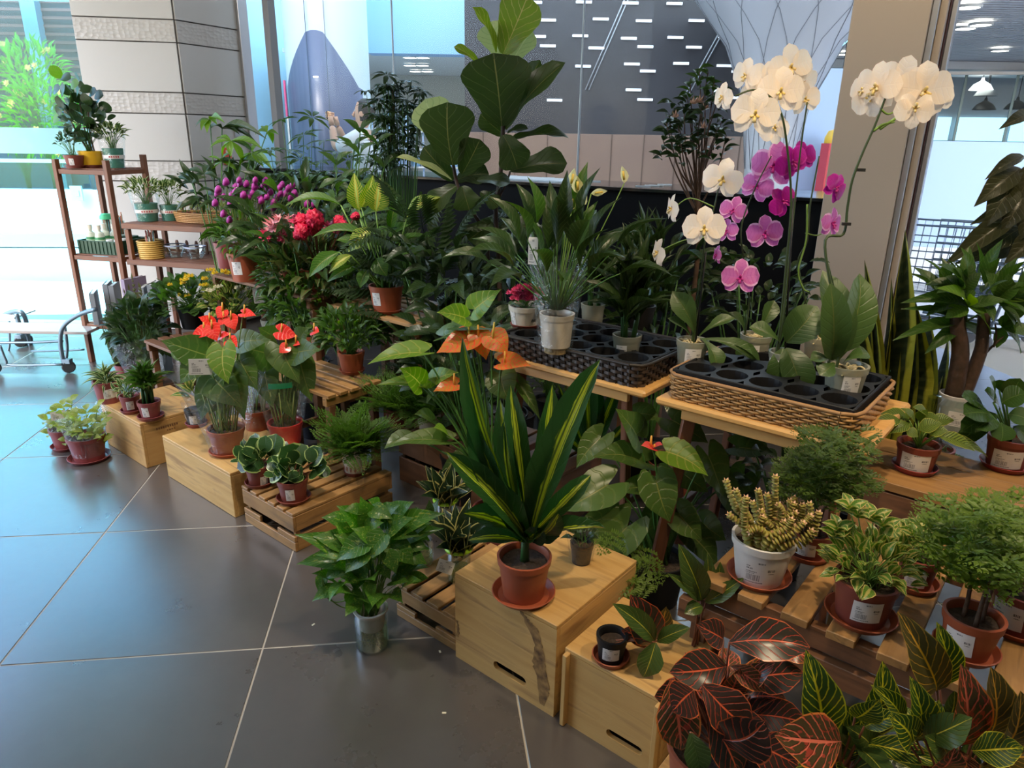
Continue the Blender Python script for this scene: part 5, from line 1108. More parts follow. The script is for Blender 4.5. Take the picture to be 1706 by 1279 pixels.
# ================================================================== kalanchoes
KY = flat('yellow bloom', (.86, .62, .03)); KW = flat('cream bloom', (.80, .74, .52)); KO = flat('orange bloom', (.85, .16, .05)); KP = flat('pink bloom', (.85, .10, .24)); KC = flat('crimson bloom', (.62, .01, .06)); KL = flat('light pink bloom', (.88, .38, .40)); GP = flat('purple bloom', (.40, .03, .28))
TK = tpl('round', L_MID, arch=.1, fold=.08, wave=.03)
def kalanchoe(lb, px, py, z, rt, h, potm, fm, heads, nl, c, rad, seed, Lf=.05, fs=.013, per=7, group='kalanchoes', dy=0, lab=None, T=None, **kw):
    p = Plant('kalanchoe', lb, px, py, z, group=group, seed=seed)
    if dy: p.b.y += dy; p.root.location = p.b
    p.pot(rt, rt*.78, h, potm, lab=lab, **kw); p.bush(T or TK, nl, c, rad, Lf, Lf*.8, low=-.4, stems=True); me = cluster_mesh('rose', fm, 6, 3, .8)
    for hx in heads:
        (x, y), n = hx[:2], hx[2] if len(hx) > 2 else per; cc = p.W(x, y, -rad[1]*p.r.uniform(.7, 1.25)); p.stem(bez((0, 0, h), cc*.5+Vector((0, 0, .06)), cc, 4), .002, .0015, GREENL)
        for q in range(n): a = q*2.4; rr = .8*fs*math.sqrt(q); flower(p, me, cc+Vector((rr*math.cos(a), rr*math.sin(a)*.7, rr*.4*math.sin(a*1.3))), fs*p.r.uniform(.8, 1.1))
    p.done(); return p
kalanchoe('yellow kalanchoe bush at the left end of the middle tier', 322, 545, .46, .075, .12, BLACKP, KY, [(283, 475, 4), (308, 466, 7), (316, 460, 6), (304, 472, 4), (340, 475, 6), (340, 465, 4), (352, 450, 7), (357, 455, 4), (300, 492, 3), (311, 494, 4), (382, 455, 5), (372, 452, 4)], 200, (0, 0, .155), (.21, .15, .13), 41, .06)
kalanchoe('white kalanchoe with pale buds beside the yellow one', 400, 548, .46, .065, .11, TERRA, KW, [(352, 484, 5), (365, 478, 5), (402, 470, 5), (395, 480, 4), (412, 482, 4), (430, 468, 6), (438, 478, 5), (425, 490, 3)], 170, (0, 0, .17), (.17, .14, .11), 42, .055, T=tpl('round', L_HOY, arch=.1, fold=.08, wave=.03), dy=-.05)
p = kalanchoe('small orange-flowered pot with a white tag beside the leafy bush', 452, 560, .46, .05, .10, CLEARP, KO, [(450, 478, 6), (460, 482, 7), (468, 480, 6), (456, 487, 5)], 50, (0, 0, .16), (.09, .08, .07), 43, .045); p.card(p.W(430, 492, -.1), .05, .085, roll=-.05)
kalanchoe('pink kalanchoe in a white painted pot at the end of the black basket', 876, 545, BZ+.07, .068, .085, WHITEC, KP, [(857, 488, 6), (866, 482, 8), (877, 479, 8), (889, 482, 8), (868, 492, 8), (882, 490, 8), (895, 490, 6), (862, 497, 5), (878, 498, 6), (892, 497, 5)], 24, (0, 0, .09), (.05, .05, .02), 44, .03, fs=.014, group='kalanchoes', saucer=.062, sm=TERRA2, lab=(-55, .03, .07, .45))
p = PLANTS[-1]; inkb = mat('ink painted twig', (.03, .03, .05), .4); bm = bmesh.new(); a0 = math.atan2(-p.b.y, -p.b.x)
for q in range(5): tube(bm, [(.0595*math.cos(a0+.35+.07*q+.03*k), .0595*math.sin(a0+.35+.07*q+.03*k), .035+.006*q*(k % 2)+.006*k) for k in range(4)], .0012, n=3)
p.part('painted_twig', bm, inkb)
# ================================================================== purple globe flowers, crimson and pink flowers
p = Plant('globe_amaranth', 'tall pot of purple globe flowers on the back stand', 412, 466, .80); p.pot(.092, .072, .15, TERRA, lab=(-35, .055, .07, .5))
me = ballmesh('globe', GP, True, .20, 2)
HD = [(363, 316), (376, 303), (392, 312), (362, 322), (410, 306), (424, 310), (392, 320), (438, 308), (446, 312), (470, 307), (487, 308), (512, 312), (372, 328), (405, 325), (420, 322), (450, 320), (444, 328), (460, 330), (476, 322), (490, 322), (432, 326), (402, 332), (435, 334), (455, 337), (466, 322), (383, 340), (408, 315), (398, 300), (442, 302), (455, 345), (372, 356), (382, 366), (523, 340), (511, 340), (358, 338), (425, 300), (480, 314), (495, 328), (400, 308), (386, 325), (414, 330), (428, 316), (466, 312), (484, 330)]
for i, (x, y) in enumerate(HD):
    c = p.W(x, y, p.r.uniform(-.30, -.10)); rr = .0165*p.r.uniform(.85, 1.12); link('flower', me, None, p.root, Matrix.Translation(c) @ Matrix.Diagonal((rr, rr, rr*1.15, 1)))
    p.stem(bez((p.r.uniform(-.03, .03), p.r.uniform(-.03, .03), .13), Vector((c.x*.5, c.y*.5, .25)), c, 6), .0018, .0014, mat('yellow green stem', (.28, .34, .08), .5), 3)
p.bush(tpl('lance', L_MID, arch=.2, fold=.12), 120, (.0, 0, .25), (.12, .11, .13), .07, .017, low=-.9); p.bush(tpl('lance', L_BRT, arch=.2, fold=.12), 30, (.02, -.03, .25), (.12, .12, .12), .06, .018, low=-.9, stems=False); p.done()
p = Plant('pot_plant', 'tall dark pot with drooping grassy leaves tucked left behind the purple globe flowers', 385, 452, .80); p.b = p.b+Vector((-.06, .12, 0)); p.root.location = p.b; p.pot(.07, .055, .15, MAROON); p.rosette(tpl('strap', L_MID, arch=.3, fold=.2), 26, (0, 0, .14), .17, .012, 70, 0); p.done()
p = Plant('celosia', 'bush with crimson cockscomb flowers between the purple globes and the dieffenbachia', 545, 500, .77); p.b = p.b+Vector((-.06, .12, 0)); p.root.location = p.b; p.pot(.09, .07, .14, TERRA)
me = ballmesh('cockscomb', KC, False, .6, 4, 11)
for (x, y, r_) in ((499, 368, .038), (525, 365, .045), (503, 385, .036), (523, 378, .036), (565, 370, .03), (592, 360, .02), (497, 392, .025), (572, 373, .02), (512, 372, .03)):
    c = p.W(x, y, p.r.uniform(-.27, -.2)); link('flower', me, None, p.root, Matrix.Translation(c) @ Euler((p.r.random()*3, p.r.random()*3, p.r.random()*3)).to_matrix().to_4x4() @ Matrix.Diagonal((r_, r_*.85, r_*.8, 1))); p.stem(bez((0, 0, .12), c*.5+Vector((0, 0, .05)), c, 5), .004, .003, RSTEM)
p.bush(tpl('lance', leafmat('red tinged leaf', (.07, .17, .04), (.06, .12, .035), mid=(.35, .08, .06), midw=.06, trans=.3), arch=.2, fold=.1), 170, (-.02, 0, .13), (.25, .2, .14), .11, .042, low=-.8); p.done()
p = Plant('impatiens', 'bush with light pink blooms left of the crimson flowers', 486, 492, .77); p.b = p.b+Vector((0, .04, 0)); p.root.location = p.b; p.pot(.08, .06, .13, TERRA)
me = cluster_mesh('pinkb', KL, 6, 3, .7); me2 = cluster_mesh('pinkc', KP, 6, 3, .7)
for (x, y, s_, q) in ((457, 378, .045, 0), (465, 384, .035, 0), (470, 378, .03, 0), (443, 392, .035, 1), (470, 396, .03, 1), (464, 365, .025, 0), (500, 372, .045, 0), (510, 378, .04, 0), (487, 366, .03, 0), (445, 398, .025, 1), (550, 378, .03, 1), (560, 384, .02, 1)):
    c = p.W(x, y, p.r.uniform(-.2, -.12)); flower(p, (me, me2)[q], c, s_*1.15, n=Vector((p.r.uniform(-.4, .4), -1, .5))); p.stem(bez((0, 0, .12), c*.5+Vector((0, 0, .05)), c, 5), .003, .002, GREENL)
p.bush(TG, 170, (.01, 0, .10), (.17, .15, .12), .08, .038, low=-.8); p.done()
# ================================================================== dieffenbachia
p = Plant('dieffenbachia', 'dieffenbachia with pale-centred upright leaves in a terracotta pot on the tall slatted stand', 645, 520, .77); p.pot(.078, .062, .125, TERRA, saucer=.072, lab=(-42, .045, .06, .55))
TD = tpl('ovate', L_DIE, arch=.12, fold=.10, nu=6, nv=10); TD2 = tpl('ovate', L_DIE2, arch=.12, fold=.10, nu=6, nv=10)
DL = [((598, 350), (590, 287), .085, .02, 1, (0, -1, .2)), ((602, 345), (622, 290), .07, 0, 1, (.5, -1, .1)), ((626, 352), (633, 297), .11, -.05, 1, (.1, -1, .2)), ((678, 362), (735, 328), .105, -.05, 1, (.2, -.6, 1)), ((568, 342), (474, 344), .06, -.02, 0, (0, -.2, 1)), ((600, 365), (655, 350), .07, .02, 0, (0, -.5, 1)),
      ((615, 395), (520, 395), .05, -.05, 0, (0, -.4, 1)), ((625, 380), (655, 410), .10, .0, 0, (0, -1, .5)), ((617, 380), (580, 420), .085, -.1, 1, (0, -1, .5)), ((565, 420), (515, 462), .07, -.1, 0, (-.2, -1, .5)), ((585, 425), (548, 455), .055, -.1, 1, (-.2, -1, .5)), ((600, 440), (545, 470), .06, -.05, 0, (0, -1, .5)), ((628, 430), (645, 460), .085, -.1, 0, (0, -1, .4)),
      ((655, 410), (725, 395), .06, .05, 0, (0, -.5, 1)), ((660, 430), (720, 425), .06, .02, 0, (0, -.5, 1)), ((640, 400), (690, 372), .07, .08, 0, (0, -.7, 1)), ((650, 385), (662, 318), .05, .06, 0, (0, -1, .2)), ((612, 450), (600, 480), .06, -.08, 0, (0, -1, .4)), ((640, 440), (680, 450), .06, .05, 0, (0, -1, .4)), ((600, 410), (560, 400), .07, .05, 0, (0, -.6, 1)), ((665, 400), (700, 440), .06, .08, 0, (0, -.8, 1))]
for (a, b, w_, dd, br, n) in DL:
    B = p.W(*a, dd); t_ = p.W(*b, dd-.03); p.leaf(TD if br else TD2, B, t_, w_, n=Vector(n)); p.stem(bez((p.r.uniform(-.03, .03), p.r.uniform(-.02, .02), .11), B*.55+Vector((0, 0, .03)), B, 6), .005, .003, GREENL)
for k in range(7): a = k*.9; p.stem([(.035*math.cos(a), .035*math.sin(a), .10), (.04*math.cos(a), .04*math.sin(a), .24)], .008, .006, GREEND, 6)
p.done()
# ================================================================== pothos jar on the floor
def jar(p, r, h, wz, m=GLASS, neck=None, water=True):
    n = neck or r*.93
    link('glass_jar', lathe([(0, .0), (r*.92, .0), (r, .008), (r, h*.85), (n, h*.95), (n, h), (n-.003, h), (n-.003, h*.95), (r-.0035, h*.84), (r-.0035, .012), (r*.9, .006), (0, .006)], 32, 'jar'), m, p.root)
    if water: link('water', lathe([(0, .0075), (r*.9, .0075), (r-.005, .014), (r-.005, wz), (0, wz)], 28, 'water'), WATERM, p.root)
    p.top = h; p.rt = r
p = Plant('pothos', 'bushy green pothos growing in a water jar with a white inner cup, on the floor', 621, 1074, 0, cat='plant'); jar(p, .053, .135, .075)
link('inner_cup', lathe([(0, .075), (.040, .075), (.048, .135), (.055, .138), (.055, .143), (.046, .142), (.036, .08), (0, .08)], 28, 'cup'), WHITEC, p.root)
bm = bmesh.new(); [tube(bm, smoothpts([(p.r.uniform(-.03, .03), p.r.uniform(-.03, .03), .08), (p.r.uniform(-.04, .04), p.r.uniform(-.04, .04), .045), (p.r.uniform(-.04, .04), p.r.uniform(-.04, .04), .015)], 4), .0012, n=3) for _ in range(26)]; o = p.part('roots', bm, mat('pale roots', (.42, .34, .16), .7)); o['kind'] = 'stuff'
TPO = tpl('heart', L_POTH, arch=.12, fold=.12, lobe=.10, nu=4, nv=8)
PO = [((600, 850), (572, 850), .0), ((598, 870), (560, 842), .0), ((590, 900), (555, 868), 0), ((620, 870), (600, 826), .02), ((640, 860), (668, 840), .03), ((640, 885), (690, 862), .0), ((650, 880), (700, 893), .0), ((660, 900), (716, 915), .02), ((600, 915), (556, 890), -.02), ((585, 905), (520, 893), 0), ((590, 925), (490, 890), .0), ((590, 935), (493, 940), .02), ((575, 915), (525, 925), -.03), ((615, 900), (560, 935), -.05), ((640, 890), (612, 935), -.06), ((612, 915), (575, 955), -.06), ((650, 905), (690, 942), -.02), ((645, 920), (660, 955), -.06), ((655, 930), (704, 930), .02), ((660, 885), (742, 855), .02), ((655, 900), (740, 880), .04), ((600, 960), (560, 960), -.04), ((585, 985), (600, 1022), -.05), ((615, 970), (622, 1000), -.06), ((670, 890), (720, 870), .05), ((680, 880), (716, 900), .05),
      ((610, 880), (640, 870), -.02), ((575, 945), (540, 965), .0), ((630, 840), (612, 832), .05), ((620, 850), (655, 865), .0), ((540, 960), (530, 985), .02), ((660, 940), (688, 960), .03), ((635, 940), (650, 965), -.04), ((600, 940), (590, 985), -.03), ((575, 870), (535, 862), .02), ((640, 905), (625, 880), -.03), ((620, 895), (585, 880), -.04), ((655, 860), (690, 835), .04), ((668, 915), (712, 940), 0)]
for (a, b, dd) in PO:
    B = p.W(*a, dd); t_ = p.W(*b, dd-.02); L = (t_-B).length; p.leaf(TPO, B, t_, max(.042, min(.082, L*.78)), n=Vector((0, -.6, .8)), zs=.9); p.stem(bez((p.r.uniform(-.025, .025), p.r.uniform(-.025, .025), .12), B*.5+Vector((0, 0, .10)), B, 5), .0022, .0018, GREENL)
p.bush(TPO, 46, (0, .03, .23), (.13, .11, .08), .08, .062, m=GREENL, low=-.6, up=.1)
p.stem(smoothpts([p.W(602, 990), p.W(560, 1003), p.W(540, 985), p.W(535, 940)], 5), .0022, .0018, GREENL); p.stem(smoothpts([p.W(600, 995), p.W(575, 1012), p.W(548, 995), p.W(538, 965)], 5), .0022, .0018, GREENL); p.done()
# ================================================================== variegated snake plants in glass with lime rings
TS2 = tpl('blade', L_SAN2, arch=.10, fold=.22, wave=.02)
LIME = flat('lime plastic ring', (.42, .75, .03), .35)
for (px, py, z, hz, lb, sd, s_) in ((765, 965, .13, .125, 'cream-edged snake plant in a lime-ringed glass vase, front one on the worn crate', 51, 1.0), (738, 905, .13, .115, 'cream-edged snake plant in a lime-ringed glass vase, rear one', 52, .95)):
    p = Plant('snake_plant', lb, px, py, z, seed=sd, group='small snake plants in glass'); 
    if sd == 52: p.b.y += .12; p.root.location = p.b
    jar(p, .040, hz, .05); bm = bmesh.new(); tube(bm, [(.042*math.cos(k*PI/12), .042*math.sin(k*PI/12), hz+.002) for k in range(25)], .0075, n=8, cap=False); p.part('lime_ring', bm, LIME)
    for i in range(22):
        a = i*2.4; e = math.radians(88-55*(i/22)); L = p.r.uniform(.11, .18)*s_; d = Vector((math.cos(a)*math.cos(e), math.sin(a)*math.cos(e), math.sin(e))); o = Vector((.018*math.cos(a), .018*math.sin(a), hz-.02)); p.leaf(TS2, o, o+d*L, p.r.uniform(.042, .056), n=Vector((-d.x, -d.y, .5))+Vector((0, -.6, 0)), zs=1)
    if sd == 51: 
        p.card(p.W(742, 944, -.045), .055, .048, roll=.3)
    p.done()
tg = Plant('snake_plant', 'glass-potted dark leafy stem with a round white tag behind the pothos', 705, 935, .13, seed=53); jar(tg, .038, .09, .04); tg.bush(tpl('heart', L_DK, arch=.1, fold=.08), 16, (0, 0, .14), (.06, .05, .05), .06, .045); tg.done(); tg.card(tg.W(692, 865, -.05), .03, .045, roll=.1)
# ================================================================== striped dracaena on the tall box
TDR = tpl('strap', L_DRAC, arch=.10, fold=.16, wave=.03, nu=6, nv=12)
p = Plant('striped_dracaena', 'large striped dracaena in a terracotta pot on the tall pine box', 872, 990, .31); p.pot(.076, .058, .125, TERRA, saucer=.092)
for (a, b, w_, dd, n, zs) in (((905, 860), (1000, 598), .075, -.02, (-.5, -.9, .2), .7), ((880, 870), (742, 752), .058, -.02, (-.2, -.7, .9), 1.2), ((876, 860), (780, 700), .056, .02, (-.3, -.8, .6), .8), ((880, 850), (770, 560), .050, .06, (-.4, -.9, .3), .6), ((868, 905), (772, 855), .060, -.06, (0, -.5, 1), 1.1), ((870, 905), (780, 900), .040, -.03, (0, -.5, 1), 1), ((890, 830), (850, 640), .052, .08, (0, -1, .2), .5), ((880, 840), (833, 665), .05, .1, (-.3, -1, .2), .5),
      ((910, 850), (985, 790), .045, .10, (.2, -.6, .8), 1), ((900, 890), (930, 855), .055, -.08, (.6, -.8, .3), .8), ((890, 900), (905, 880), .05, -.05, (0, -1, .2), .8), ((895, 880), (920, 640), .05, .10, (.3, -1, .2), .4), ((905, 900), (1010, 880), .035, .03, (0, -.4, 1), 1.2), ((880, 880), (840, 700), .05, .03, (-.5, -.8, .2), .6), ((912, 850), (932, 870), .045, -.05, (.4, -1, .3), .8)):
    B = p.W(*a, dd*.4); B = Vector((B.x*.35, B.y*.35, min(B.z, .19))); p.leaf(TDR, B, p.W(*b, dd), w_*1.3, n=Vector(n), zs=zs)
bm = bmesh.new(); tube(bm, [(0, 0, .10), (.002, 0, .15), (0, 0, .22)], .014, .010, 8); p.part('cane', bm, mat('dark green cane', (.03, .09, .02), .4)); p.done()
p = Plant('striped_dracaena', 'second striped dracaena standing behind, its upright leaves in front of the black basket', 985, 905, .0, seed=55); p.b = p.b+Vector((.02, .32, 0)); p.root.location = p.b; p.pot(.09, .07, .16, TERRA)
for (a, b, w_, dd, n) in (((965, 760), (968, 530), .085, 0, (0, -1, .1)), ((1000, 780), (1035, 632), .06, 0, (-.3, -1, .1)), ((985, 790), (988, 600), .05, .03, (.3, -1, 0)), ((975, 780), (930, 640), .045, .05, (0, -1, .3)), ((1005, 790), (1050, 700), .05, .05, (0, -1, .3)), ((985, 800), (1005, 660), .05, .04, (0, -1, .1)), ((960, 790), (915, 700), .05, .02, (0, -1, .4)), ((980, 790), (950, 640), .05, .03, (.3, -1, .1))):
    t_ = p.W(*b, dd); p.leaf(TDR, Vector((p.r.uniform(-.02, .02), 0, .22)), t_, w_, n=Vector(n), zs=.5)
p.stem([(0, 0, .14), (0, 0, .26)], .016, .014, GREEND, 7); p.done()
# ================================================================== orange anthurium, tall
p = Plant('orange_anthurium', 'tall anthurium with large orange-and-green spathes, standing between the crates', 818, 905, 0, seed=61); p.b = onz(822, 900, .0); p.root.location = p.b; p.pot(.085, .07, .15, TERRA2)
TA = tpl('heart', L_ANT, arch=.10, fold=.10, nu=6, nv=8, lobe=.26); TA2 = tpl('heart', L_ANT2, arch=.10, fold=.10, nu=6, nv=8, lobe=.2); TO = tpl('heart', L_ORA, arch=.14, fold=.10, nu=6, nv=8, lobe=.2)
for (a, b, w_, dd, br, n) in (((775, 530), (727, 520), .10, 0, 1, (.3, -.6, .8)), ((790, 515), (835, 482), .10, .05, 1, (-.3, -.8, .4)), ((705, 588), (612, 607), .095, -.02, 1, (0, -.4, 1)), ((700, 640), (665, 612), .10, .0, 1, (0, -.8, .7)), ((712, 645), (625, 642), .07, .03, 1, (0, -.4, 1)), ((720, 635), (765, 620), .09, .02, 1, (0, -.6, .8)), ((735, 650), (712, 632), .07, 0, 0, (0, -.6, 1)), ((740, 735), (650, 740), .09, -.05, 0, (0, -.4, 1)), ((745, 725), (722, 712), .09, -.05, 1, (0, -.4, 1)), ((765, 545), (830, 550), .09, .05, 0, (0, -.5, 1)), ((835, 625), (850, 670), .12, .0, 0, (0, -1, .3)),
      ((850, 590), (895, 610), .05, .05, 0, (0, -.5, 1)), ((740, 560), (800, 545), .09, .08, 0, (0, -.5, 1)), ((865, 640), (900, 700), .05, .0, 0, (0, -.8, .8)), ((780, 760), (730, 800), .08, .1, 0, (0, -.8, .8)), ((680, 730), (640, 748), .08, .03, 0, (0, -.4, 1)), ((720, 700), (690, 690), .08, .05, 0, (0, -.5, 1))):
    B = p.W(*a, dd); t_ = p.W(*b, dd-.05); p.leaf(TA2 if br else TA, B, t_, w_*1.05, n=Vector(n)); p.stem(bez((p.r.uniform(-.03, .03), p.r.uniform(-.03, .03), .13), B*.35+Vector((.0, 0, .25)), B, 8), .0045, .003, GREEND)
for (a, b, w_, dd, n, sl) in (((790, 562), (727, 588), .125, 0, (-.2, -.6, .9), .07), ((818, 560), (846, 590), .10, -.05, (.2, -1, .3), .07), ((835, 605), (885, 610), .09, -.08, (0, -.7, 1), .05), ((762, 640), (722, 652), .075, -.04, (0, -.6, 1), .05), ((795, 555), (810, 600), .09, -.0, (0, -1, .5), .05)):
    B = p.W(*a, dd); t_ = p.W(*b, dd-.03); spathe(p, B, t_, w_, L_ORA, Vector(n), spm=LIP_YG if sl > .06 else LIP_O, sl=sl, T=TO); p.stem(bez((p.r.uniform(-.03, .03), p.r.uniform(-.03, .03), .13), B*.35+Vector((.0, 0, .28)), B, 8), .0045, .0035, GREEND)
bm = bmesh.new(); tube(bm, [(0, 0, .13), (.0, 0, .24)], .022, .012, 8); p.part('crown', bm, mat('brown crown', (.12, .08, .03), .8)); p.done()
# ================================================================== big green anthurium with one coral spathe
p = Plant('green_anthurium', 'large matte-leaved anthurium with a single small coral flower, below the benches', 1085, 1010, 0, seed=62); p.b = p.b+Vector((.02, .05, 0)); p.root.location = p.b; p.pot(.10, .08, .17, BLACKP)
TB = tpl('heart', L_ANT, arch=.10, fold=.10, wave=.015, nu=6, nv=10, lobe=.36)
for (a, b, w_, dd, n, br) in (((1012, 808), (934, 852), .15, -.04, (0, -.6, .9), 0), ((1045, 878), (988, 960), .15, -.10, (-.3, -.9, .6), 0), ((1093, 800), (1116, 870), .135, -.10, (.1, -1, .5), 0), ((1110, 752), (1180, 793), .115, -.08, (.2, -.7, .8), 1), ((1060, 725), (1025, 680), .13, .08, (0, -.7, .9), 0), ((1120, 700), (1180, 738), .14, .08, (.2, -.7, .9), 0), ((1070, 770), (985, 762), .13, .05, (0, -.5, 1), 0), ((1080, 810), (1022, 818), .09, .04, (0, -.6, 1), 0), ((1180, 760), (1205, 828), .13, .0, (.4, -.9, .5), 0), ((1130, 855), (1170, 900), .12, -.02, (.3, -.9, .6), 0), ((1110, 860), (1095, 935), .10, .02, (-.3, -1, .3), 0), ((1150, 890), (1195, 950), .11, .05, (.3, -1, .5), 0), ((1020, 860), (950, 890), .09, .10, (0, -.8, .8), 0), ((1200, 800), (1230, 870), .10, .10, (.3, -.9, .5), 0), ((1140, 790), (1180, 820), .11, .10, (.2, -.8, .8), 0), ((1000, 730), (960, 780), .1, .15, (0, -.8, .8), 0), ((1090, 860), (1060, 920), .11, .12, (0, -.9, .5), 0), ((1230, 745), (1290, 755), .11, .15, (.2, -.6, .9), 0), ((1060, 690), (1100, 700), .1, .16, (0, -.6, .9), 0), ((1240, 790), (1215, 830), .12, .2, (.2, -.9, .5), 0), ((1170, 870), (1210, 900), .11, .1, (.2, -.9, .5), 0)):
    B = p.W(*a, dd); t_ = p.W(*b, dd-.05); p.leaf(tpl('heart', L_ANT2, arch=.10, fold=.10, nu=6, nv=8, lobe=.3) if br else TB, B, t_, w_, n=Vector(n)); p.stem(bez((p.r.uniform(-.04, .04), p.r.uniform(-.03, .03), .15), B*.45+Vector((.0, 0, .2)), B, 8), .004, .003, GREEND)
B = p.W(1086, 745, -.06); spathe(p, B, p.W(1068, 742, -.09), .05, L_PNK, Vector((0, -.4, 1)), sl=.04, sdir=(0, 0, 1)); spathe(p, B+Vector((.004, 0, 0)), p.W(1104, 741, -.09), .045, L_PNK, Vector((0, -.4, 1)), sl=.01, sdir=(0, 0, 1)); p.stem(bez((0, 0, .16), B*.5+Vector((0, 0, .25)), B, 8), .0035, .003, GREEND); p.done()
# asparagus fern trailing on the box
p = Plant('asparagus_fern', 'wispy dark asparagus fern trailing over the back of the tall pine box', 985, 965, .31, seed=63); p.b = p.b+Vector((.04, .07, 0)); p.root.location = p.b
p.b.z = .0; p.b = p.b+Vector((.09, .10, 0)); p.root.location = p.b; p.pot(.06, .05, .26, BLACKP)
TAF = frondmesh(L_ARA, pairs=14, sub=3, spread=.30, droop=.6, key='asp', lf=.35)
for (b, dd) in (((935, 985), -.1), ((960, 1010), -.15), ((1020, 1000), -.12), ((1000, 1050), -.14), ((950, 955), -.02), ((1060, 960), -.08), ((925, 960), 0), ((1050, 1010), -.1), ((980, 990), -.14), ((1075, 940), 0), ((1010, 960), -.1), ((990, 900), 0), ((1040, 940), -.05), ((1090, 985), -.04), ((1065, 1000), 0), ((975, 930), -.02), ((1110, 960), .02)):
    p.leaf(TAF, Vector((p.r.uniform(-.02, .02), 0, .26)), p.W(*b, dd), .24, name='frond')
p.done()
p = Plant('wrapped_pot', 'small dark pot wrapped in crinkled clear film at the back of the tall pine box', 968, 935, .31, seed=64); p.pot(.035, .028, .07, BLACKP); p.sleeve(.036, .05, .09, .01); p.bush(tpl('ovate', L_DK), 14, (0, 0, .09), (.03, .03, .02), .04, .02); p.done()
# ================================================================== crotons
def mk(m, wv=.02): return tpl('croton', m, arch=.13, fold=.10, wave=wv, nu=6, nv=10)
def croton(name, lb, px, py, z, pot, LV, group='crotons', seed=None, b=None, oy=0, fill=0, fm=None):
    p = Plant(name, lb, px, py, z, group=group, seed=seed, at=b); 
    if pot: p.pot(**pot)
    for (a, t, w_, dd, n, m) in LV:
        B = p.W(*a, dd); t_ = p.W(*t, dd-.03); p.leaf(mk(m), B, t_, w_, n=Vector(n), zs=.9); p.stem(bez((p.r.uniform(-.02, .02), p.r.uniform(-.02, .02), p.top-.03), B*.4+Vector((0, 0, p.top*.6)), B, 6), .0035, .0022, RSTEM)
    for i in range(fill):
        a = i*2.4; e = p.r.uniform(.1, 1.2); d = Vector((math.cos(a)*math.cos(e), math.sin(a)*math.cos(e), math.sin(e))); o = Vector((0, 0, p.top+.02+.05*(i % 3))); p.leaf(mk(fm[i % len(fm)]), o+d*.03, o+d*p.r.uniform(.11, .16), .05)
    p.done(); return p
croton('small_croton', 'small croton with one orange-veined leaf in a black pot, on the end pine box', 1017, 1098, .25, dict(rt=.040, rb=.032, h=.075, m=BLACKP, saucer=.050, sm=TERRA, lab=(0, .046, .040, .5)),
  [((1090, 1068), (1020, 1005), .058, -.02, (.3, -.8, .6), L_CRG), ((1088, 1070), (1050, 990), .10, .02, (.1, -.8, .6), L_CRO), ((1092, 1070), (1072, 1128), .068, -.04, (0, -.8, .7), L_CRG), ((1095, 1068), (1150, 1045), .045, -.02, (0, -.6, 1), L_CRG), ((1085, 1065), (1035, 1050), .06, .04, (0, -.7, .8), L_CRO), ((1092, 1060), (1110, 1010), .06, .05, (0, -1, .4), L_CRO2)], seed=71)
croton('upright_croton', 'croton with broad plain green upright leaves behind the end pine box', 1165, 1160, 0, dict(rt=.07, rb=.055, h=.24, m=TERRA),
  [((1168, 1000), (1130, 905), .07, 0, (0, -1, .3), L_CRG), ((1172, 1002), (1178, 920), .05, .05, (0, -1, .2), L_CRG), ((1175, 1003), (1240, 962), .042, -.02, (-.1, -.8, .7), L_CRG), ((1162, 1000), (1112, 955), .035, -.02, (.1, -.8, .7), L_CRG), ((1170, 1010), (1140, 1022), .04, -.03, (0, -.6, .8), L_CRG), ((1175, 1005), (1200, 935), .05, .04, (.1, -1, .3), L_CRG)], b=xyz(1165, 1060, .28, 0), seed=72)
p72 = PLANTS[-1]
D1 = [((1215, 1070), (1350, 1078), .085, -.02, (0, -.7, .9), L_CRO), ((1210, 1110), (1115, 1120), .08, -.02, (0, -.7, .8), L_CRO), ((1205, 1065), (1160, 1040), .06, .05, (0, -.7, .8), L_CRO), ((1120, 1130), (1135, 1250), .085, -.06, (-.2, -1, .4), L_CRP), ((1155, 1150), (1120, 1185), .08, -.08, (0, -1, .4), L_CRO), ((1170, 1140), (1250, 1215), .085, -.08, (.1, -.9, .6), L_CRO), ((1240, 1130), (1340, 1120), .075, .02, (0, -.8, .6), L_CRO), ((1215, 1110), (1275, 1150), .045, -.03, (.3, -.8, .6), L_CRP), ((1200, 1230), (1275, 1200), .12, -.12, (0, -1, .3), L_CRO), ((1260, 1190), (1345, 1205), .07, -.02, (0, -.8, .7), L_CRO), ((1150, 1220), (1165, 1290), .05, -.13, (0, -1, .5), L_DK), ((1290, 1075), (1352, 1100), .05, .03, (.2, -.8, .8), L_CRP), ((1130, 1180), (1150, 1130), .06, .02, (0, -1, .5), L_CRO), ((1250, 1160), (1310, 1165), .06, .05, (0, -.8, .8), L_CRO), ((1180, 1190), (1230, 1290), .07, -.1, (0, -1, .4), L_CRO), ((1210, 1180), (1180, 1120), .08, .05, (0, -1, .4), L_CRO), ((1240, 1230), (1330, 1275), .08, -.08, (0, -1, .5), L_CRO), ((1150, 1150), (1090, 1160), .07, .0, (0, -.8, .7), L_CRO)]
croton('dark_croton', 'large dark croton with red-veined leaves in a terracotta pot, bottom right foreground', 1160, 1300, .16, dict(rt=.105, rb=.08, h=.20, m=TERRA, lab=(-28, .05, .06, .55)), D1, seed=73, b=xyz(1195, 1250, .34, .16), fill=12, fm=(L_CRO, L_CRO, L_CRP))
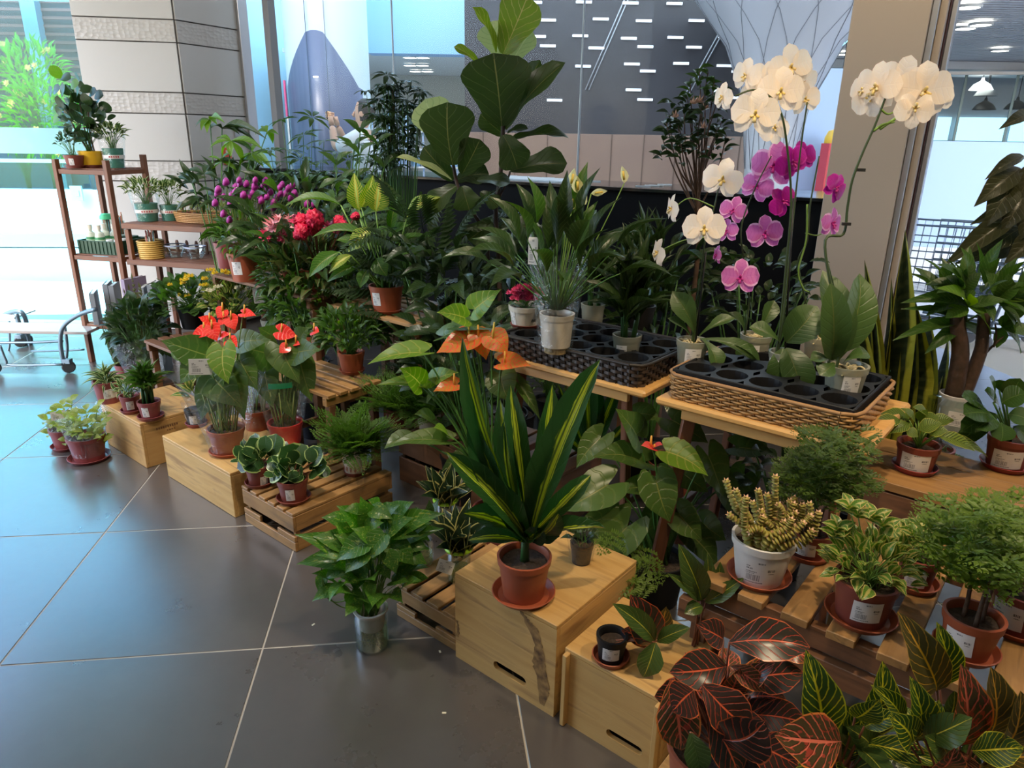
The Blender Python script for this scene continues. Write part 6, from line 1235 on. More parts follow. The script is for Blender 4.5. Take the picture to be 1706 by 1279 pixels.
D2 = [((1365, 1225), (1342, 1082), .085, 0, (0, -1, .3), L_CRY), ((1400, 1235), (1290, 1225), .10, -.10, (0, -.8, .6), L_CRP), ((1430, 1225), (1470, 1100), .08, .03, (0, -1, .3), L_CRY), ((1425, 1195), (1465, 1165), .06, -.03, (0, -.8, .6), L_CRY), ((1395, 1240), (1430, 1170), .06, .03, (0, -1, .3), L_CRY), ((1350, 1235), (1375, 1190), .05, -.03, (0, -1, .3), L_CRG), ((1440, 1210), (1505, 1190), .04, -.04, (0, -.6, 1), L_CRY), ((1420, 1250), (1380, 1215), .05, .02, (0, -1, .3), L_CRG), ((1450, 1245), (1410, 1210), .06, .0, (0, -.8, .6), L_CRG), ((1440, 1230), (1400, 1170), .05, .05, (0, -1, .3), L_CRG)]
croton('yellow_croton', 'croton with a tall bright yellow-veined leaf between the dark croton and the pink-leaved one', 1410, 1330, .16, dict(rt=.08, rb=.06, h=.13, m=TERRA), D2, seed=74, b=xyz(1405, 1275, .34, .16), fill=10, fm=(L_CRG, L_CRY))
D3 = [((1560, 1150), (1495, 1018), .075, .03, (0, -1, .3), L_CRO2), ((1565, 1140), (1560, 1035), .055, .05, (0, -1, .2), L_CRY), ((1600, 1240), (1600, 1105), .085, -.02, (0, -1, .3), L_CRP), ((1600, 1250), (1602, 1290), .06, -.05, (0, -1, .3), L_CRP), ((1520, 1235), (1515, 1125), .06, -.02, (.1, -1, .3), L_CRY), ((1525, 1230), (1565, 1165), .055, -.03, (-.2, -1, .4), L_CRY), ((1515, 1240), (1480, 1190), .065, -.05, (0, -.8, .7), L_CRY), ((1540, 1230), (1620, 1195), .06, -.06, (0, -.7, .9), L_CRG), ((1640, 1230), (1650, 1110), .085, 0, (0, -1, .3), L_CRO2), ((1660, 1250), (1700, 1150), .08, -.05, (0, -1, .4), L_CRO2), ((1620, 1250), (1706, 1245), .06, -.08, (0, -.7, .8), L_CRY), ((1575, 1260), (1540, 1225), .06, -.05, (0, -.8, .7), L_CRG), ((1560, 1280), (1590, 1245), .06, -.08, (0, -.8, .7), L_CRP), ((1630, 1200), (1670, 1190), .06, .02, (0, -1, .4), L_CRG), ((1500, 1200), (1450, 1140), .04, .0, (.2, -.8, .6), L_CRY), ((1690, 1200), (1730, 1130), .08, 0, (0, -1, .4), L_CRO2), ((1570, 1200), (1590, 1150), .06, .04, (0, -1, .4), L_CRG)]
croton('mixed_croton', 'croton with pink and orange midribs at the bottom right corner', 1600, 1340, .16, dict(rt=.09, rb=.07, h=.13, m=TERRA), D3, seed=75, b=xyz(1600, 1290, .37, .16), fill=12, fm=(L_CRG, L_CRY, L_CRO2))
# ================================================================== pallet shelf plants
p = Plant('stacked_succulent', 'stacked-leaf succulent with pink tips in a white plastic pot on the pallet shelf', 1263, 962, PZ); p.pot(.078, .058, .118, WHITEP, saucer=.082, sm=TERRA, lab=(2, .092, .078, .42))
def button_stem(p, pts, r, m=L_SUC):
    P = smoothpts(pts, 3); L = sum((b-a).length for a, b in zip(P, P[1:])); n = max(4, int(L/.0088)); bm = bmesh.new(); uvl = bm.loops.layers.uv.new('UVMap')
    for i in range(n):
        f = i/(n-1)*(len(P)-1); k = min(int(f), len(P)-2); c = P[k].lerp(P[k+1], f-k); d = (P[k+1]-P[k]).normalized(); a, b, _ = basis(d, (1, 0, .3)); a = a; b2 = d.cross(a); rr = r*(1-.25*i/n); th = i*PI/2
        ring = []
        for q in range(8):
            an = 2*PI*q/8; ex = 1.0+.30*abs(math.cos(an)); v = a*math.cos(an+th)*ex+b2*math.sin(an+th)*(.95); ring.append(v*rr)
        lo = [bm.verts.new(c+v*.55-d*.0026) for v in ring]; mi = [bm.verts.new(c+v+d*.0008) for v in ring]; hi = [bm.verts.new(c+v*.6+d*.0030) for v in ring]; t_ = bm.verts.new(c+d*.0035)
        for q in range(8):
            j = (q+1) % 8
            for vs, us in (((lo[q], lo[j], mi[j], mi[q]), (.6, .6, .86+.14*(j % 4 == 0), .86+.14*(q % 4 == 0))), ((mi[q], mi[j], hi[j], hi[q]), (.86+.14*(q % 4 == 0), .86+.14*(j % 4 == 0), .6, .6)), ((hi[q], hi[j], t_), (.6, .6, .5))):
                fc = bm.faces.new(vs); fc.smooth = True
                for l, u_ in zip(fc.loops, us): l[uvl].uv = (u_, i/n*.5)
    me = bpy.data.meshes.new('stem'); bm.to_mesh(me); bm.free(); me.materials.append(m); o = link('leafy_stem', me, None, p.root)
    tip = P[-1]; me = cluster_mesh('suctip', mat('pink succulent tip', (.72, .34, .24), .4, col2=(.8, .6, .35), scale=80), 4, 2, .9); M = orient(tip, Vector((1, 0, 0)), (P[-1]-P[-2]), r*.85, r*.85, r*.85); link('tip', me, None, o, M)
for (pts, dd) in (([(1240, 860), (1225, 845), (1210, 802)], 0), ([(1250, 870), (1240, 850), (1226, 818)], -.02), ([(1240, 875), (1240, 855), (1243, 830)], -.04), ([(1268, 860), (1266, 835), (1263, 818)], 0), ([(1290, 855), (1291, 830), (1292, 795)], .02), ([(1300, 865), (1302, 850), (1297, 842)], -.03), ([(1320, 870), (1318, 850), (1316, 835)], .02), ([(1330, 880), (1336, 860), (1337, 842)], 0), ([(1345, 900), (1352, 880), (1349, 840)], -.02), ([(1350, 895), (1358, 880), (1364, 855)], -.03), ([(1270, 880), (1262, 865), (1254, 838)], .03), ([(1290, 885), (1300, 870), (1325, 855)], -.02), ([(1275, 890), (1262, 880), (1250, 885)], -.05), ([(1280, 895), (1290, 888), (1306, 870)], -.05), ([(1278, 900), (1300, 885), (1322, 878)], -.06), ([(1290, 903), (1315, 892), (1338, 872)], -.07), ([(1305, 908), (1330, 900), (1352, 885)], -.07), ([(1285, 880), (1275, 868), (1268, 852)], -.02), ([(1300, 880), (1312, 862), (1322, 840)], .0), ([(1310, 870), (1325, 850), (1322, 830)], .03), ([(1250, 885), (1238, 875), (1215, 858)], -.03), ([(1280, 870), (1282, 850), (1278, 825)], .02), ([(1320, 885), (1340, 870), (1350, 860)], -.04), ([(1290, 892), (1310, 880), (1318, 866)], -.06), ([(1262, 895), (1262, 880), (1270, 862)], -.04)):
    P = [p.W(x, y, dd) for x, y in pts]; button_stem(p, [Vector((P[0].x*.6, P[0].y*.6, .095))]+P, .0122)
p.done()
def aralia(lb, px, py, z, pot, fr, m, seed, trunk=3, group='fine leaved aralias', L=.09, dy=0, hgt=.2, rad=.12, c0=None, n2=40):
    p = Plant('ming_aralia', lb, px, py, z, group=group, seed=seed)
    if dy: p.b.y += dy; p.root.location = p.b
    p.pot(**pot); T = frondmesh(m, pairs=5, sub=2, spread=.42, droop=.35, lf=.75, key='aralia'); bm = bmesh.new(); tops = []
    for k in range(trunk):
        a = k*2.2; t_ = Vector((rad*.45*math.cos(a), rad*.3*math.sin(a), p.top+hgt*(.6+.3*(k % 2)))); tube(bm, smoothpts([(.02*math.cos(a), .02*math.sin(a), p.top-.03), (t_.x*.4, t_.y*.6, p.top+hgt*.3), t_], 3), .006, .003, 6); tops.append(t_)
    p.part('trunk', bm, BARK)
    pts = [p.W(x, y, p.r.uniform(-.06, .08)) for x, y in fr]
    for q, c in enumerate(pts):
        p.stem(bez(tops[q % trunk]*.8, (tops[q % trunk]+c)/2, c, 4), .0016, .001, GREEND, 3)
        for k in range(5):
            a = k*1.26+q; d = Vector((math.cos(a), math.sin(a), p.r.uniform(-.1, .6))).normalized(); p.leaf(T, c, c+d*L*p.r.uniform(.6, 1.1), L*.95, n=Vector((0, -.4, 1)), name='frond')
    p.done(); return p
aralia('fine-leaved aralia behind the succulent on the pallet shelf', 1352, 935, PZ, dict(rt=.052, rb=.04, h=.075, m=TERRA2, saucer=.062, sm=TERRA, lab=(-10, .055, .045, .5)), [(1325, 790), (1345, 775), (1370, 780), (1395, 770), (1410, 800), (1380, 810), (1350, 815), (1330, 830), (1400, 830), (1375, 835), (1430, 805), (1360, 740), (1375, 750), (1420, 750), (1415, 735), (1350, 800), (1390, 790), (1325, 808)], L_ARD, 81, dy=.03)
p = Plant('peperomia', 'light green stripy-leaved pot plant in front on the pallet shelf', 1432, 1028, PZ); p.pot(.070, .055, .105, TERRA2, saucer=.082, sm=TERRA, lab=(12, .065, .058, .48))
THO = tpl('ovate', L_HOY, arch=.15, fold=.10); p.bush(THO, 125, (.0, 0, .135), (.092, .085, .075), .046, .027, low=-.25, m=GREENL)
for (x, y) in ((1415, 835), (1455, 850), (1470, 865), (1395, 870), (1390, 880), (1430, 850), (1500, 900), (1520, 880)): 
    B = p.W(x, y+12, .02); p.stem(bez((0, 0, .1), B*.5+Vector((0, 0, .06)), B, 4), .002, .0015, GREENL); [p.leaf(THO, B, B+Vector((math.cos(k*1.6), math.sin(k*1.6), .5)).normalized()*.045, .026) for k in range(4)]
p.done()
p = Plant('peperomia', 'small leafy pot plant just behind the stripy one on the pallet shelf', 1522, 975, PZ, seed=83); p.pot(.047, .036, .085, TERRA2, saucer=.058, sm=TERRA, lab=(0, .05, .048, .4)); 
for (x, y) in ((1520, 900), (1535, 885), (1505, 905), (1545, 900), (1530, 920), (1500, 890)): 
    B = p.W(x, y, 0); p.stem(bez((0, 0, .07), B*.5+Vector((0, 0, .04)), B, 4), .002, .0015, GREENL); [p.leaf(THO, B, B+Vector((math.cos(k*1.3), math.sin(k*1.3), .35)).normalized()*.055, .030) for k in range(5)]
p.done()
aralia('fine-leaved aralia in the frontmost terracotta pot on the pallet shelf', 1607, 1085, PZ, dict(rt=.060, rb=.045, h=.095, m=TERRA, saucer=.068, lab=(-18, .06, .06, .45)), [(1590, 900), (1610, 885), (1640, 890), (1600, 925), (1630, 930), (1580, 935), (1655, 920), (1620, 960), (1590, 955), (1660, 950), (1605, 860), (1640, 860), (1570, 910), (1650, 970), (1630, 900), (1585, 880), (1668, 900), (1610, 945)], L_ARA, 84, trunk=4)
aralia('bright fine-leaved aralia at the right edge of the pallet shelf', 1690, 1045, PZ, dict(rt=.062, rb=.05, h=.10, m=TERRA2, saucer=.075, sm=TERRA, lab=(-22, .07, .07, .5)), [(1680, 870), (1700, 880), (1690, 910), (1670, 930), (1705, 930), (1690, 950), (1665, 860), (1700, 850), (1715, 900), (1680, 890)], L_ARA, 85)
aralia('tall fine-leaved aralia standing before the raised shelf', 1545, 940, 0, dict(rt=.07, rb=.05, h=.45, m=TERRA2), [(1520, 830), (1540, 790), (1560, 760), (1580, 770), (1530, 810), (1555, 830), (1600, 800), (1575, 830), (1545, 860), (1510, 850), (1590, 790), (1530, 850), (1565, 810), (1540, 830), (1580, 810), (1515, 820), (1605, 820), (1520, 870), (1560, 870)], L_ARD, 86, dy=.12)
aralia('bright aralia sprays at the right edge below the round-leaf pot', 1690, 960, 0, dict(rt=.07, rb=.05, h=.45, m=TERRA2), [(1665, 825), (1690, 830), (1700, 800), (1680, 810), (1700, 845), (1655, 845), (1690, 780), (1640, 860)], L_ARA, 87, dy=.12)
# ================================================================== raised shelf plants
p = Plant('quilted_leaf_plant', 'quilted-leaf plant in a brown pot with a big label on the raised shelf', 1522, 782, UZ); p.pot(.060, .048, .085, TERRA2, saucer=.066, sm=mat('dark red saucer', (.24, .03, .03), .3), lab=(0, .085, .062, .45))
TPI = tpl('ovate', L_PIL, arch=.12, fold=.06, nu=6, nv=8)
for (a, b, w_, dd) in (((1500, 700), (1452, 712), .048, -.03), ((1515, 700), (1465, 690), .045, .02), ((1525, 705), (1500, 680), .05, 0), ((1540, 700), (1565, 695), .05, .02), ((1530, 715), (1570, 705), .055, -.02), ((1545, 720), (1580, 718), .055, -.03), ((1560, 725), (1625, 752), .055, -.05), ((1570, 725), (1646, 762), .045, -.02), ((1510, 715), (1530, 728), .045, -.04), ((1530, 700), (1545, 682), .045, .05), ((1550, 705), (1590, 700), .05, .04), ((1515, 705), (1480, 722), .04, -.03), ((1500, 700), (1520, 690), .04, .05), ((1545, 690), (1520, 678), .05, .06)):
    B = p.W(*a, dd); p.leaf(TPI, B, p.W(*b, dd-.02), w_, zs=.9); p.stem(bez((0, 0, .07), B*.5+Vector((0, 0, .05)), B, 4), .003, .002, GREENL)
p.done()
p = Plant('baby_rubber_plant', 'round glossy-leaved plant in a brown pot at the right end of the raised shelf', 1672, 778, UZ); p.pot(.062, .050, .10, TERRA2, saucer=.07, sm=mat('dark red saucer', (.24, .03, .03), .3), lab=(5, .085, .06, .4))
TRD = tpl('round', leafmat('round glossy leaf', (.035, .13, .02), (.02, .08, .015), trans=.18, rough=.22, mid=(.07, .2, .04), midw=.04), arch=.06, fold=.05, nu=6, nv=6)
for (a, b, w_, dd) in (((1655, 670), (1648, 628), .07, 0), ((1640, 680), (1602, 660), .065, .0), ((1650, 690), (1605, 690), .08, -.04), ((1668, 705), (1668, 735), .075, -.06), ((1670, 670), (1710, 655), .08, -.02), ((1680, 690), (1715, 700), .08, -.03), ((1660, 690), (1600, 720), .07, .02), ((1675, 660), (1700, 630), .07, .03), ((1650, 700), (1595, 740), .06, .03), ((1665, 680), (1640, 650), .06, .05), ((1690, 710), (1720, 740), .07, -.02), ((1665, 650), (1680, 635), .06, .05), ((1660, 700), (1625, 715), .06, -.05)):
    B = p.W(*a, dd); p.leaf(TRD, B, p.W(*b, dd-.03), w_); p.stem(bez((0, 0, .08), B*.5+Vector((0, 0, .05)), B, 4), .004, .003, GREEND)
p.done()
# money tree in the glass jar
p = Plant('money_tree', 'money tree with two thick trunks in a big clear jar behind the raised shelf', 1592, 742, UZ-.02, seed=91); p.b.y += .05; p.root.location = p.b
jar(p, .085, .17, .0, water=False, neck=.055); link('inner_cup', lathe([(0, .02), (.045, .02), (.056, .17), (.053, .172), (.042, .03), (0, .03)], 24, 'cup'), WHITEP, p.root)
p.card(p.W(1600, 700, -.09), .075, .05); p.stem([(0, 0, .165)]*2, .001)
bm = bmesh.new(); tube(bm, smoothpts([(-.012, 0, .15), p.W(1600, 590), p.W(1595, 540), p.W(1598, 505)], 4), .030, .020, 10); tube(bm, smoothpts([(.02, 0, .15), p.W(1632, 590), p.W(1637, 560), p.W(1640, 520)], 4), .022, .018, 10); p.part('trunk', bm, mat('brown trunk', (.10, .055, .035), .7, col2=(.06, .035, .02), bump=.6, scale=50))
bm = bmesh.new(); tube(bm, smoothpts([p.W(1640, 590), p.W(1655, 575), p.W(1672, 560)], 3), .005, .003, 6); tube(bm, smoothpts([p.W(1655, 578), p.W(1660, 560), p.W(1658, 540)], 3), .004, .003, 6); p.part('branch', bm, BARK)
TM = tpl('ovate', L_MID, arch=.10, fold=.08, nu=4, nv=8); TMB = tpl('ovate', L_BRT, arch=.10, fold=.08, nu=4, nv=8)
for (c, LV) in (((1612, 510), [((1560, 480), .06, 1), ((1575, 530), .065, 1), ((1650, 565), .06, 1), ((1660, 520), .07, 1), ((1600, 470), .06, 0), ((1620, 492), .04, 1), ((1548, 500), .05, 0), ((1500, 505), .045, 0), ((1680, 500), .06, 0)]), ((1600, 540), [((1486, 568), .05, 0), ((1500, 515), .04, 0), ((1545, 545), .05, 0), ((1585, 575), .06, 1), ((1540, 590), .05, 0), ((1640, 580), .05, 0), ((1560, 520), .05, 0)]), ((1660, 500), [((1706, 470), .07, 0), ((1715, 520), .08, 0), ((1690, 560), .07, 0), ((1640, 450), .07, 0), ((1680, 455), .07, 0), ((1720, 500), .06, 1)]), ((1600, 480), [((1560, 440), .06, 0), ((1590, 445), .07, 0), ((1620, 440), .06, 0), ((1635, 455), .07, 0), ((1575, 460), .06, 0), ((1540, 475), .05, 0)]), ((1670, 545), [((1720, 560), .07, 0), ((1700, 590), .06, 0), ((1660, 580), .05, 0), ((1680, 520), .06, 0), ((1705, 450), .07, 0)])):
    dd0 = p.r.uniform(-.03, .05); C = p.W(*c, dd0); p.stem(bez(p.W(1605, 530)*.5+p.W(1615, 540)*.5, C+Vector((0, 0, -.02)), C, 5), .004, .003, GREEND)
    for (t_, w_, br) in LV: dd = dd0+p.r.uniform(-.09, .03); tt = p.W(*t_, dd); p.leaf(TMB if br else TM, C, tt, w_*.95, n=Vector((0, -.7, 1)), zs=1)
p.bush(TM, 34, p.W(1620, 490, .05), (.12, .10, .06), .12, .045, low=-.6, stems=False); p.done()
# hanging big leaves top right
p = Plant('rubber_tree', 'tall tree with long drooping dark leaves at the upper right edge', 1790, 900, 0, seed=92, at=onz(1790, 720, 0)+Vector((-.75, -1.05, 0))); p.pot(.14, .11, .26, BLACKP)
TRT = tpl('ovate', leafmat('dark drooping leaf', (.045, .075, .025), (.02, .04, .016), mid=(.09, .13, .05), midw=.03, vein=(.06, .1, .035), vamt=.4, trans=.2, rough=.3), arch=.10, fold=.10, nu=6, nv=10); TRB = tpl('ovate', L_FID, arch=.10, fold=.10, nu=6, nv=10)
for (a, b, w_, dd) in (((1720, 190), (1663, 216), .05, 0), ((1706, 260), (1640, 300), .05, .02), ((1700, 280), (1622, 345), .09, 0), ((1690, 300), (1640, 380), .10, -.02), ((1710, 320), (1668, 390), .09, -.04), ((1700, 350), (1570, 445), .085, -.02), ((1720, 370), (1640, 425), .10, 0), ((1725, 400), (1590, 440), .10, .05), ((1720, 300), (1650, 310), .07, .05), ((1740, 380), (1672, 440), .09, -.06), ((1720, 340), (1615, 375), .08, .06), ((1730, 270), (1690, 340), .08, .0), ((1720, 410), (1650, 400), .08, .03), ((1735, 330), (1700, 400), .1, -.05)):
    B = p.W(*a, dd); p.leaf(TRT, B, p.W(*b, dd-.05), w_, n=Vector((-.4, -.8, .4)))
bm = bmesh.new(); tube(bm, smoothpts([(0, 0, .2), (.02, 0, .8), p.W(1740, 330, .02), p.W(1735, 190, .02)], 5), .012, .006, 8); p.part('trunk', bm, BARK); p.done()
# tall snake plant behind the benches
p = Plant('tall_snake_plant', 'tall yellow-edged snake plant behind the right bench', 1470, 760, 0, seed=93, at=Vector((1.37, 2.48, 0))); p.pot(.13, .10, .22, BLACKP)
TSN = tpl('blade', L_SAN, arch=.05, fold=.16, nu=6, nv=10)
for (b, bx, w_, dd, n, zs) in (((1508, 382), 1452, .085, 0, (-.2, -1, .1), 1), ((1440, 432), 1436, .03, .05, (0, -1, 0), 1), ((1485, 462), 1462, .06, -.03, (0, -1, .1), .8), ((1512, 455), 1478, .085, .02, (-.3, -1, .1), 1), ((1525, 500), 1490, .05, -.03, (.3, -1, .1), 1), ((1548, 520), 1500, .05, .0, (.4, -1, .2), 1), ((1580, 560), 1500, .055, .0, (.2, -.8, .6), 1.2), ((1575, 600), 1505, .05, -.03, (.1, -.7, .8), 1.4), ((1420, 480), 1445, .04, .02, (0, -1, 0), 1), ((1500, 520), 1470, .06, -.05, (0, -1, .1), 1), ((1455, 500), 1455, .05, -.04, (0, -1, .1), 1), ((1560, 620), 1500, .06, -.06, (0, -.7, .8), 1.2)):
    p.leaf(TSN, Vector(((bx-1475)*.0012, p.r.uniform(-.03, .03), .20)), p.W(*b, dd), w_, n=Vector(n), zs=zs)
p.done()
# ================================================================== orchids
TOL = tpl('spoon', L_ORL, arch=.12, fold=.14, nu=6, nv=8); TOR = tpl('round', L_ORL, arch=.14, fold=.10, nu=6, nv=8)
OZ = BZ+.06
def orchid(name, lb, px, py, rt, rb, h, leaves, lab, seed, spikes, z=OZ):
    p = Plant(name, lb, px, py, z, group='moth orchids in the tray', seed=seed); p.pot(rt, rb, h, CLEARP, soil=False, lab=lab)
    link('bark_mix', lathe([(0, .004), (rb-.006, .004), (rt-.012, h*.78), (rt*.5, h*.86), (0, h*.9)], 20, 'bark'), mat('bark mix', (.20, .13, .05), .9, col2=(.10, .12, .05), bump=1, scale=45), p.root)
    bm = bmesh.new(); [tube(bm, smoothpts([(p.r.uniform(-.02, .02), p.r.uniform(-.02, .02), h*.85), (p.r.uniform(-.04, .04), p.r.uniform(-.04, .04), h*.97), (p.r.uniform(-.05, .05), p.r.uniform(-.05, .05), h*.8)], 4), .0028, n=5) for _ in range(9)]; p.part('roots', bm, mat('cream roots', (.55, .45, .25), .7))['kind'] = 'stuff'
    for (a, b, w_, dd, n, rd) in leaves: p.leaf(TOR if rd else TOL, p.W(*a, dd*.3), p.W(*b, dd), w_, n=Vector(n))
    for (pts, r_) in spikes:
        P = [p.W(x, y, dd) for x, y, dd in pts]; P = [Vector((P[0].x, P[0].y, max(h*.8, 0)))]+P; bm = bmesh.new(); tube(bm, smoothpts(P, 5), r_, r_*.6, 7); p.part('flower_stalk', bm, DSTEM)
    return p
CLIP = flat('black plant clip', (.02, .02, .02), .4)
# front left, white
p = orchid('moth_orchid', 'white moth orchid at the left end of the tray', 1150, 606, .052, .042, .085,
  [((1160, 560), (1120, 485), .08, .02, (0, -1, .2), 0), ((1165, 560), (1225, 530), .045, 0, (0, -.5, 1), 0), ((1170, 565), (1255, 600), .07, -.06, (.1, -.6, .8), 0), ((1170, 565), (1195, 615), .075, -.09, (.3, -.8, .7), 0), ((1150, 560), (1112, 530), .04, 0, (0, -.5, 1), 0), ((1165, 565), (1268, 610), .05, -.03, (0, -.3, 1), 0)], (8, .055, .055, .45), 101,
  [([(1158, 520, 0), (1166, 470, -.02), (1175, 400, -.05), (1190, 345, -.06), (1200, 300, -.05)], .0035), ([(1160, 530, 0), (1172, 480, .02)], .003)])
bm = bmesh.new(); tube(bm, [Vector((.01, 0, .06)), p.W(1176, 420, -.04)], .003, n=6); p.part('support_stake', bm, BLACKP)
for (x, y, s_, dd, sd, ro) in ((1204, 298, .128, -.08, -.1, .2), (1173, 380, .135, -.12, 0, -.05)): orchid_flower(p, p.W(x, y, dd), s_*.9, PET_W, LIP_Y, roll=ro, side=sd)
orchid_flower(p, p.W(1121, 348, -.06), .085, PET_W, LIP_Y, roll=.5, side=-2.5); orchid_flower(p, p.W(1098, 421, -.06), .085, PET_W, LIP_Y, roll=.6, side=-2.2)
p.stem(smoothpts([p.W(1176, 395, -.05), p.W(1140, 400, -.05), p.W(1105, 415, -.04)], 4), .0022, .0015, GREENL); p.stem(smoothpts([p.W(1190, 345, -.06), p.W(1150, 330, -.05), p.W(1125, 345, -.04)], 4), .0022, .0015, GREENL); p.done()
# second row, lilac
p = orchid('moth_orchid', 'lilac moth orchid with pale pink blooms, second from the left in the tray', 1255, 596, .052, .042, .085,
  [((1240, 555), (1215, 520), .04, 0, (0, -.6, 1), 0), ((1262, 555), (1290, 500), .06, .04, (0, -1, .5), 0), ((1270, 550), (1275, 580), .05, -.03, (0, -.6, 1), 0), ((1245, 560), (1232, 600), .045, -.04, (0, -.6, 1), 0)], (-10, .05, .045, .4), 102,
  [([(1248, 500, .02), (1240, 440, .0), (1235, 380, -.02), (1255, 320, -.02), (1285, 260, -.02)], .0032)])
for (x, y, s_, dd, sd, ro, m) in ((1290, 275, .16, .0, -.1, .1, PET_P), (1262, 310, .12, .03, -.3, .4, PET_P), (1274, 388, .125, -.05, .1, -.1, PET_P), (1222, 350, .10, -.0, -.2, .3, PET_P), (1233, 462, .13, -.10, 0, 0, PET_P), (1196, 425, .07, -.05, -2.5, .3, PET_P), (1212, 385, .09, .02, -.6, -.2, PET_P)): orchid_flower(p, p.W(x, y, dd), s_*.86, m, LIP_M, roll=ro, side=sd)
p.done()
# middle front, white top cluster
p = orchid('moth_orchid', 'moth orchid with the high cluster of white blooms and a broad drooping front leaf', 1302, 628, .048, .040, .085,
  [((1310, 580), (1338, 660), .105, -.10, (0, -.9, .5), 1), ((1312, 585), (1310, 692), .09, -.07, (-.2, -.9, .3), 1), ((1310, 570), (1362, 510), .11, .02, (-.2, -.9, .6), 1), ((1300, 570), (1248, 545), .06, 0, (0, -.6, .9), 0), ((1305, 580), (1290, 650), .07, -.04, (-.4, -.8, .4), 1), ((1320, 565), (1360, 555), .06, .02, (0, -.6, .9), 0)], (-35, .045, .06, .45), 103,
  [([(1300, 540, 0), (1310, 440, .0), (1318, 340, -.01), (1312, 250, -.03), (1298, 180, -.05), (1262, 150, -.06), (1225, 160, -.05)], .0042), ([(1306, 520, .01), (1316, 420, .02), (1325, 330, .03), (1335, 240, .0), (1345, 170, -.02)], .0035)])
bm = bmesh.new(); tube(bm, [Vector((.005, .01, .06)), p.W(1322, 330, .02)], .003, n=6); p.part('support_stake', bm, BLACKP)
for (x, y, s_, dd, sd, ro) in ((1316, 112, .13, .0, .3, -.2), (1334, 130, .11, .05, .5, .3), (1244, 126, .10, .02, -.7, .2), (1300, 152, .135, -.04, .1, .0), (1340, 165, .10, .04, .4, -.3), (1258, 190, .14, -.10, 0, .05), (1206, 162, .085, -.03, -1.3, .2), (1275, 135, .12, .04, 0, .3), (1262, 160, .11, .02, -.2, -.2), (1290, 215, .09, -.02, .2, PI*.9)): orchid_flower(p, p.W(x, y, dd), s_*.88, PET_W, LIP_Y, roll=ro, side=sd)
p.done()
# right, magenta + the long arching stalk with white blooms
p = orchid('moth_orchid', 'moth orchid with the long dark arching stalk and the white blooms at the right', 1402, 660, .060, .047, .10,
  [((1385, 600), (1383, 470), .085, -.02, (-.1, -1, .1), 1), ((1395, 590), (1432, 455), .11, .08, (.1, -1, .1), 1), ((1395, 600), (1370, 450), .10, .10, (0, -1, .2), 1), ((1410, 600), (1447, 588), .05, .02, (.2, -.6, 1), 0), ((1385, 600), (1350, 600), .05, -.02, (0, -.5, 1), 0), ((1405, 605), (1438, 590), .06, -.06, (0, -.5, 1), 0), ((1390, 605), (1365, 625), .06, -.05, (0, -.5, 1), 0)], (22, .05, .065, .5), 104,
  [([(1402, 560, -.02), (1385, 480, -.02), (1375, 400, 0), (1405, 390, .01), (1412, 345, .01), (1420, 300, 0), (1437, 255, 0), (1455, 215, 0), (1468, 182, 0), (1476, 160, 0)], .0045), ([(1395, 520, .02), (1380, 440, .02)], .003)])
for (x, y) in ((1434, 283), (1410, 373)): bm = bmesh.new(); bmesh.ops.create_cube(bm, size=1, matrix=Matrix.Translation(p.W(x, y, 0)) @ Matrix.Diagonal((.022, .010, .008, 1))); p.part('plant_clip', bm, CLIP, False)
p.stem(smoothpts([p.W(1468, 182), p.W(1480, 190), p.W(1500, 180), p.W(1520, 165)], 4), .003, .002, GREENL); p.stem(smoothpts([p.W(1466, 215), p.W(1480, 205), p.W(1495, 195)], 3), .004, .004, GREENL); p.stem(smoothpts([p.W(1455, 218), p.W(1470, 208), p.W(1490, 203)], 3), .0045, .003, GREENL)
for (x, y, s_, dd, sd, ro) in ((1462, 145, .13, .02, -.5, .1), (1440, 150, .09, .05, -.8, .2), (1538, 152, .15, -.02, .3, -.05), (1500, 135, .13, .02, 0, .25), (1523, 182, .10, -.05, .2, PI), (1450, 165, .10, .04, -.2, PI*.85), (1560, 165, .10, .05, .5, -.5)): orchid_flower(p, p.W(x, y, dd), s_*.9, PET_W, LIP_Y, roll=ro, side=sd)
p.done()
p = orchid('moth_orchid', 'magenta moth orchid at the back of the tray, blooms facing sideways', 1360, 600, .050, .040, .085,
  [((1350, 560), (1330, 520), .07, .03, (0, -1, .4), 1), ((1365, 560), (1400, 520), .07, .03, (0, -1, .4), 1)], None, 105,
  [([(1345, 520, .02), (1330, 440, 0), (1345, 400, -.02), (1350, 340, -.03), (1365, 260, -.03)], .004)])
for (x, y, s_, dd, sd, ro, m) in ((1318, 270, .105, -.10, .5, -.6, PET_M), (1303, 335, .095, -.10, .5, -.8, PET_M), (1390, 313, .095, -.06, 1.2, .7, PET_M), (1384, 372, .10, -.04, 1.4, .2, PET_P), (1335, 262, .10, -.03, .6, -.3, PET_M)): orchid_flower(p, p.W(x, y, dd), s_*.95, m, LIP_M, roll=ro, side=sd)
p.stem(smoothpts([p.W(1345, 340, -.05), p.W(1343, 400, -.06), p.W(1330, 450, -.06), p.W(1338, 480, -.06), p.W(1348, 486, -.06)], 5), .0035, .002, GREENL); p.stem(smoothpts([p.W(1342, 388, -.04), p.W(1362, 392, -.04), p.W(1382, 380, -.04)], 4), .0025, .002, GREENL); p.done()
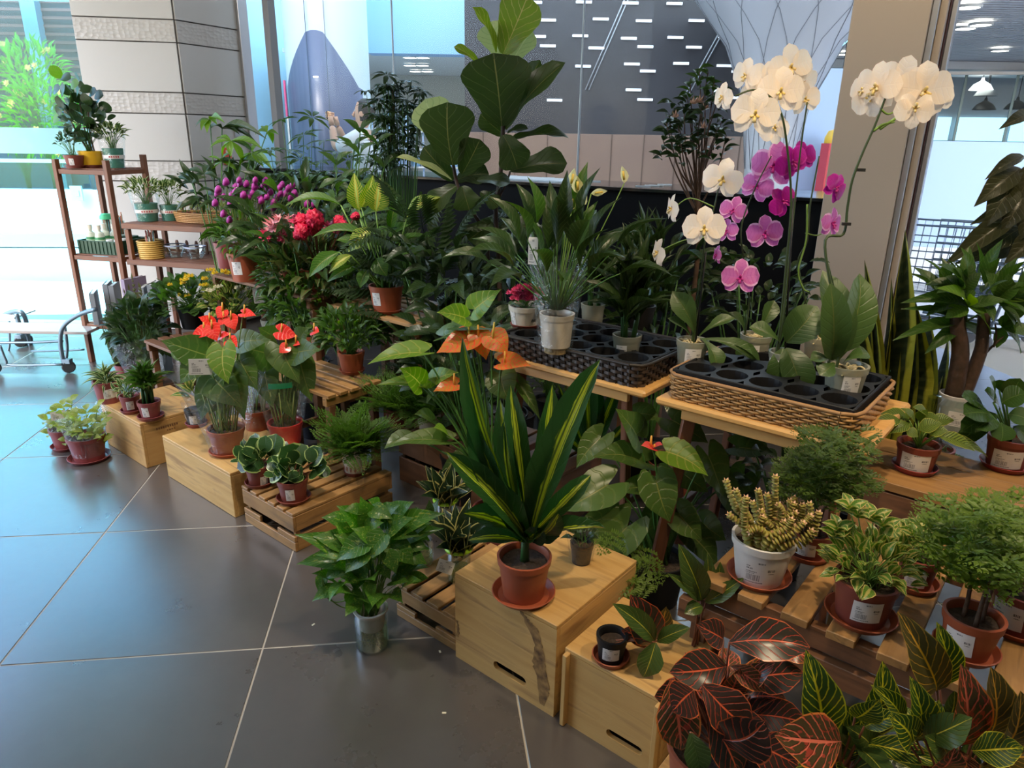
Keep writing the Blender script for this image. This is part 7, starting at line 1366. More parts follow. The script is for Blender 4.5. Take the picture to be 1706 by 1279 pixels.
# ================================================================== black basket plants
TL = tpl('lance', L_DK, arch=.14, fold=.12); TLM = tpl('lance', L_MID, arch=.14, fold=.12)
p = Plant('peace_lily', 'cream-flowered peace lily in a wrapped white pot with visible roots, left bench', 926, 575, BZ+.09, seed=111); p.pot(.060, .050, .115, WHITEC, soil=True)
link('root_ball', lathe([(0, -.02), (.040, -.02), (.047, .04), (.046, .055), (0, .055)], 20, 'roots'), mat('straw roots', (.38, .28, .13), .9, col2=(.2, .13, .06), bump=1, scale=70), p.root, Vector((0, 0, -.004)))
for i in range(44):
    a = i*2.4; f = i/44; e = math.radians(82-62*f); d = Vector((math.cos(a)*math.cos(e), math.sin(a)*math.cos(e), math.sin(e))); o = Vector((.02*math.cos(a), .02*math.sin(a), .13)); m_ = o+d*p.r.uniform(.12, .26)+Vector((0, 0, .04)); t_ = m_+(d*.8+Vector((0, 0, -.35+.4*(1-f)))).normalized()*p.r.uniform(.15, .20); p.leaf(TL if i % 4 else TLM, m_, t_, .058, n=Vector((0, -.3, 1))); p.stem(bez(o, o*.3+m_*.7+Vector((0, 0, .02)), m_, 4), .0025, .0018, GREEND)
TSP = tpl('ovate', leafmat('cream spathe', (.78, .70, .42), (.70, .66, .40), vein=(.6, .62, .3), vamt=.3, trans=.4), arch=-.15, fold=.35)
for (a, b, w_, dd) in (((950, 312), (957, 280), .035, 0), ((962, 322), (962, 293), .042, -.03), ((952, 350), (953, 322), .035, -.02), ((1040, 305), (1036, 276), .03, .1), ((985, 322), (1012, 318), .025, .02), ((965, 340), (978, 325), .03, .03)):
    B = p.W(*a, dd); t_ = p.W(*b, dd); lf = p.leaf(TSP, B, t_, w_, n=Vector((.3, -1, 0))); p.stem(bez((0, 0, .14), Vector((B.x*.5, B.y*.5, .3)), B, 6), .0022, .0018, GREENL); bm = bmesh.new(); tube(bm, [B+(t_-B)*.2+Vector((0, -.008, 0)), B+(t_-B)*.7+Vector((0, -.010, 0))], .004, n=6); link('spadix', bmesh_done(bm, 'spadix'), LIP_YG, p.root)
p.sleeve(.060, .10, .30, -.01); p.card(p.W(888, 418, -.02), .035, .09, n=Vector((-.5, -1, .1))); p.done()
def bamboo(lb, px, py, z, potm, rt, h, n, Hh, seed, T=TL, w_=.04, L=.2, lab=None, grp='dark leafy plants on the left bench', spread=.05, dy=0, e0=85, e1=20, name='fragrant_dracaena', rb=None, soil=True):
    p = Plant(name, lb, px, py, z, seed=seed, group=grp)
    if dy: p.b.y += dy; p.root.location = p.b
    p.pot(rt, rb or rt*.8, h, potm, lab=lab, soil=soil); bm = bmesh.new(); k = 3
    for q in range(k): a = q*2.1; tube(bm, [(.02*math.cos(a), .02*math.sin(a), h-.03), (spread*.6*math.cos(a), spread*.6*math.sin(a), h+Hh*(.5+.2*q))], .010, .008, 7)
    p.part('cane', bm, mat('dark green cane', (.03, .09, .02), .4))
    for i in range(n):
        a = i*2.4; f = i/n; q = i % 3; zz = h+Hh*(.15+.6*(1-f)); o = Vector((spread*.6*math.cos(q*2.1), spread*.6*math.sin(q*2.1), zz)); e = math.radians(e0+(e1-e0)*f); d = Vector((math.cos(a)*math.cos(e), math.sin(a)*math.cos(e), math.sin(e))); p.leaf(T, o, o+d*L*p.r.uniform(.7, 1.15), w_*p.r.uniform(.8, 1.1), n=Vector((-d.x, -d.y, .8))+Vector((0, -.3, 0)))
    p.done(); return p
bamboo('dark broad-bladed plant in a clear pot with a label, front right of the black basket', 1042, 600, BZ+.03, CLEARP, .050, .095, 52, .22, 112, w_=.045, L=.20, lab=(-22, .04, .045, .45), spread=.06)
bamboo('narrow-leaved dark plant behind, rising highest before the black ledge', 1075, 560, BZ+.03, BLACKP, .055, .10, 70, .28, 113, T=TL, w_=.022, L=.20, spread=.07, dy=.12)
bamboo('dark plant in a clear cup at the back of the black basket', 990, 560, BZ+.03, CLEARP, .048, .11, 40, .18, 114, w_=.035, L=.17, spread=.05, dy=.10)
bamboo('low spreading dark plant filling the gap between the benches', 1105, 600, BZ-.18, BLACKP, .06, .12, 44, .12, 115, w_=.04, L=.20, spread=.06, dy=.22, e1=-5)
for p_ in (PLANTS[-1],): 
    s5 = thing('plant_stool', 'dark stool between the benches under the spreading plant', 'stool', (p_.b.x, p_.b.y, 0), UA); board(s5, 'top_board', (0, 0, p_.b.z-.012), .26, .26, .022, DARKW); [board(s5, 'leg', (x, y, (p_.b.z-.024)/2), p_.b.z-.024, .03, .03, DARKW, 'z') for x in (-.1, .1) for y in (-.1, .1)]
# tiny leaved bush in the dark under the left bench
p = Plant('small_leaved_bush', 'tiny-leaved bush in the shade under the left bench', 918, 770, 0, seed=116); p.b = p.b+Vector((0, .35, 0)); p.root.location = p.b; p.pot(.08, .06, .22, BLACKP); p.bush(tpl('round', L_ARA, arch=.05), 170, (0, 0, .42), (.17, .14, .19), .024, .016, low=-.9); p.done()
# ================================================================== fiddle leaf fig
p = Plant('fiddle_leaf_fig', 'tall fiddle-leaf fig with huge leaves rising in the centre before the glass', 820, 700, 0, seed=121, at=Vector((-.08, 3.25, 0))); p.pot(.16, .12, .28, BLACKP)
def TF(m): return tpl('fiddle', m, arch=.08, fold=.12, wave=.035, nu=8, nv=12)
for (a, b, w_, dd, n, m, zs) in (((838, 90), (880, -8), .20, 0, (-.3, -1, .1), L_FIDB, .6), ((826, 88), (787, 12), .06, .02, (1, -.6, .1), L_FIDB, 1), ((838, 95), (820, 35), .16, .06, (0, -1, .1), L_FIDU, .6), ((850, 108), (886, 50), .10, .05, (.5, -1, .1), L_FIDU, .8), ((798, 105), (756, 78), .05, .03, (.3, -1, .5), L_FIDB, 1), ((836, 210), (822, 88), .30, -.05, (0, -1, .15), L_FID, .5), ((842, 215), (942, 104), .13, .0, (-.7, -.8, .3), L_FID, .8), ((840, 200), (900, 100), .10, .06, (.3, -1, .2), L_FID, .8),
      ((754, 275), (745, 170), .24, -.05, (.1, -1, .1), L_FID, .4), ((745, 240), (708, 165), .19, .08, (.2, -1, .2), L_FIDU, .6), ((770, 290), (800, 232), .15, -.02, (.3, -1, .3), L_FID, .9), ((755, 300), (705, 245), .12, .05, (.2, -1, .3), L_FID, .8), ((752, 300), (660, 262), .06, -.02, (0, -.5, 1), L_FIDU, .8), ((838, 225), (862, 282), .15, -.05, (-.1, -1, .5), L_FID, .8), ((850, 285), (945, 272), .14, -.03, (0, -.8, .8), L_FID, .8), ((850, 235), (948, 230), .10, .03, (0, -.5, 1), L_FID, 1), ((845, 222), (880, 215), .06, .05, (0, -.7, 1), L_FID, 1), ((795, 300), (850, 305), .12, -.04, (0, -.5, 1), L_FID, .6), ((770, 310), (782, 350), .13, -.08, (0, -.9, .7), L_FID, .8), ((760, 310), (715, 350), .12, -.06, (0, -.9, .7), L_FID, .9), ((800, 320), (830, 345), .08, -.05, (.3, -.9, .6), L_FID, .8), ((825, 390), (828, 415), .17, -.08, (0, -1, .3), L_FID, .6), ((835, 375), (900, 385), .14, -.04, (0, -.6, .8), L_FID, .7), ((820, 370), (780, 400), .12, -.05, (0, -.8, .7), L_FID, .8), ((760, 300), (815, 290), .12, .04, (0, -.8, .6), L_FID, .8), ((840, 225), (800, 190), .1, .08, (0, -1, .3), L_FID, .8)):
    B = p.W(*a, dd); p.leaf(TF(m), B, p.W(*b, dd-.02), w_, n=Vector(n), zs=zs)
bm = bmesh.new(); tube(bm, smoothpts([(.03, 0, .2), p.W(832, 480), p.W(830, 420), p.W(826, 350), p.W(834, 290), p.W(838, 215), p.W(835, 150), p.W(838, 95)], 5), .013, .007, 8); tube(bm, smoothpts([(-.02, 0, .2), p.W(812, 420, .02), p.W(775, 340), p.W(760, 300), p.W(750, 240), p.W(745, 215)], 5), .011, .006, 8); tube(bm, smoothpts([p.W(822, 350), p.W(845, 300), p.W(850, 285)], 3), .006, .004, 6); p.part('trunk', bm, mat('dark red brown bark', (.07, .04, .03), .7)); p.done()
# ================================================================== schefflera and friends before the glass
TPM = palmatemesh(L_DK, 7, .30, 'sche'); TPMB = palmatemesh(L_MID, 7, .26, 'sche2', .15); TPW = palmatemesh(L_BRT, 6, .34, 'pach', .45)
def whorls(p, T, pts, sz, stemr=.004, m=GREEND, tilt=.35, root=(0, 0, .2)):
    for (x, y, dd) in pts:
        c = p.W(x, y, dd); s_ = sz*p.r.uniform(.8, 1.15); n = Vector((p.r.uniform(-tilt, tilt), -.35+p.r.uniform(-tilt, tilt), 1)); link('leaf', p.r.choice(T), None, p.root, orient(c, Vector((math.cos(p.r.random()*6), math.sin(p.r.random()*6), 0)), n, s_, s_, s_)); r0 = Vector(root); p.stem(bez(r0, Vector((c.x*.6+r0.x*.4, c.y*.6, (c.z+r0.z)*.5+.1)), c, 5), stemr*.6, stemr*.35, m, 4)
p = Plant('dwarf_umbrella_tree', 'dark dwarf umbrella tree with dense whorled leaves left of the fiddle-leaf fig', 660, 640, 0, seed=131, at=Vector((-.62, 3.85, 0))); p.pot(.13, .1, .25, BLACKP)
whorls(p, TPM, [(645, 125, 0), (680, 135, .03), (625, 150, .02), (610, 152, 0), (700, 155, 0), (650, 160, .05), (665, 150, -.03), (690, 145, .03), (640, 180, 0), (660, 185, -.05), (675, 175, .02), (650, 205, 0), (625, 195, .03), (640, 220, -.03), (665, 215, 0), (680, 225, .02), (650, 235, 0), (620, 225, .02), (690, 200, .03), (660, 250, 0), (635, 250, .04), (675, 250, .0), (645, 270, -.02), (665, 275, .02), (625, 270, .05), (690, 240, .05), (655, 142, -.02), (635, 165, -.04), (700, 215, .04), (642, 195, -.06), (668, 235, -.06), (655, 222, .05), (680, 190, -.04), (630, 240, -.05), (660, 168, .03), (615, 175, .04), (648, 258, .06), (672, 262, -.04)]+[(R_.uniform(622, 700), R_.uniform(140, 282), R_.uniform(-.1, .1)) for _ in range(46)], .080, root=(0, 0, .25))
bm = bmesh.new(); tube(bm, smoothpts([(0, 0, .2), p.W(640, 300), p.W(645, 270), p.W(655, 200), p.W(655, 150)], 4), .011, .006, 8); p.part('trunk', bm, BARK); p.done()
p = Plant('umbrella_tree', 'slender umbrella tree with light tips before the dark window frame', 510, 600, 0, seed=132, at=Vector((-1.25, 4.15, 0))); p.pot(.13, .1, .25, BLACKP)
whorls(p, TPMB, [(470, 200, 0), (520, 195, 0), (505, 225, 0), (540, 235, .02), (480, 250, .02), (515, 245, -.03), (560, 255, .0), (500, 265, .04), (535, 270, 0), (465, 270, .03), (580, 265, 0), (525, 290, 0), (555, 285, -.04), (490, 285, -.02), (595, 285, .03), (570, 300, 0), (510, 305, .05), (540, 310, -.02), (475, 300, .05), (600, 240, .02), (450, 250, .04), (585, 310, -.05), (610, 265, -.04)], .115, stemr=.005)
whorls(p, TPM, [(x, y, R_.uniform(-.1, .1)) for x in range(455, 640, 19) for y in (290, 302, 318, 335)], .115); p.done()
p = Plant('zz_plant', 'upright glossy stem plant beside the person reflected in the glass', 600, 600, 0, seed=133, at=Vector((-.95, 3.75, 0))); p.pot(.11, .09, .2, BLACKP)
for (x, y, dd) in ((600, 222, 0), (618, 235, .03), (590, 250, .02), (630, 245, 0), (600, 260, -.03), (640, 280, 0), (560, 275, 0)):
    P = bez((0, 0, .2), Vector((0, 0, .6)), p.W(x, y, dd), 8); p.stem(P, .008, .003, GREEND)
    for k in range(2, 9):
        for s_ in (-1, 1):
            c = P[k]; d = Vector((s_*.8, p.r.uniform(-.5, .2), .6)).normalized(); p.leaf(TLM if k > 6 else TL, c, c+d*.11, .045)
p.done()
p = Plant('money_tree', 'money tree with light green fingered leaves at the left, before the panelled pillar', 380, 560, 0, seed=134, at=Vector((-1.85, 4.45, 0))); p.pot(.13, .1, .25, BLACKP)
TPA = tpl('lance', L_BRT, arch=.12, fold=.12); TPD = tpl('lance', L_DK, arch=.12, fold=.12); TPX = tpl('ovate', L_MID, arch=.12, fold=.1)
for (c, tips, m) in (((350, 200), ((325, 212), (335, 218), (362, 208), (375, 205), (345, 222)), 0), ((385, 235), ((348, 248), (372, 262), (385, 262), (405, 272), (425, 258), (360, 232), (440, 250)), 0), ((370, 215), ((430, 240), (445, 232), (400, 225), (350, 215)), 1), ((420, 255), ((440, 280), (465, 265), (455, 285), (400, 280), (430, 240)), 0), ((320, 305), ((285, 305), (300, 318), (340, 318), (345, 295), (295, 292)), 1), ((340, 330), ((300, 345), (320, 350), (360, 350), (372, 330), (310, 325)), 1), ((400, 275), ((350, 275), (370, 295), (430, 300), (440, 275), (395, 300)), 1), ((370, 270), ((345, 262), (355, 290), (395, 285), (385, 255)), 0), ((445, 220), ((425, 225), (440, 210), (465, 225), (455, 240)), 0), ((340, 290), ((310, 285), (322, 300), (365, 300), (350, 275)), 1), ((430, 300), ((400, 310), (460, 310), (470, 295), (445, 320)), 1)):
    C = p.W(*c, p.r.uniform(-.05, .1)); p.stem(bez((0, 0, .3), Vector((0, 0, .8)), C, 7), .006, .003, GREEND)
    for t_ in tips: p.leaf((TPA, TPD)[m] if p.r.random() < .8 else TPX, C, p.W(*t_, p.r.uniform(-.08, .1)), .045, n=Vector((0, -.6, 1)))
p.bush(TPD, 60, p.W(400, 320, .1), (.38, .2, .12), .14, .045, low=-.8, stems=False); p.done()
# dark filler plants standing on the floor between the stands and the black wall
def palm(lb, at, seed, c, rad, n, L, w_, T, name='dark_floor_plant', group='dark floor plants at the back', k0=6):
    p = Plant(name, lb, 0, 0, 0, seed=seed, at=at, group=group); p.pot(.12, .1, .22, BLACKP)
    for i in range(n):
        a = i*2.4; k = p.r.random()**.5; zz = p.r.uniform(-1, 1); P = Vector(c)+Vector((rad[0]*k*math.cos(a), rad[1]*k*math.sin(a), rad[2]*zz)); d = Vector((math.cos(a)*.8, math.sin(a)*.6-.2, p.r.uniform(-.3, .8))).normalized(); p.leaf(T[i % len(T)], P, P+d*L*p.r.uniform(.7, 1.2), w_*p.r.uniform(.8, 1.1), n=Vector((p.r.uniform(-.4, .4), -.5, .9)))
        if i % k0 == 0: p.stem(bez((0, 0, .2), Vector((P.x*.3, P.y*.3, P.z*.6)), P, 5), .005, .003, GREEND, 4)
    p.done(); return p
PX = lambda px, y: ony(px, 300, y).x
TFR = frondmesh(L_DK, pairs=14, sub=0, spread=.30, droop=.35, key='palmfrond')
palm('dark leafy plant at the back between the umbrella tree and the purple globes', Vector((PX(500, 3.6), 3.6, 0)), 141, (0, 0, 1.12), (.32, .2, .20), 120, .15, .05, [TL, TL, TLM])
palm('arching palm with fine dark fronds behind the dieffenbachia', Vector((PX(705, 3.3), 3.3, 0)), 142, (0, 0, .95), (.16, .12, .22), 34, .34, .30, [TFR])
palm('dark broad-leaved plant right of the dieffenbachia', Vector((PX(745, 3.1), 3.1, 0)), 143, (0, 0, .85), (.20, .15, .25), 90, .14, .055, [tpl('ovate', L_DK, arch=.14, fold=.1), TL, TL])
palm('shaded plant with a few striped leaves below the fiddle-leaf fig', Vector((PX(775, 2.9), 2.9, 0)), 144, (0, 0, .60), (.20, .15, .20), 70, .15, .06, [tpl('ovate', L_DK, arch=.14, fold=.1)])
palm('dark undergrowth plant behind the left bench', Vector((PX(860, 3.4), 3.4, 0)), 145, (0, 0, .95), (.2, .15, .22), 60, .16, .05, [TL])
palm('dark plant behind the mid-height crate', Vector((PX(560, 3.75), 3.75, 0)), 146, (0, 0, .85), (.25, .15, .25), 80, .15, .05, [TL, TLM])
palm('small-leaved shaded bush behind the pallet shelf', Vector((1.0, 2.35, 0)), 147, (0, 0, .45), (.2, .15, .18), 90, .09, .04, [tpl('ovate', L_DK, arch=.14, fold=.1)])
palm('dark foliage plant directly behind the orchids', Vector((PX(1290, 2.9), 2.9, 0)), 148, (0, 0, .98), (.22, .12, .14), 110, .06, .035, [tpl('ovate', L_DK, arch=.14, fold=.1)])
palm('dark strappy plant behind the bench gap', Vector((PX(1120, 3.0), 3.0, 0)), 149, (0, 0, .95), (.2, .12, .18), 60, .2, .04, [TL])
# camellia
p = Plant('camellia', 'small camellia tree with pale buds before the black ledge', 1170, 600, 0, seed=151, at=Vector((PX(1165, 2.9), 2.9, 0))); p.pot(.11, .09, .2, TERRA)
bm = bmesh.new(); base = p.W(1163, 330); tube(bm, smoothpts([(0, 0, .15), p.W(1160, 450), base], 5), .012, .009, 8)
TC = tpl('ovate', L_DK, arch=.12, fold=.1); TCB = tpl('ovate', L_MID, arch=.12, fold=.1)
for i, (x, y) in enumerate(((1165, 115), (1150, 140), (1190, 135), (1120, 170), (1140, 185), (1165, 175), (1200, 150), (1110, 205), (1130, 210), (1160, 205), (1180, 200), (1105, 235), (1135, 240), (1165, 230), (1195, 215), (1210, 225), (1115, 190), (1175, 160), (1150, 225), (1190, 240), (1145, 160), (1180, 120), (1205, 195), (1125, 225))):
    c = p.W(x, y, p.r.uniform(-.08, .08)); m_ = (base+c)/2+Vector((p.r.uniform(-.03, .03), 0, -.02)); tube(bm, smoothpts([base-Vector((0, 0, .02*(i % 4))), m_, c], 4), .004, .0018, 5)
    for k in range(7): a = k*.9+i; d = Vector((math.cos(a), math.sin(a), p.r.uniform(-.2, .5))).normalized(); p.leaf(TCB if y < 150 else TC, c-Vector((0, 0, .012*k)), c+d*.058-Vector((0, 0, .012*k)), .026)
p.part('trunk', bm, BARK)
for (x, y) in ((1165, 170), (1155, 172), (1175, 180), (1125, 195), (1172, 213)): flower(p, cluster_mesh('bud', flat('peach bud', (.80, .52, .38)), 5, 2, 1.5), p.W(x, y, -.05), .018, name='bud')
p.done()
# ================================================================== ladder shelf things
def onE(name, lb, x, y, z, **kw): 
    p = Plant(name, lb, 0, 0, 0, at=E(x, y, z), **kw); return p
z0 = LVZ[0]+.008
p = onE('rubber_fig', 'round-leaved green fig in a yellow pot on top of the ladder shelf', .17, .12, z0, seed=161); p.pot(.075, .06, .10, YELLOWP, saucer=.08, sm=TERRA2)
TRF = tpl('round', L_DK, arch=.06, fold=.05); TRG = tpl('round', L_BRT, arch=.06, fold=.05)
for (x, y, b) in ((92, 120, 1), (110, 130, 0), (133, 130, 0), (112, 150, 0), (95, 150, 0), (85, 153, 0), (140, 145, 0), (155, 155, 0), (165, 160, 0), (175, 178, 0), (120, 165, 0), (130, 155, 0), (145, 165, 0), (110, 180, 0), (100, 185, 0), (125, 180, 0), (140, 185, 0), (155, 175, 0), (95, 198, 1), (115, 200, 0), (135, 200, 0), (150, 195, 0), (165, 190, 0), (160, 205, 0), (105, 150, 0), (125, 140, 1), (130, 215, 0), (150, 215, 0), (115, 215, 0), (140, 225, 0), (145, 150, 0), (100, 170, 0), (120, 150, 0), (170, 195, 0), (118, 190, 0), (148, 205, 0)):
    c = p.W(x, y, p.r.uniform(-.1, .1)); d = Vector((p.r.uniform(-1, 1), -.4, p.r.uniform(-.2, .9))).normalized()*.085; p.leaf(TRG if b else TRF, c-d*.5, c+d*.5, .07, n=Vector((p.r.uniform(-.5, .5), -.9, .4)))
p.bush(TRF, 60, (0, 0, .28), (.14, .10, .14), .065, .058, low=-.8)
bm = bmesh.new(); [tube(bm, smoothpts([(.01*k, 0, .08), p.W(125+k*8, 215), p.W(105+14*k, 170)], 4), .006, .003, 5) for k in range(4)]; p.part('trunk', bm, BARK); p.done()
p = onE('small_pot_plant', 'tiny wiry plant in the small terracotta pot at the front of the ladder shelf top', .13, -.02+.04, z0, seed=162); p.pot(.058, .045, .075, TERRA2, saucer=.06, lab=(-20, .03, .05, .5)); p.bush(tpl('ovate', L_DK), 40, (-.02, 0, .16), (.07, .06, .06), .03, .02); p.done()
GRW = clearmat('green vase glass', (.25, .62, .50), .14, .05, haze=.25, hazecol=(.04, .25, .18)); RIB = flat('white ribbon band', (.80, .74, .70))
def ribbon_vase(lb, at, seed, T, r_=.06, h=.13, n=60, spread=.07, top=True):
    p = Plant('wrapped_pot_plant', lb, 0, 0, 0, at=at, seed=seed, group='wrapped pots with ribbon bands'); link('green_cup', lathe([(0, .003), (r_*.82, .003), (r_*.95, h*.62), (r_*.90, h*.62), (0, h*.55)], 24, 'cup'), mat('teal green planting cup', (.03, .17, .12), .35), p.root); p.top = h*.6
    link('ribbon', lathe([(r_*.965, h*.30), (r_*.985, h*.42), (r_*.98, h*.42), (r_*.96, h*.30)], 24, 'ribbon'), RIB, p.root); az = math.atan2(-p.b.y, -p.b.x)
    for k in range(5):   # red printed letters on the band
        a = az+(k-2)*.20; board(p.root, 'printed_letter', (r_*1.0*math.cos(a), r_*1.0*math.sin(a), h*.36), .0018, .007, h*.055, flat('red print', (.5, .05, .05)), rot=Matrix.Rotation(a, 4, 'Z'), bev=0)
    p.bush(T, n, (0, 0, h*.62+.085), (spread, spread, .05), .055, .022, low=-.4); p.sleeve(r_*.9, r_*1.3, h*1.05, .0); p.done(); return p
TVR = tpl('ovate', L_VAR, arch=.15)
ribbon_vase('wrapped variegated plant with a printed ribbon on the ladder shelf top', E(.32, .15, z0), 163, TVR, .066, .20, 70, .085)
ribbon_vase('wrapped variegated plant with a printed ribbon on the low slatted shelf, left one', E(.52, .14, SZ), 164, TVR, .075, .19, 80, .12)
ribbon_vase('wrapped plant with a printed ribbon on the low slatted shelf, half hidden right one', E(.63, .22, SZ), 165, TVR, .06, .17, 50, .07)
wb = thing('wicker_tray', 'oblong wicker tray of seedlings on the low slatted shelf', 'basket', E(.70, .12, SZ), ea)
for q in range(6):
    bm = bmesh.new(); P = [Vector((.20+(.20+.003*q)*math.cos(t)*(1 if abs(math.cos(t)) < .9 else 1), .09+(.10+.002*q)*math.sin(t), .008+q*.011))+Vector((.0, 0, 0)) for t in [k*PI/24 for k in range(49)]]; tube(bm, P, .0058, n=4, cap=False); link('strand', bmesh_done(bm, 'strand'), WICK, wb)
board(wb, 'bottom', (.2, .09, .004), .3, .14, .006, WICK2); 
for i in range(4):
    s_ = Plant('seedling_pot', 'variegated seedling pot in the oblong wicker tray, ' + ('leftmost', 'second from the left', 'third from the left', 'rightmost')[i], 0, 0, 0, at=E(.77+i*.09, .20, SZ+.008), seed=170+i, group='seedlings in the wicker tray'); s_.pot(.032, .026, .055, TERRA2); s_.bush(tpl('ovate', L_HOY), 18, (0, 0, .085), (.04, .04, .025), .04, .02); s_.done()
# green plastic crate with bottles, jars of pencils
z1 = LVZ[1]+.008
gc = thing('green_plastic_crate', 'dark green plastic crate on the middle level of the ladder shelf', 'crate', E(.03, .03, z1), ea); GCM = mat('dark green plastic', (.008, .05, .025), .4)
for y in (0, .28): board(gc, 'side', (.155, y, .045), .31, .008, .09, GCM); [board(gc, 'rib', (.02+k*.03, y-(.006 if y == 0 else -.006), .045), .08, .006, .004, GCM, 'z', bev=0) for k in range(10)]
for x in (0, .31): board(gc, 'side', (x, .14, .045), .28, .008, .09, GCM, 'y')
board(gc, 'bottom', (.155, .14, .004), .30, .27, .006, GCM)
for i, (x, y) in enumerate(((.06, .06), (.13, .06), (.10, .14), (.17, .15))):
    b = tag(empty('plant_food_bottle', E(.03+x, .03+y, z1+.008), ea), 'green-labelled plant food bottle in the green crate, ' + ('front left', 'front second', 'behind between them', 'back right')[i], 'bottle', 'plant food bottles')
    link('bottle_body', lathe([(0, 0), (.030, 0), (.031, .10), (.026, .125), (.012, .135), (.012, .15), (0, .15)], 20, 'bottle'), mat('cream bottle', (.62, .66, .55), .4), b); link('label_band', lathe([(.0316, .02), (.0322, .025), (.0322, .095), (.0316, .10)], 20, 'band'), mat('green label', (.05, .25, .10), .4), b); link('cap', lathe([(0, .15), (.015, .15), (.015, .178), (0, .18)], 16, 'cap'), mat('cream cap', (.70, .66, .55), .4), b)
    for k in range(3): link('label_stripe', lathe([(.0324, .035+k*.02), (.0327, .037+k*.02), (.0327, .041+k*.02), (.0324, .043+k*.02)], 20, 'stripe'), mat('pale label stripe', (.55, .7, .5), .5), b)
for i, (x, y) in enumerate(((.20, .06), (.255, .07), (.24, .15))):
    b = tag(empty('candle_jar', E(.03+x, .03+y, z1+.008), ea), 'small pink and white jar in the green crate, ' + ('left', 'right', 'rear')[i], 'jar', 'small jars in the green crate'); link('jar', lathe([(0, 0), (.026, 0), (.026, .06), (.02, .07), (0, .07)], 18, 'jar'), (flat('pink jar', (.72, .42, .36)), flat('cream jar', (.7, .66, .58)))[i % 2], b); link('lid', lathe([(.0, .07), (.021, .07), (.021, .085), (0, .085)], 18, 'lid'), flat('white lid', (.75, .75, .72)), b)
def pencil_jar(lb, at, seed, r_, h, n, basket_=False, capm=None):
    rr = random.Random(seed); j = thing('card_jar' if not basket_ else 'pencil_basket', lb, 'container', at)
    if basket_:
        for q in range(9): bm = bmesh.new(); tube(bm, [((r_+.001*q)*math.cos(k*PI/12), (r_+.001*q)*math.sin(k*PI/12), .006+q*h/9) for k in range(25)], h/17, n=4, cap=False); link('strand', bmesh_done(bm, 'strand'), mat('golden wicker', (.60, .38, .10), .5), j)
    else: link('glass_jar', lathe([(0, 0), (r_, 0), (r_, h), (r_-.003, h), (r_-.003, .005), (0, .005)], 20, 'jar'), GLASS, j)
    if capm: link('green_lid', lathe([(0, h), (r_*1.15, h), (r_*1.1, h+.02), (r_*.8, h+.035), (0, h+.04)], 20, 'lid'), capm, j)
    cols = [(.55, .25, .12), (.60, .45, .30), (.20, .30, .25), (.5, .12, .10), (.75, .7, .6), (.1, .3, .35)]
    for k in range(n):
        a = k*2.4; q = rr.random()*.6; p0 = Vector((r_*q*math.cos(a)*.8, r_*q*math.sin(a)*.8, .008)); p1 = p0*1.35+Vector((0, 0, h*rr.uniform(.95, 1.0) if capm else h*rr.uniform(1.1, 1.5))); bm = bmesh.new(); tube(bm, [p0, p1], .004, n=6); link('pencil', bmesh_done(bm, 'pencil'), flat('pencil %d' % (k % 6), cols[k % 6]), j)
    return j
pencil_jar('glass jar of wooden pencils with a bright green lid on the ladder shelf', E(.10, .24, z1+.10), 1, .038, .11, 9, capm=flat('bright green lid', (.05, .45, .2)))
pencil_jar('glass jar of pencils beside the green-lidded one on the ladder shelf', E(.19, .25, z1+.10), 2, .036, .10, 11)
bx = board(None, 'small_shelf_box', E(.155, .26, z1+.05), .26, .09, .098, GCM, rot=Matrix.Rotation(ea, 4, 'Z')); tag(bx, 'dark green box raising the two pencil jars on the ladder shelf', 'box')
z2 = SZ-.235
pencil_jar('golden wicker pot stuffed with pencils below the low slatted shelf', E(.56, .08, z2), 3, .072, .12, 16, basket_=True)
for i, (x, y, lb) in enumerate(((.68, .16, 'empty clear bowl beside the golden wicker pot'), (.85, .14, 'second clear bowl behind the yellow kalanchoe'))):
    b = thing('clear_bowl', lb, 'bowl', E(x, y, z2), 0, 'clear bowls'); link('bowl', lathe([(0, .003), (.04, .003), (.065, .05), (.07, .08), (.067, .08), (.06, .05), (.036, .008), (0, .008)], 24, 'bowl'), GLASS, b); link('rim', lathe([(.067, .078), (.072, .078), (.072, .086), (.067, .086)], 24, 'rim'), mat('pale blue rim', (.40, .46, .62), .3), b)
# notebooks standing upright below
NB = mat('mauve notebook cover', (.24, .18, .26), .6); NG = mat('grey notebook cover', (.20, .22, .24), .6); PG = flat('pale page edge', (.72, .74, .72))
def book(lb, px, py, hgt, wd, th, yaw, m, zb, y):
    c = ony(px, py, y); b = thing('notebook', lb, 'book', (c.x, c.y, zb), yaw, 'notebooks under the shelf'); zz = c.z-zb
    board(b, 'cover', (0, -th/2, zz/2), wd, .004, zz, m); board(b, 'cover', (0, th/2, zz/2), wd, .004, zz, m); board(b, 'pages', (0, 0, zz/2), wd-.01, th-.005, zz-.008, PG, bev=0); board(b, 'spine', (-wd/2, 0, zz/2), .004, th+.004, zz, m)
for i, (px, py, m, yaw, lb) in enumerate(((155, 485, NG, 1.95, 'grey notebook leaning upright at the far left under the shelf'), (178, 470, NG, 1.9, 'second grey notebook with pale pages under the shelf'), (189, 472, NG, 1.85, 'third grey notebook touching the shelf post'), (222, 462, NB, 1.2, 'tall mauve notebook right of the shelf post'), (240, 475, NG, 1.8, 'slim grey notebook behind the mauve one'), (256, 470, NG, 1.7, 'dark notebook nearest the yellow kalanchoe'), (232, 500, NB, .2, 'shorter mauve box-like notebook in front of the others'))):
    book(lb, px, py, .3, .17, .028 if i != 6 else .05, yaw, m, LVZ[2]+.009 if px < 210 else 0.0, eg.y-.05+ (0.12 if i in (1, 2) else 0)+(-.14 if px > 210 else .05))
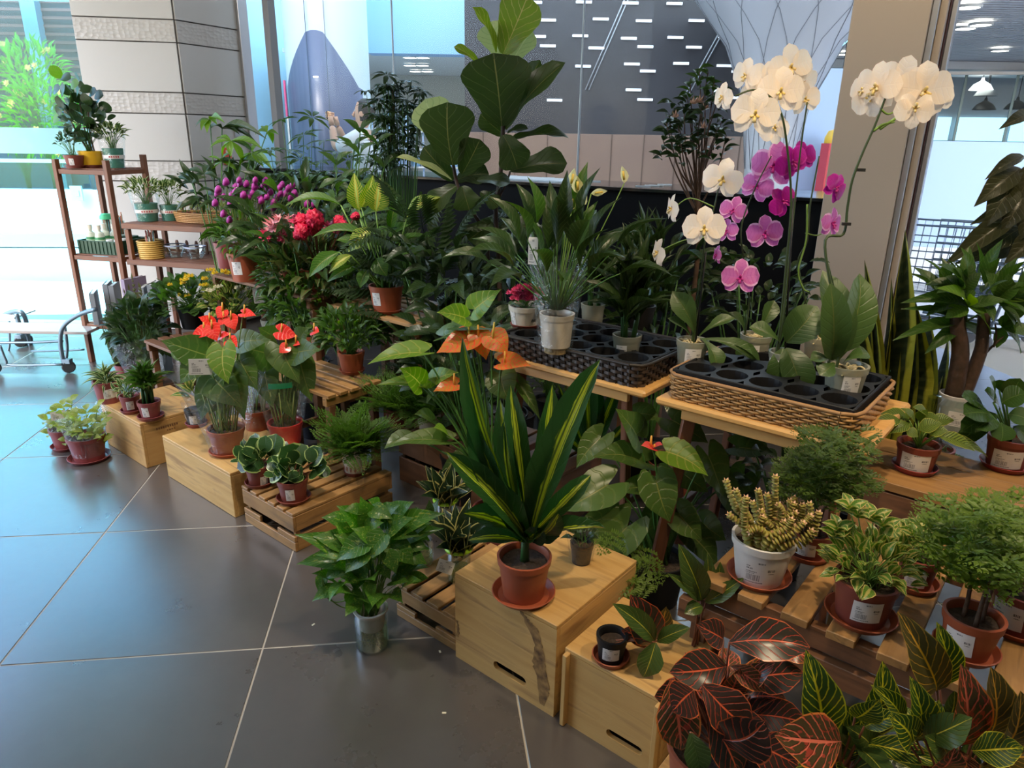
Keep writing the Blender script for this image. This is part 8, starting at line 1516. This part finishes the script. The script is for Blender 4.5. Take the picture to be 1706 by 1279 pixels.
# ================================================================== person photographing, a reflection in the glass built as a figure beyond it
def person():
    hd = ony(606, 190, 7.4); g = thing('person', 'person in a white short-sleeved shirt holding up a phone, a reflection built beyond the glass', 'person', (hd.x+.03, 7.4, 0)); g.scale = (hd.z/1.6,)*3
    P = {'pel': (0, 0, .95), 'sp1': (0, 0, 1.12), 'chest': (0, 0, 1.33), 'neck': (-.01, 0, 1.46), 'ls': (-.05, -.17, 1.40), 'rs': (.02, .17, 1.40), 'le': (-.26, -.16, 1.30), 'lw': (-.30, -.07, 1.50), 're': (-.2, .15, 1.26), 'rw': (-.28, .04, 1.5), 'lh': (0, -.10, .92), 'rh': (0, .10, .92), 'lk': (-.02, -.11, .50), 'rk': (.02, .11, .50), 'la': (0, -.11, .08), 'ra': (.04, .11, .08), 'lt': (-.13, -.12, .035), 'rt': (-.09, .12, .035)}
    Rd = {'pel': .15, 'sp1': .135, 'chest': .15, 'neck': .06, 'ls': .075, 'rs': .075, 'le': .045, 'lw': .03, 're': .045, 'rw': .03, 'lh': .10, 'rh': .10, 'lk': .06, 'rk': .06, 'la': .04, 'ra': .04, 'lt': .03, 'rt': .03}
    def skin(name, keys, edges, m, parent, add=0):
        me = bpy.data.meshes.new(name); me.from_pydata([P[k] for k in keys], [(keys.index(a), keys.index(b)) for a, b in edges], []); o = link(name, me, m, parent); md = o.modifiers.new('skin', 'SKIN'); 
        if not me.skin_vertices: bpy.context.view_layer.objects.active = o
        for i, k in enumerate(keys): me.skin_vertices[0].data[i].radius = (Rd[k]+add,)*2
        me.skin_vertices[0].data[0].use_root = True; s = o.modifiers.new('sub', 'SUBSURF'); s.levels = s.render_levels = 2; md.use_smooth_shade = True; return o
    SK = mat('skin', (.62, .38, .27), .5); SH = mat('white shirt', (.80, .84, .86), .7); TR = mat('dark trousers', (.05, .06, .09), .7)
    for n_, ks, es, m, a in (('body', ['pel', 'sp1', 'chest', 'neck', 'ls', 'rs', 'le', 're', 'lw', 'rw', 'lh', 'rh', 'lk', 'rk', 'la', 'ra', 'lt', 'rt'], [('pel', 'sp1'), ('sp1', 'chest'), ('chest', 'neck'), ('chest', 'ls'), ('chest', 'rs'), ('ls', 'le'), ('le', 'lw'), ('rs', 're'), ('re', 'rw'), ('pel', 'lh'), ('pel', 'rh'), ('lh', 'lk'), ('rh', 'rk'), ('lk', 'la'), ('rk', 'ra'), ('la', 'lt'), ('ra', 'rt')], SK, 0),
        ('trousers', ['pel', 'lh', 'rh', 'lk', 'rk', 'la', 'ra'], [('pel', 'lh'), ('pel', 'rh'), ('lh', 'lk'), ('rh', 'rk'), ('lk', 'la'), ('rk', 'ra')], TR, .014), ('shirt', ['pel', 'sp1', 'chest', 'ls', 'rs', 'le', 're'], [('pel', 'sp1'), ('sp1', 'chest'), ('chest', 'ls'), ('chest', 'rs'), ('ls', 'le'), ('rs', 're')], SH, .016)): skin(n_, ks, es, m, g, a)
    hm = lathe([(0, -.12), (.045, -.11), (.062, -.07), (.075, -.01), (.078, .04), (.065, .09), (.03, .115), (0, .12)], 20, 'head'); head = link('head', hm, SK, g, Matrix.Translation((-.03, 0, 1.60)) @ Matrix.Rotation(.12, 4, 'Y'))
    link('hair', lathe([(.070, -.06), (.083, -.01), (.088, .04), (.075, .10), (.035, .13), (0, .135)], 20, 'hair'), mat('black hair', (.015, .015, .02), .6), head, Matrix.Translation((.018, 0, 0)))
    bm = bmesh.new(); tube(bm, [(-.072, 0, .02), (-.095, 0, -.02), (-.078, 0, -.03)], .010, .013, 6); link('nose', bmesh_done(bm, 'nose'), SK, head)
    for s_ in (-1, 1): 
        link('ear', lathe([(0, -.008), (.022, -.006), (.026, 0), (.02, .006), (0, .004)], 12, 'ear'), SK, head, Matrix.Translation((.0, s_*.078, 0)) @ Matrix.Rotation(PI/2, 4, 'X')); bm = bmesh.new(); bmesh.ops.create_icosphere(bm, subdivisions=2, radius=.010, matrix=Matrix.Translation((-.070, s_*.03, .02))); link('eye', bmesh_done(bm, 'eye'), mat('eye white', (.6, .6, .6), .2), head)
    bm = bmesh.new(); tube(bm, [(-.070, -.022, -.065), (-.078, 0, -.066), (-.070, .022, -.065)], .005, n=5); link('mouth', bmesh_done(bm, 'mouth'), mat('lips', (.45, .18, .15), .5), head)
    for w_, s_ in (('lw', -1), ('rw', 1)):
        W0 = Vector(P[w_])
        bm = bmesh.new(); tube(bm, [W0, W0+Vector((-.01, 0, .045)), W0+Vector((-.015, 0, .075))], .026, .024, 8)
        for f in range(4): b0 = W0+Vector((-.02-.0, s_*.0, .05+f*.017)); tube(bm, smoothpts([b0, b0+Vector((-.028, -s_*.012, .005)), b0+Vector((-.036, -s_*.035, .002)), b0+Vector((-.028, -s_*(.052-.004*abs(f-1.5)), 0))], 2), .0085, .0065, 5)
        tube(bm, smoothpts([W0+Vector((-.005, -s_*.01, .04)), W0+Vector((-.015, -s_*.04, .055)), W0+Vector((-.02, -s_*.055, .08))], 2), .010, .008, 5); link('hand', bmesh_done(bm, 'hand'), SK, g)
    ph = tag(link('phone', boxmesh(.010, .155, .075, .003, DARKM), None, None, Matrix.Translation(g.location+Vector((-.335, -.015, 1.585))*g.scale.x)), 'dark phone held up by the person in the white shirt', 'phone')
    board(ph, 'screen', (.0055, 0, 0), .001, .145, .068, mat('phone screen glow', (.75, .45, .2), .3, emit=.8), bev=0)
person()
# ================================================================== sunlit shrubs outdoors
LG2 = tpl('lance', LG, arch=.1)
for i, (px, py, y, r_, lb) in enumerate(((20, 165, 12.6, .78, 'large bright green flowering shrub outdoors at the left edge'), (75, 190, 12.2, .6, 'bright green shrub with orange flowers outdoors, right of the large one'), (55, 115, 13.0, .5, 'high sprays of a bright shrub outdoors against the slatted building'))):
    c = ony(px, py, y); p = Plant('flowering_shrub', lb, 0, 0, 0, at=Vector((c.x, c.y, 0)), seed=200+i, group='sunlit shrubs outdoors'); p.pot(.3, .25, .5, mat('grey planter', (.4, .4, .42), .7)); p.top = .5
    p.bush(LG2, 260, (0, 0, c.z-.1), (r_, r_*.7, r_*1.05), .20, .05, low=-.95)
    me = cluster_mesh('ofl', flat('orange shrub flower', (.95, .5, .12)), 5, 2, .8)
    for k in range(10): a = k*2.4; flower(p, me, Vector((r_*.8*math.cos(a), -r_*.6*abs(math.sin(a)), c.z-.1+r_*.9*math.sin(k*1.7))), .06, n=Vector((0, -1, .3)))
    p.done()
# leaf specks on the floor
for i, (px, py) in enumerate(((740, 1187), (522, 1040), (733, 1085))):
    o = link('floor_scrap', boxmesh(.012, .006, .001, .0004, flat('pale petal scrap', (.7, .66, .5))), None, None, Matrix.Translation(onz(px, py, .0006)) @ Matrix.Rotation(i, 4, 'Z')); tag(o, ('pale petal scrap lying on the open floor, front one', 'pale petal scrap on the floor left of the pothos jar', 'pale petal scrap on the floor right of the pothos jar')[i], 'scrap', 'petal scraps')
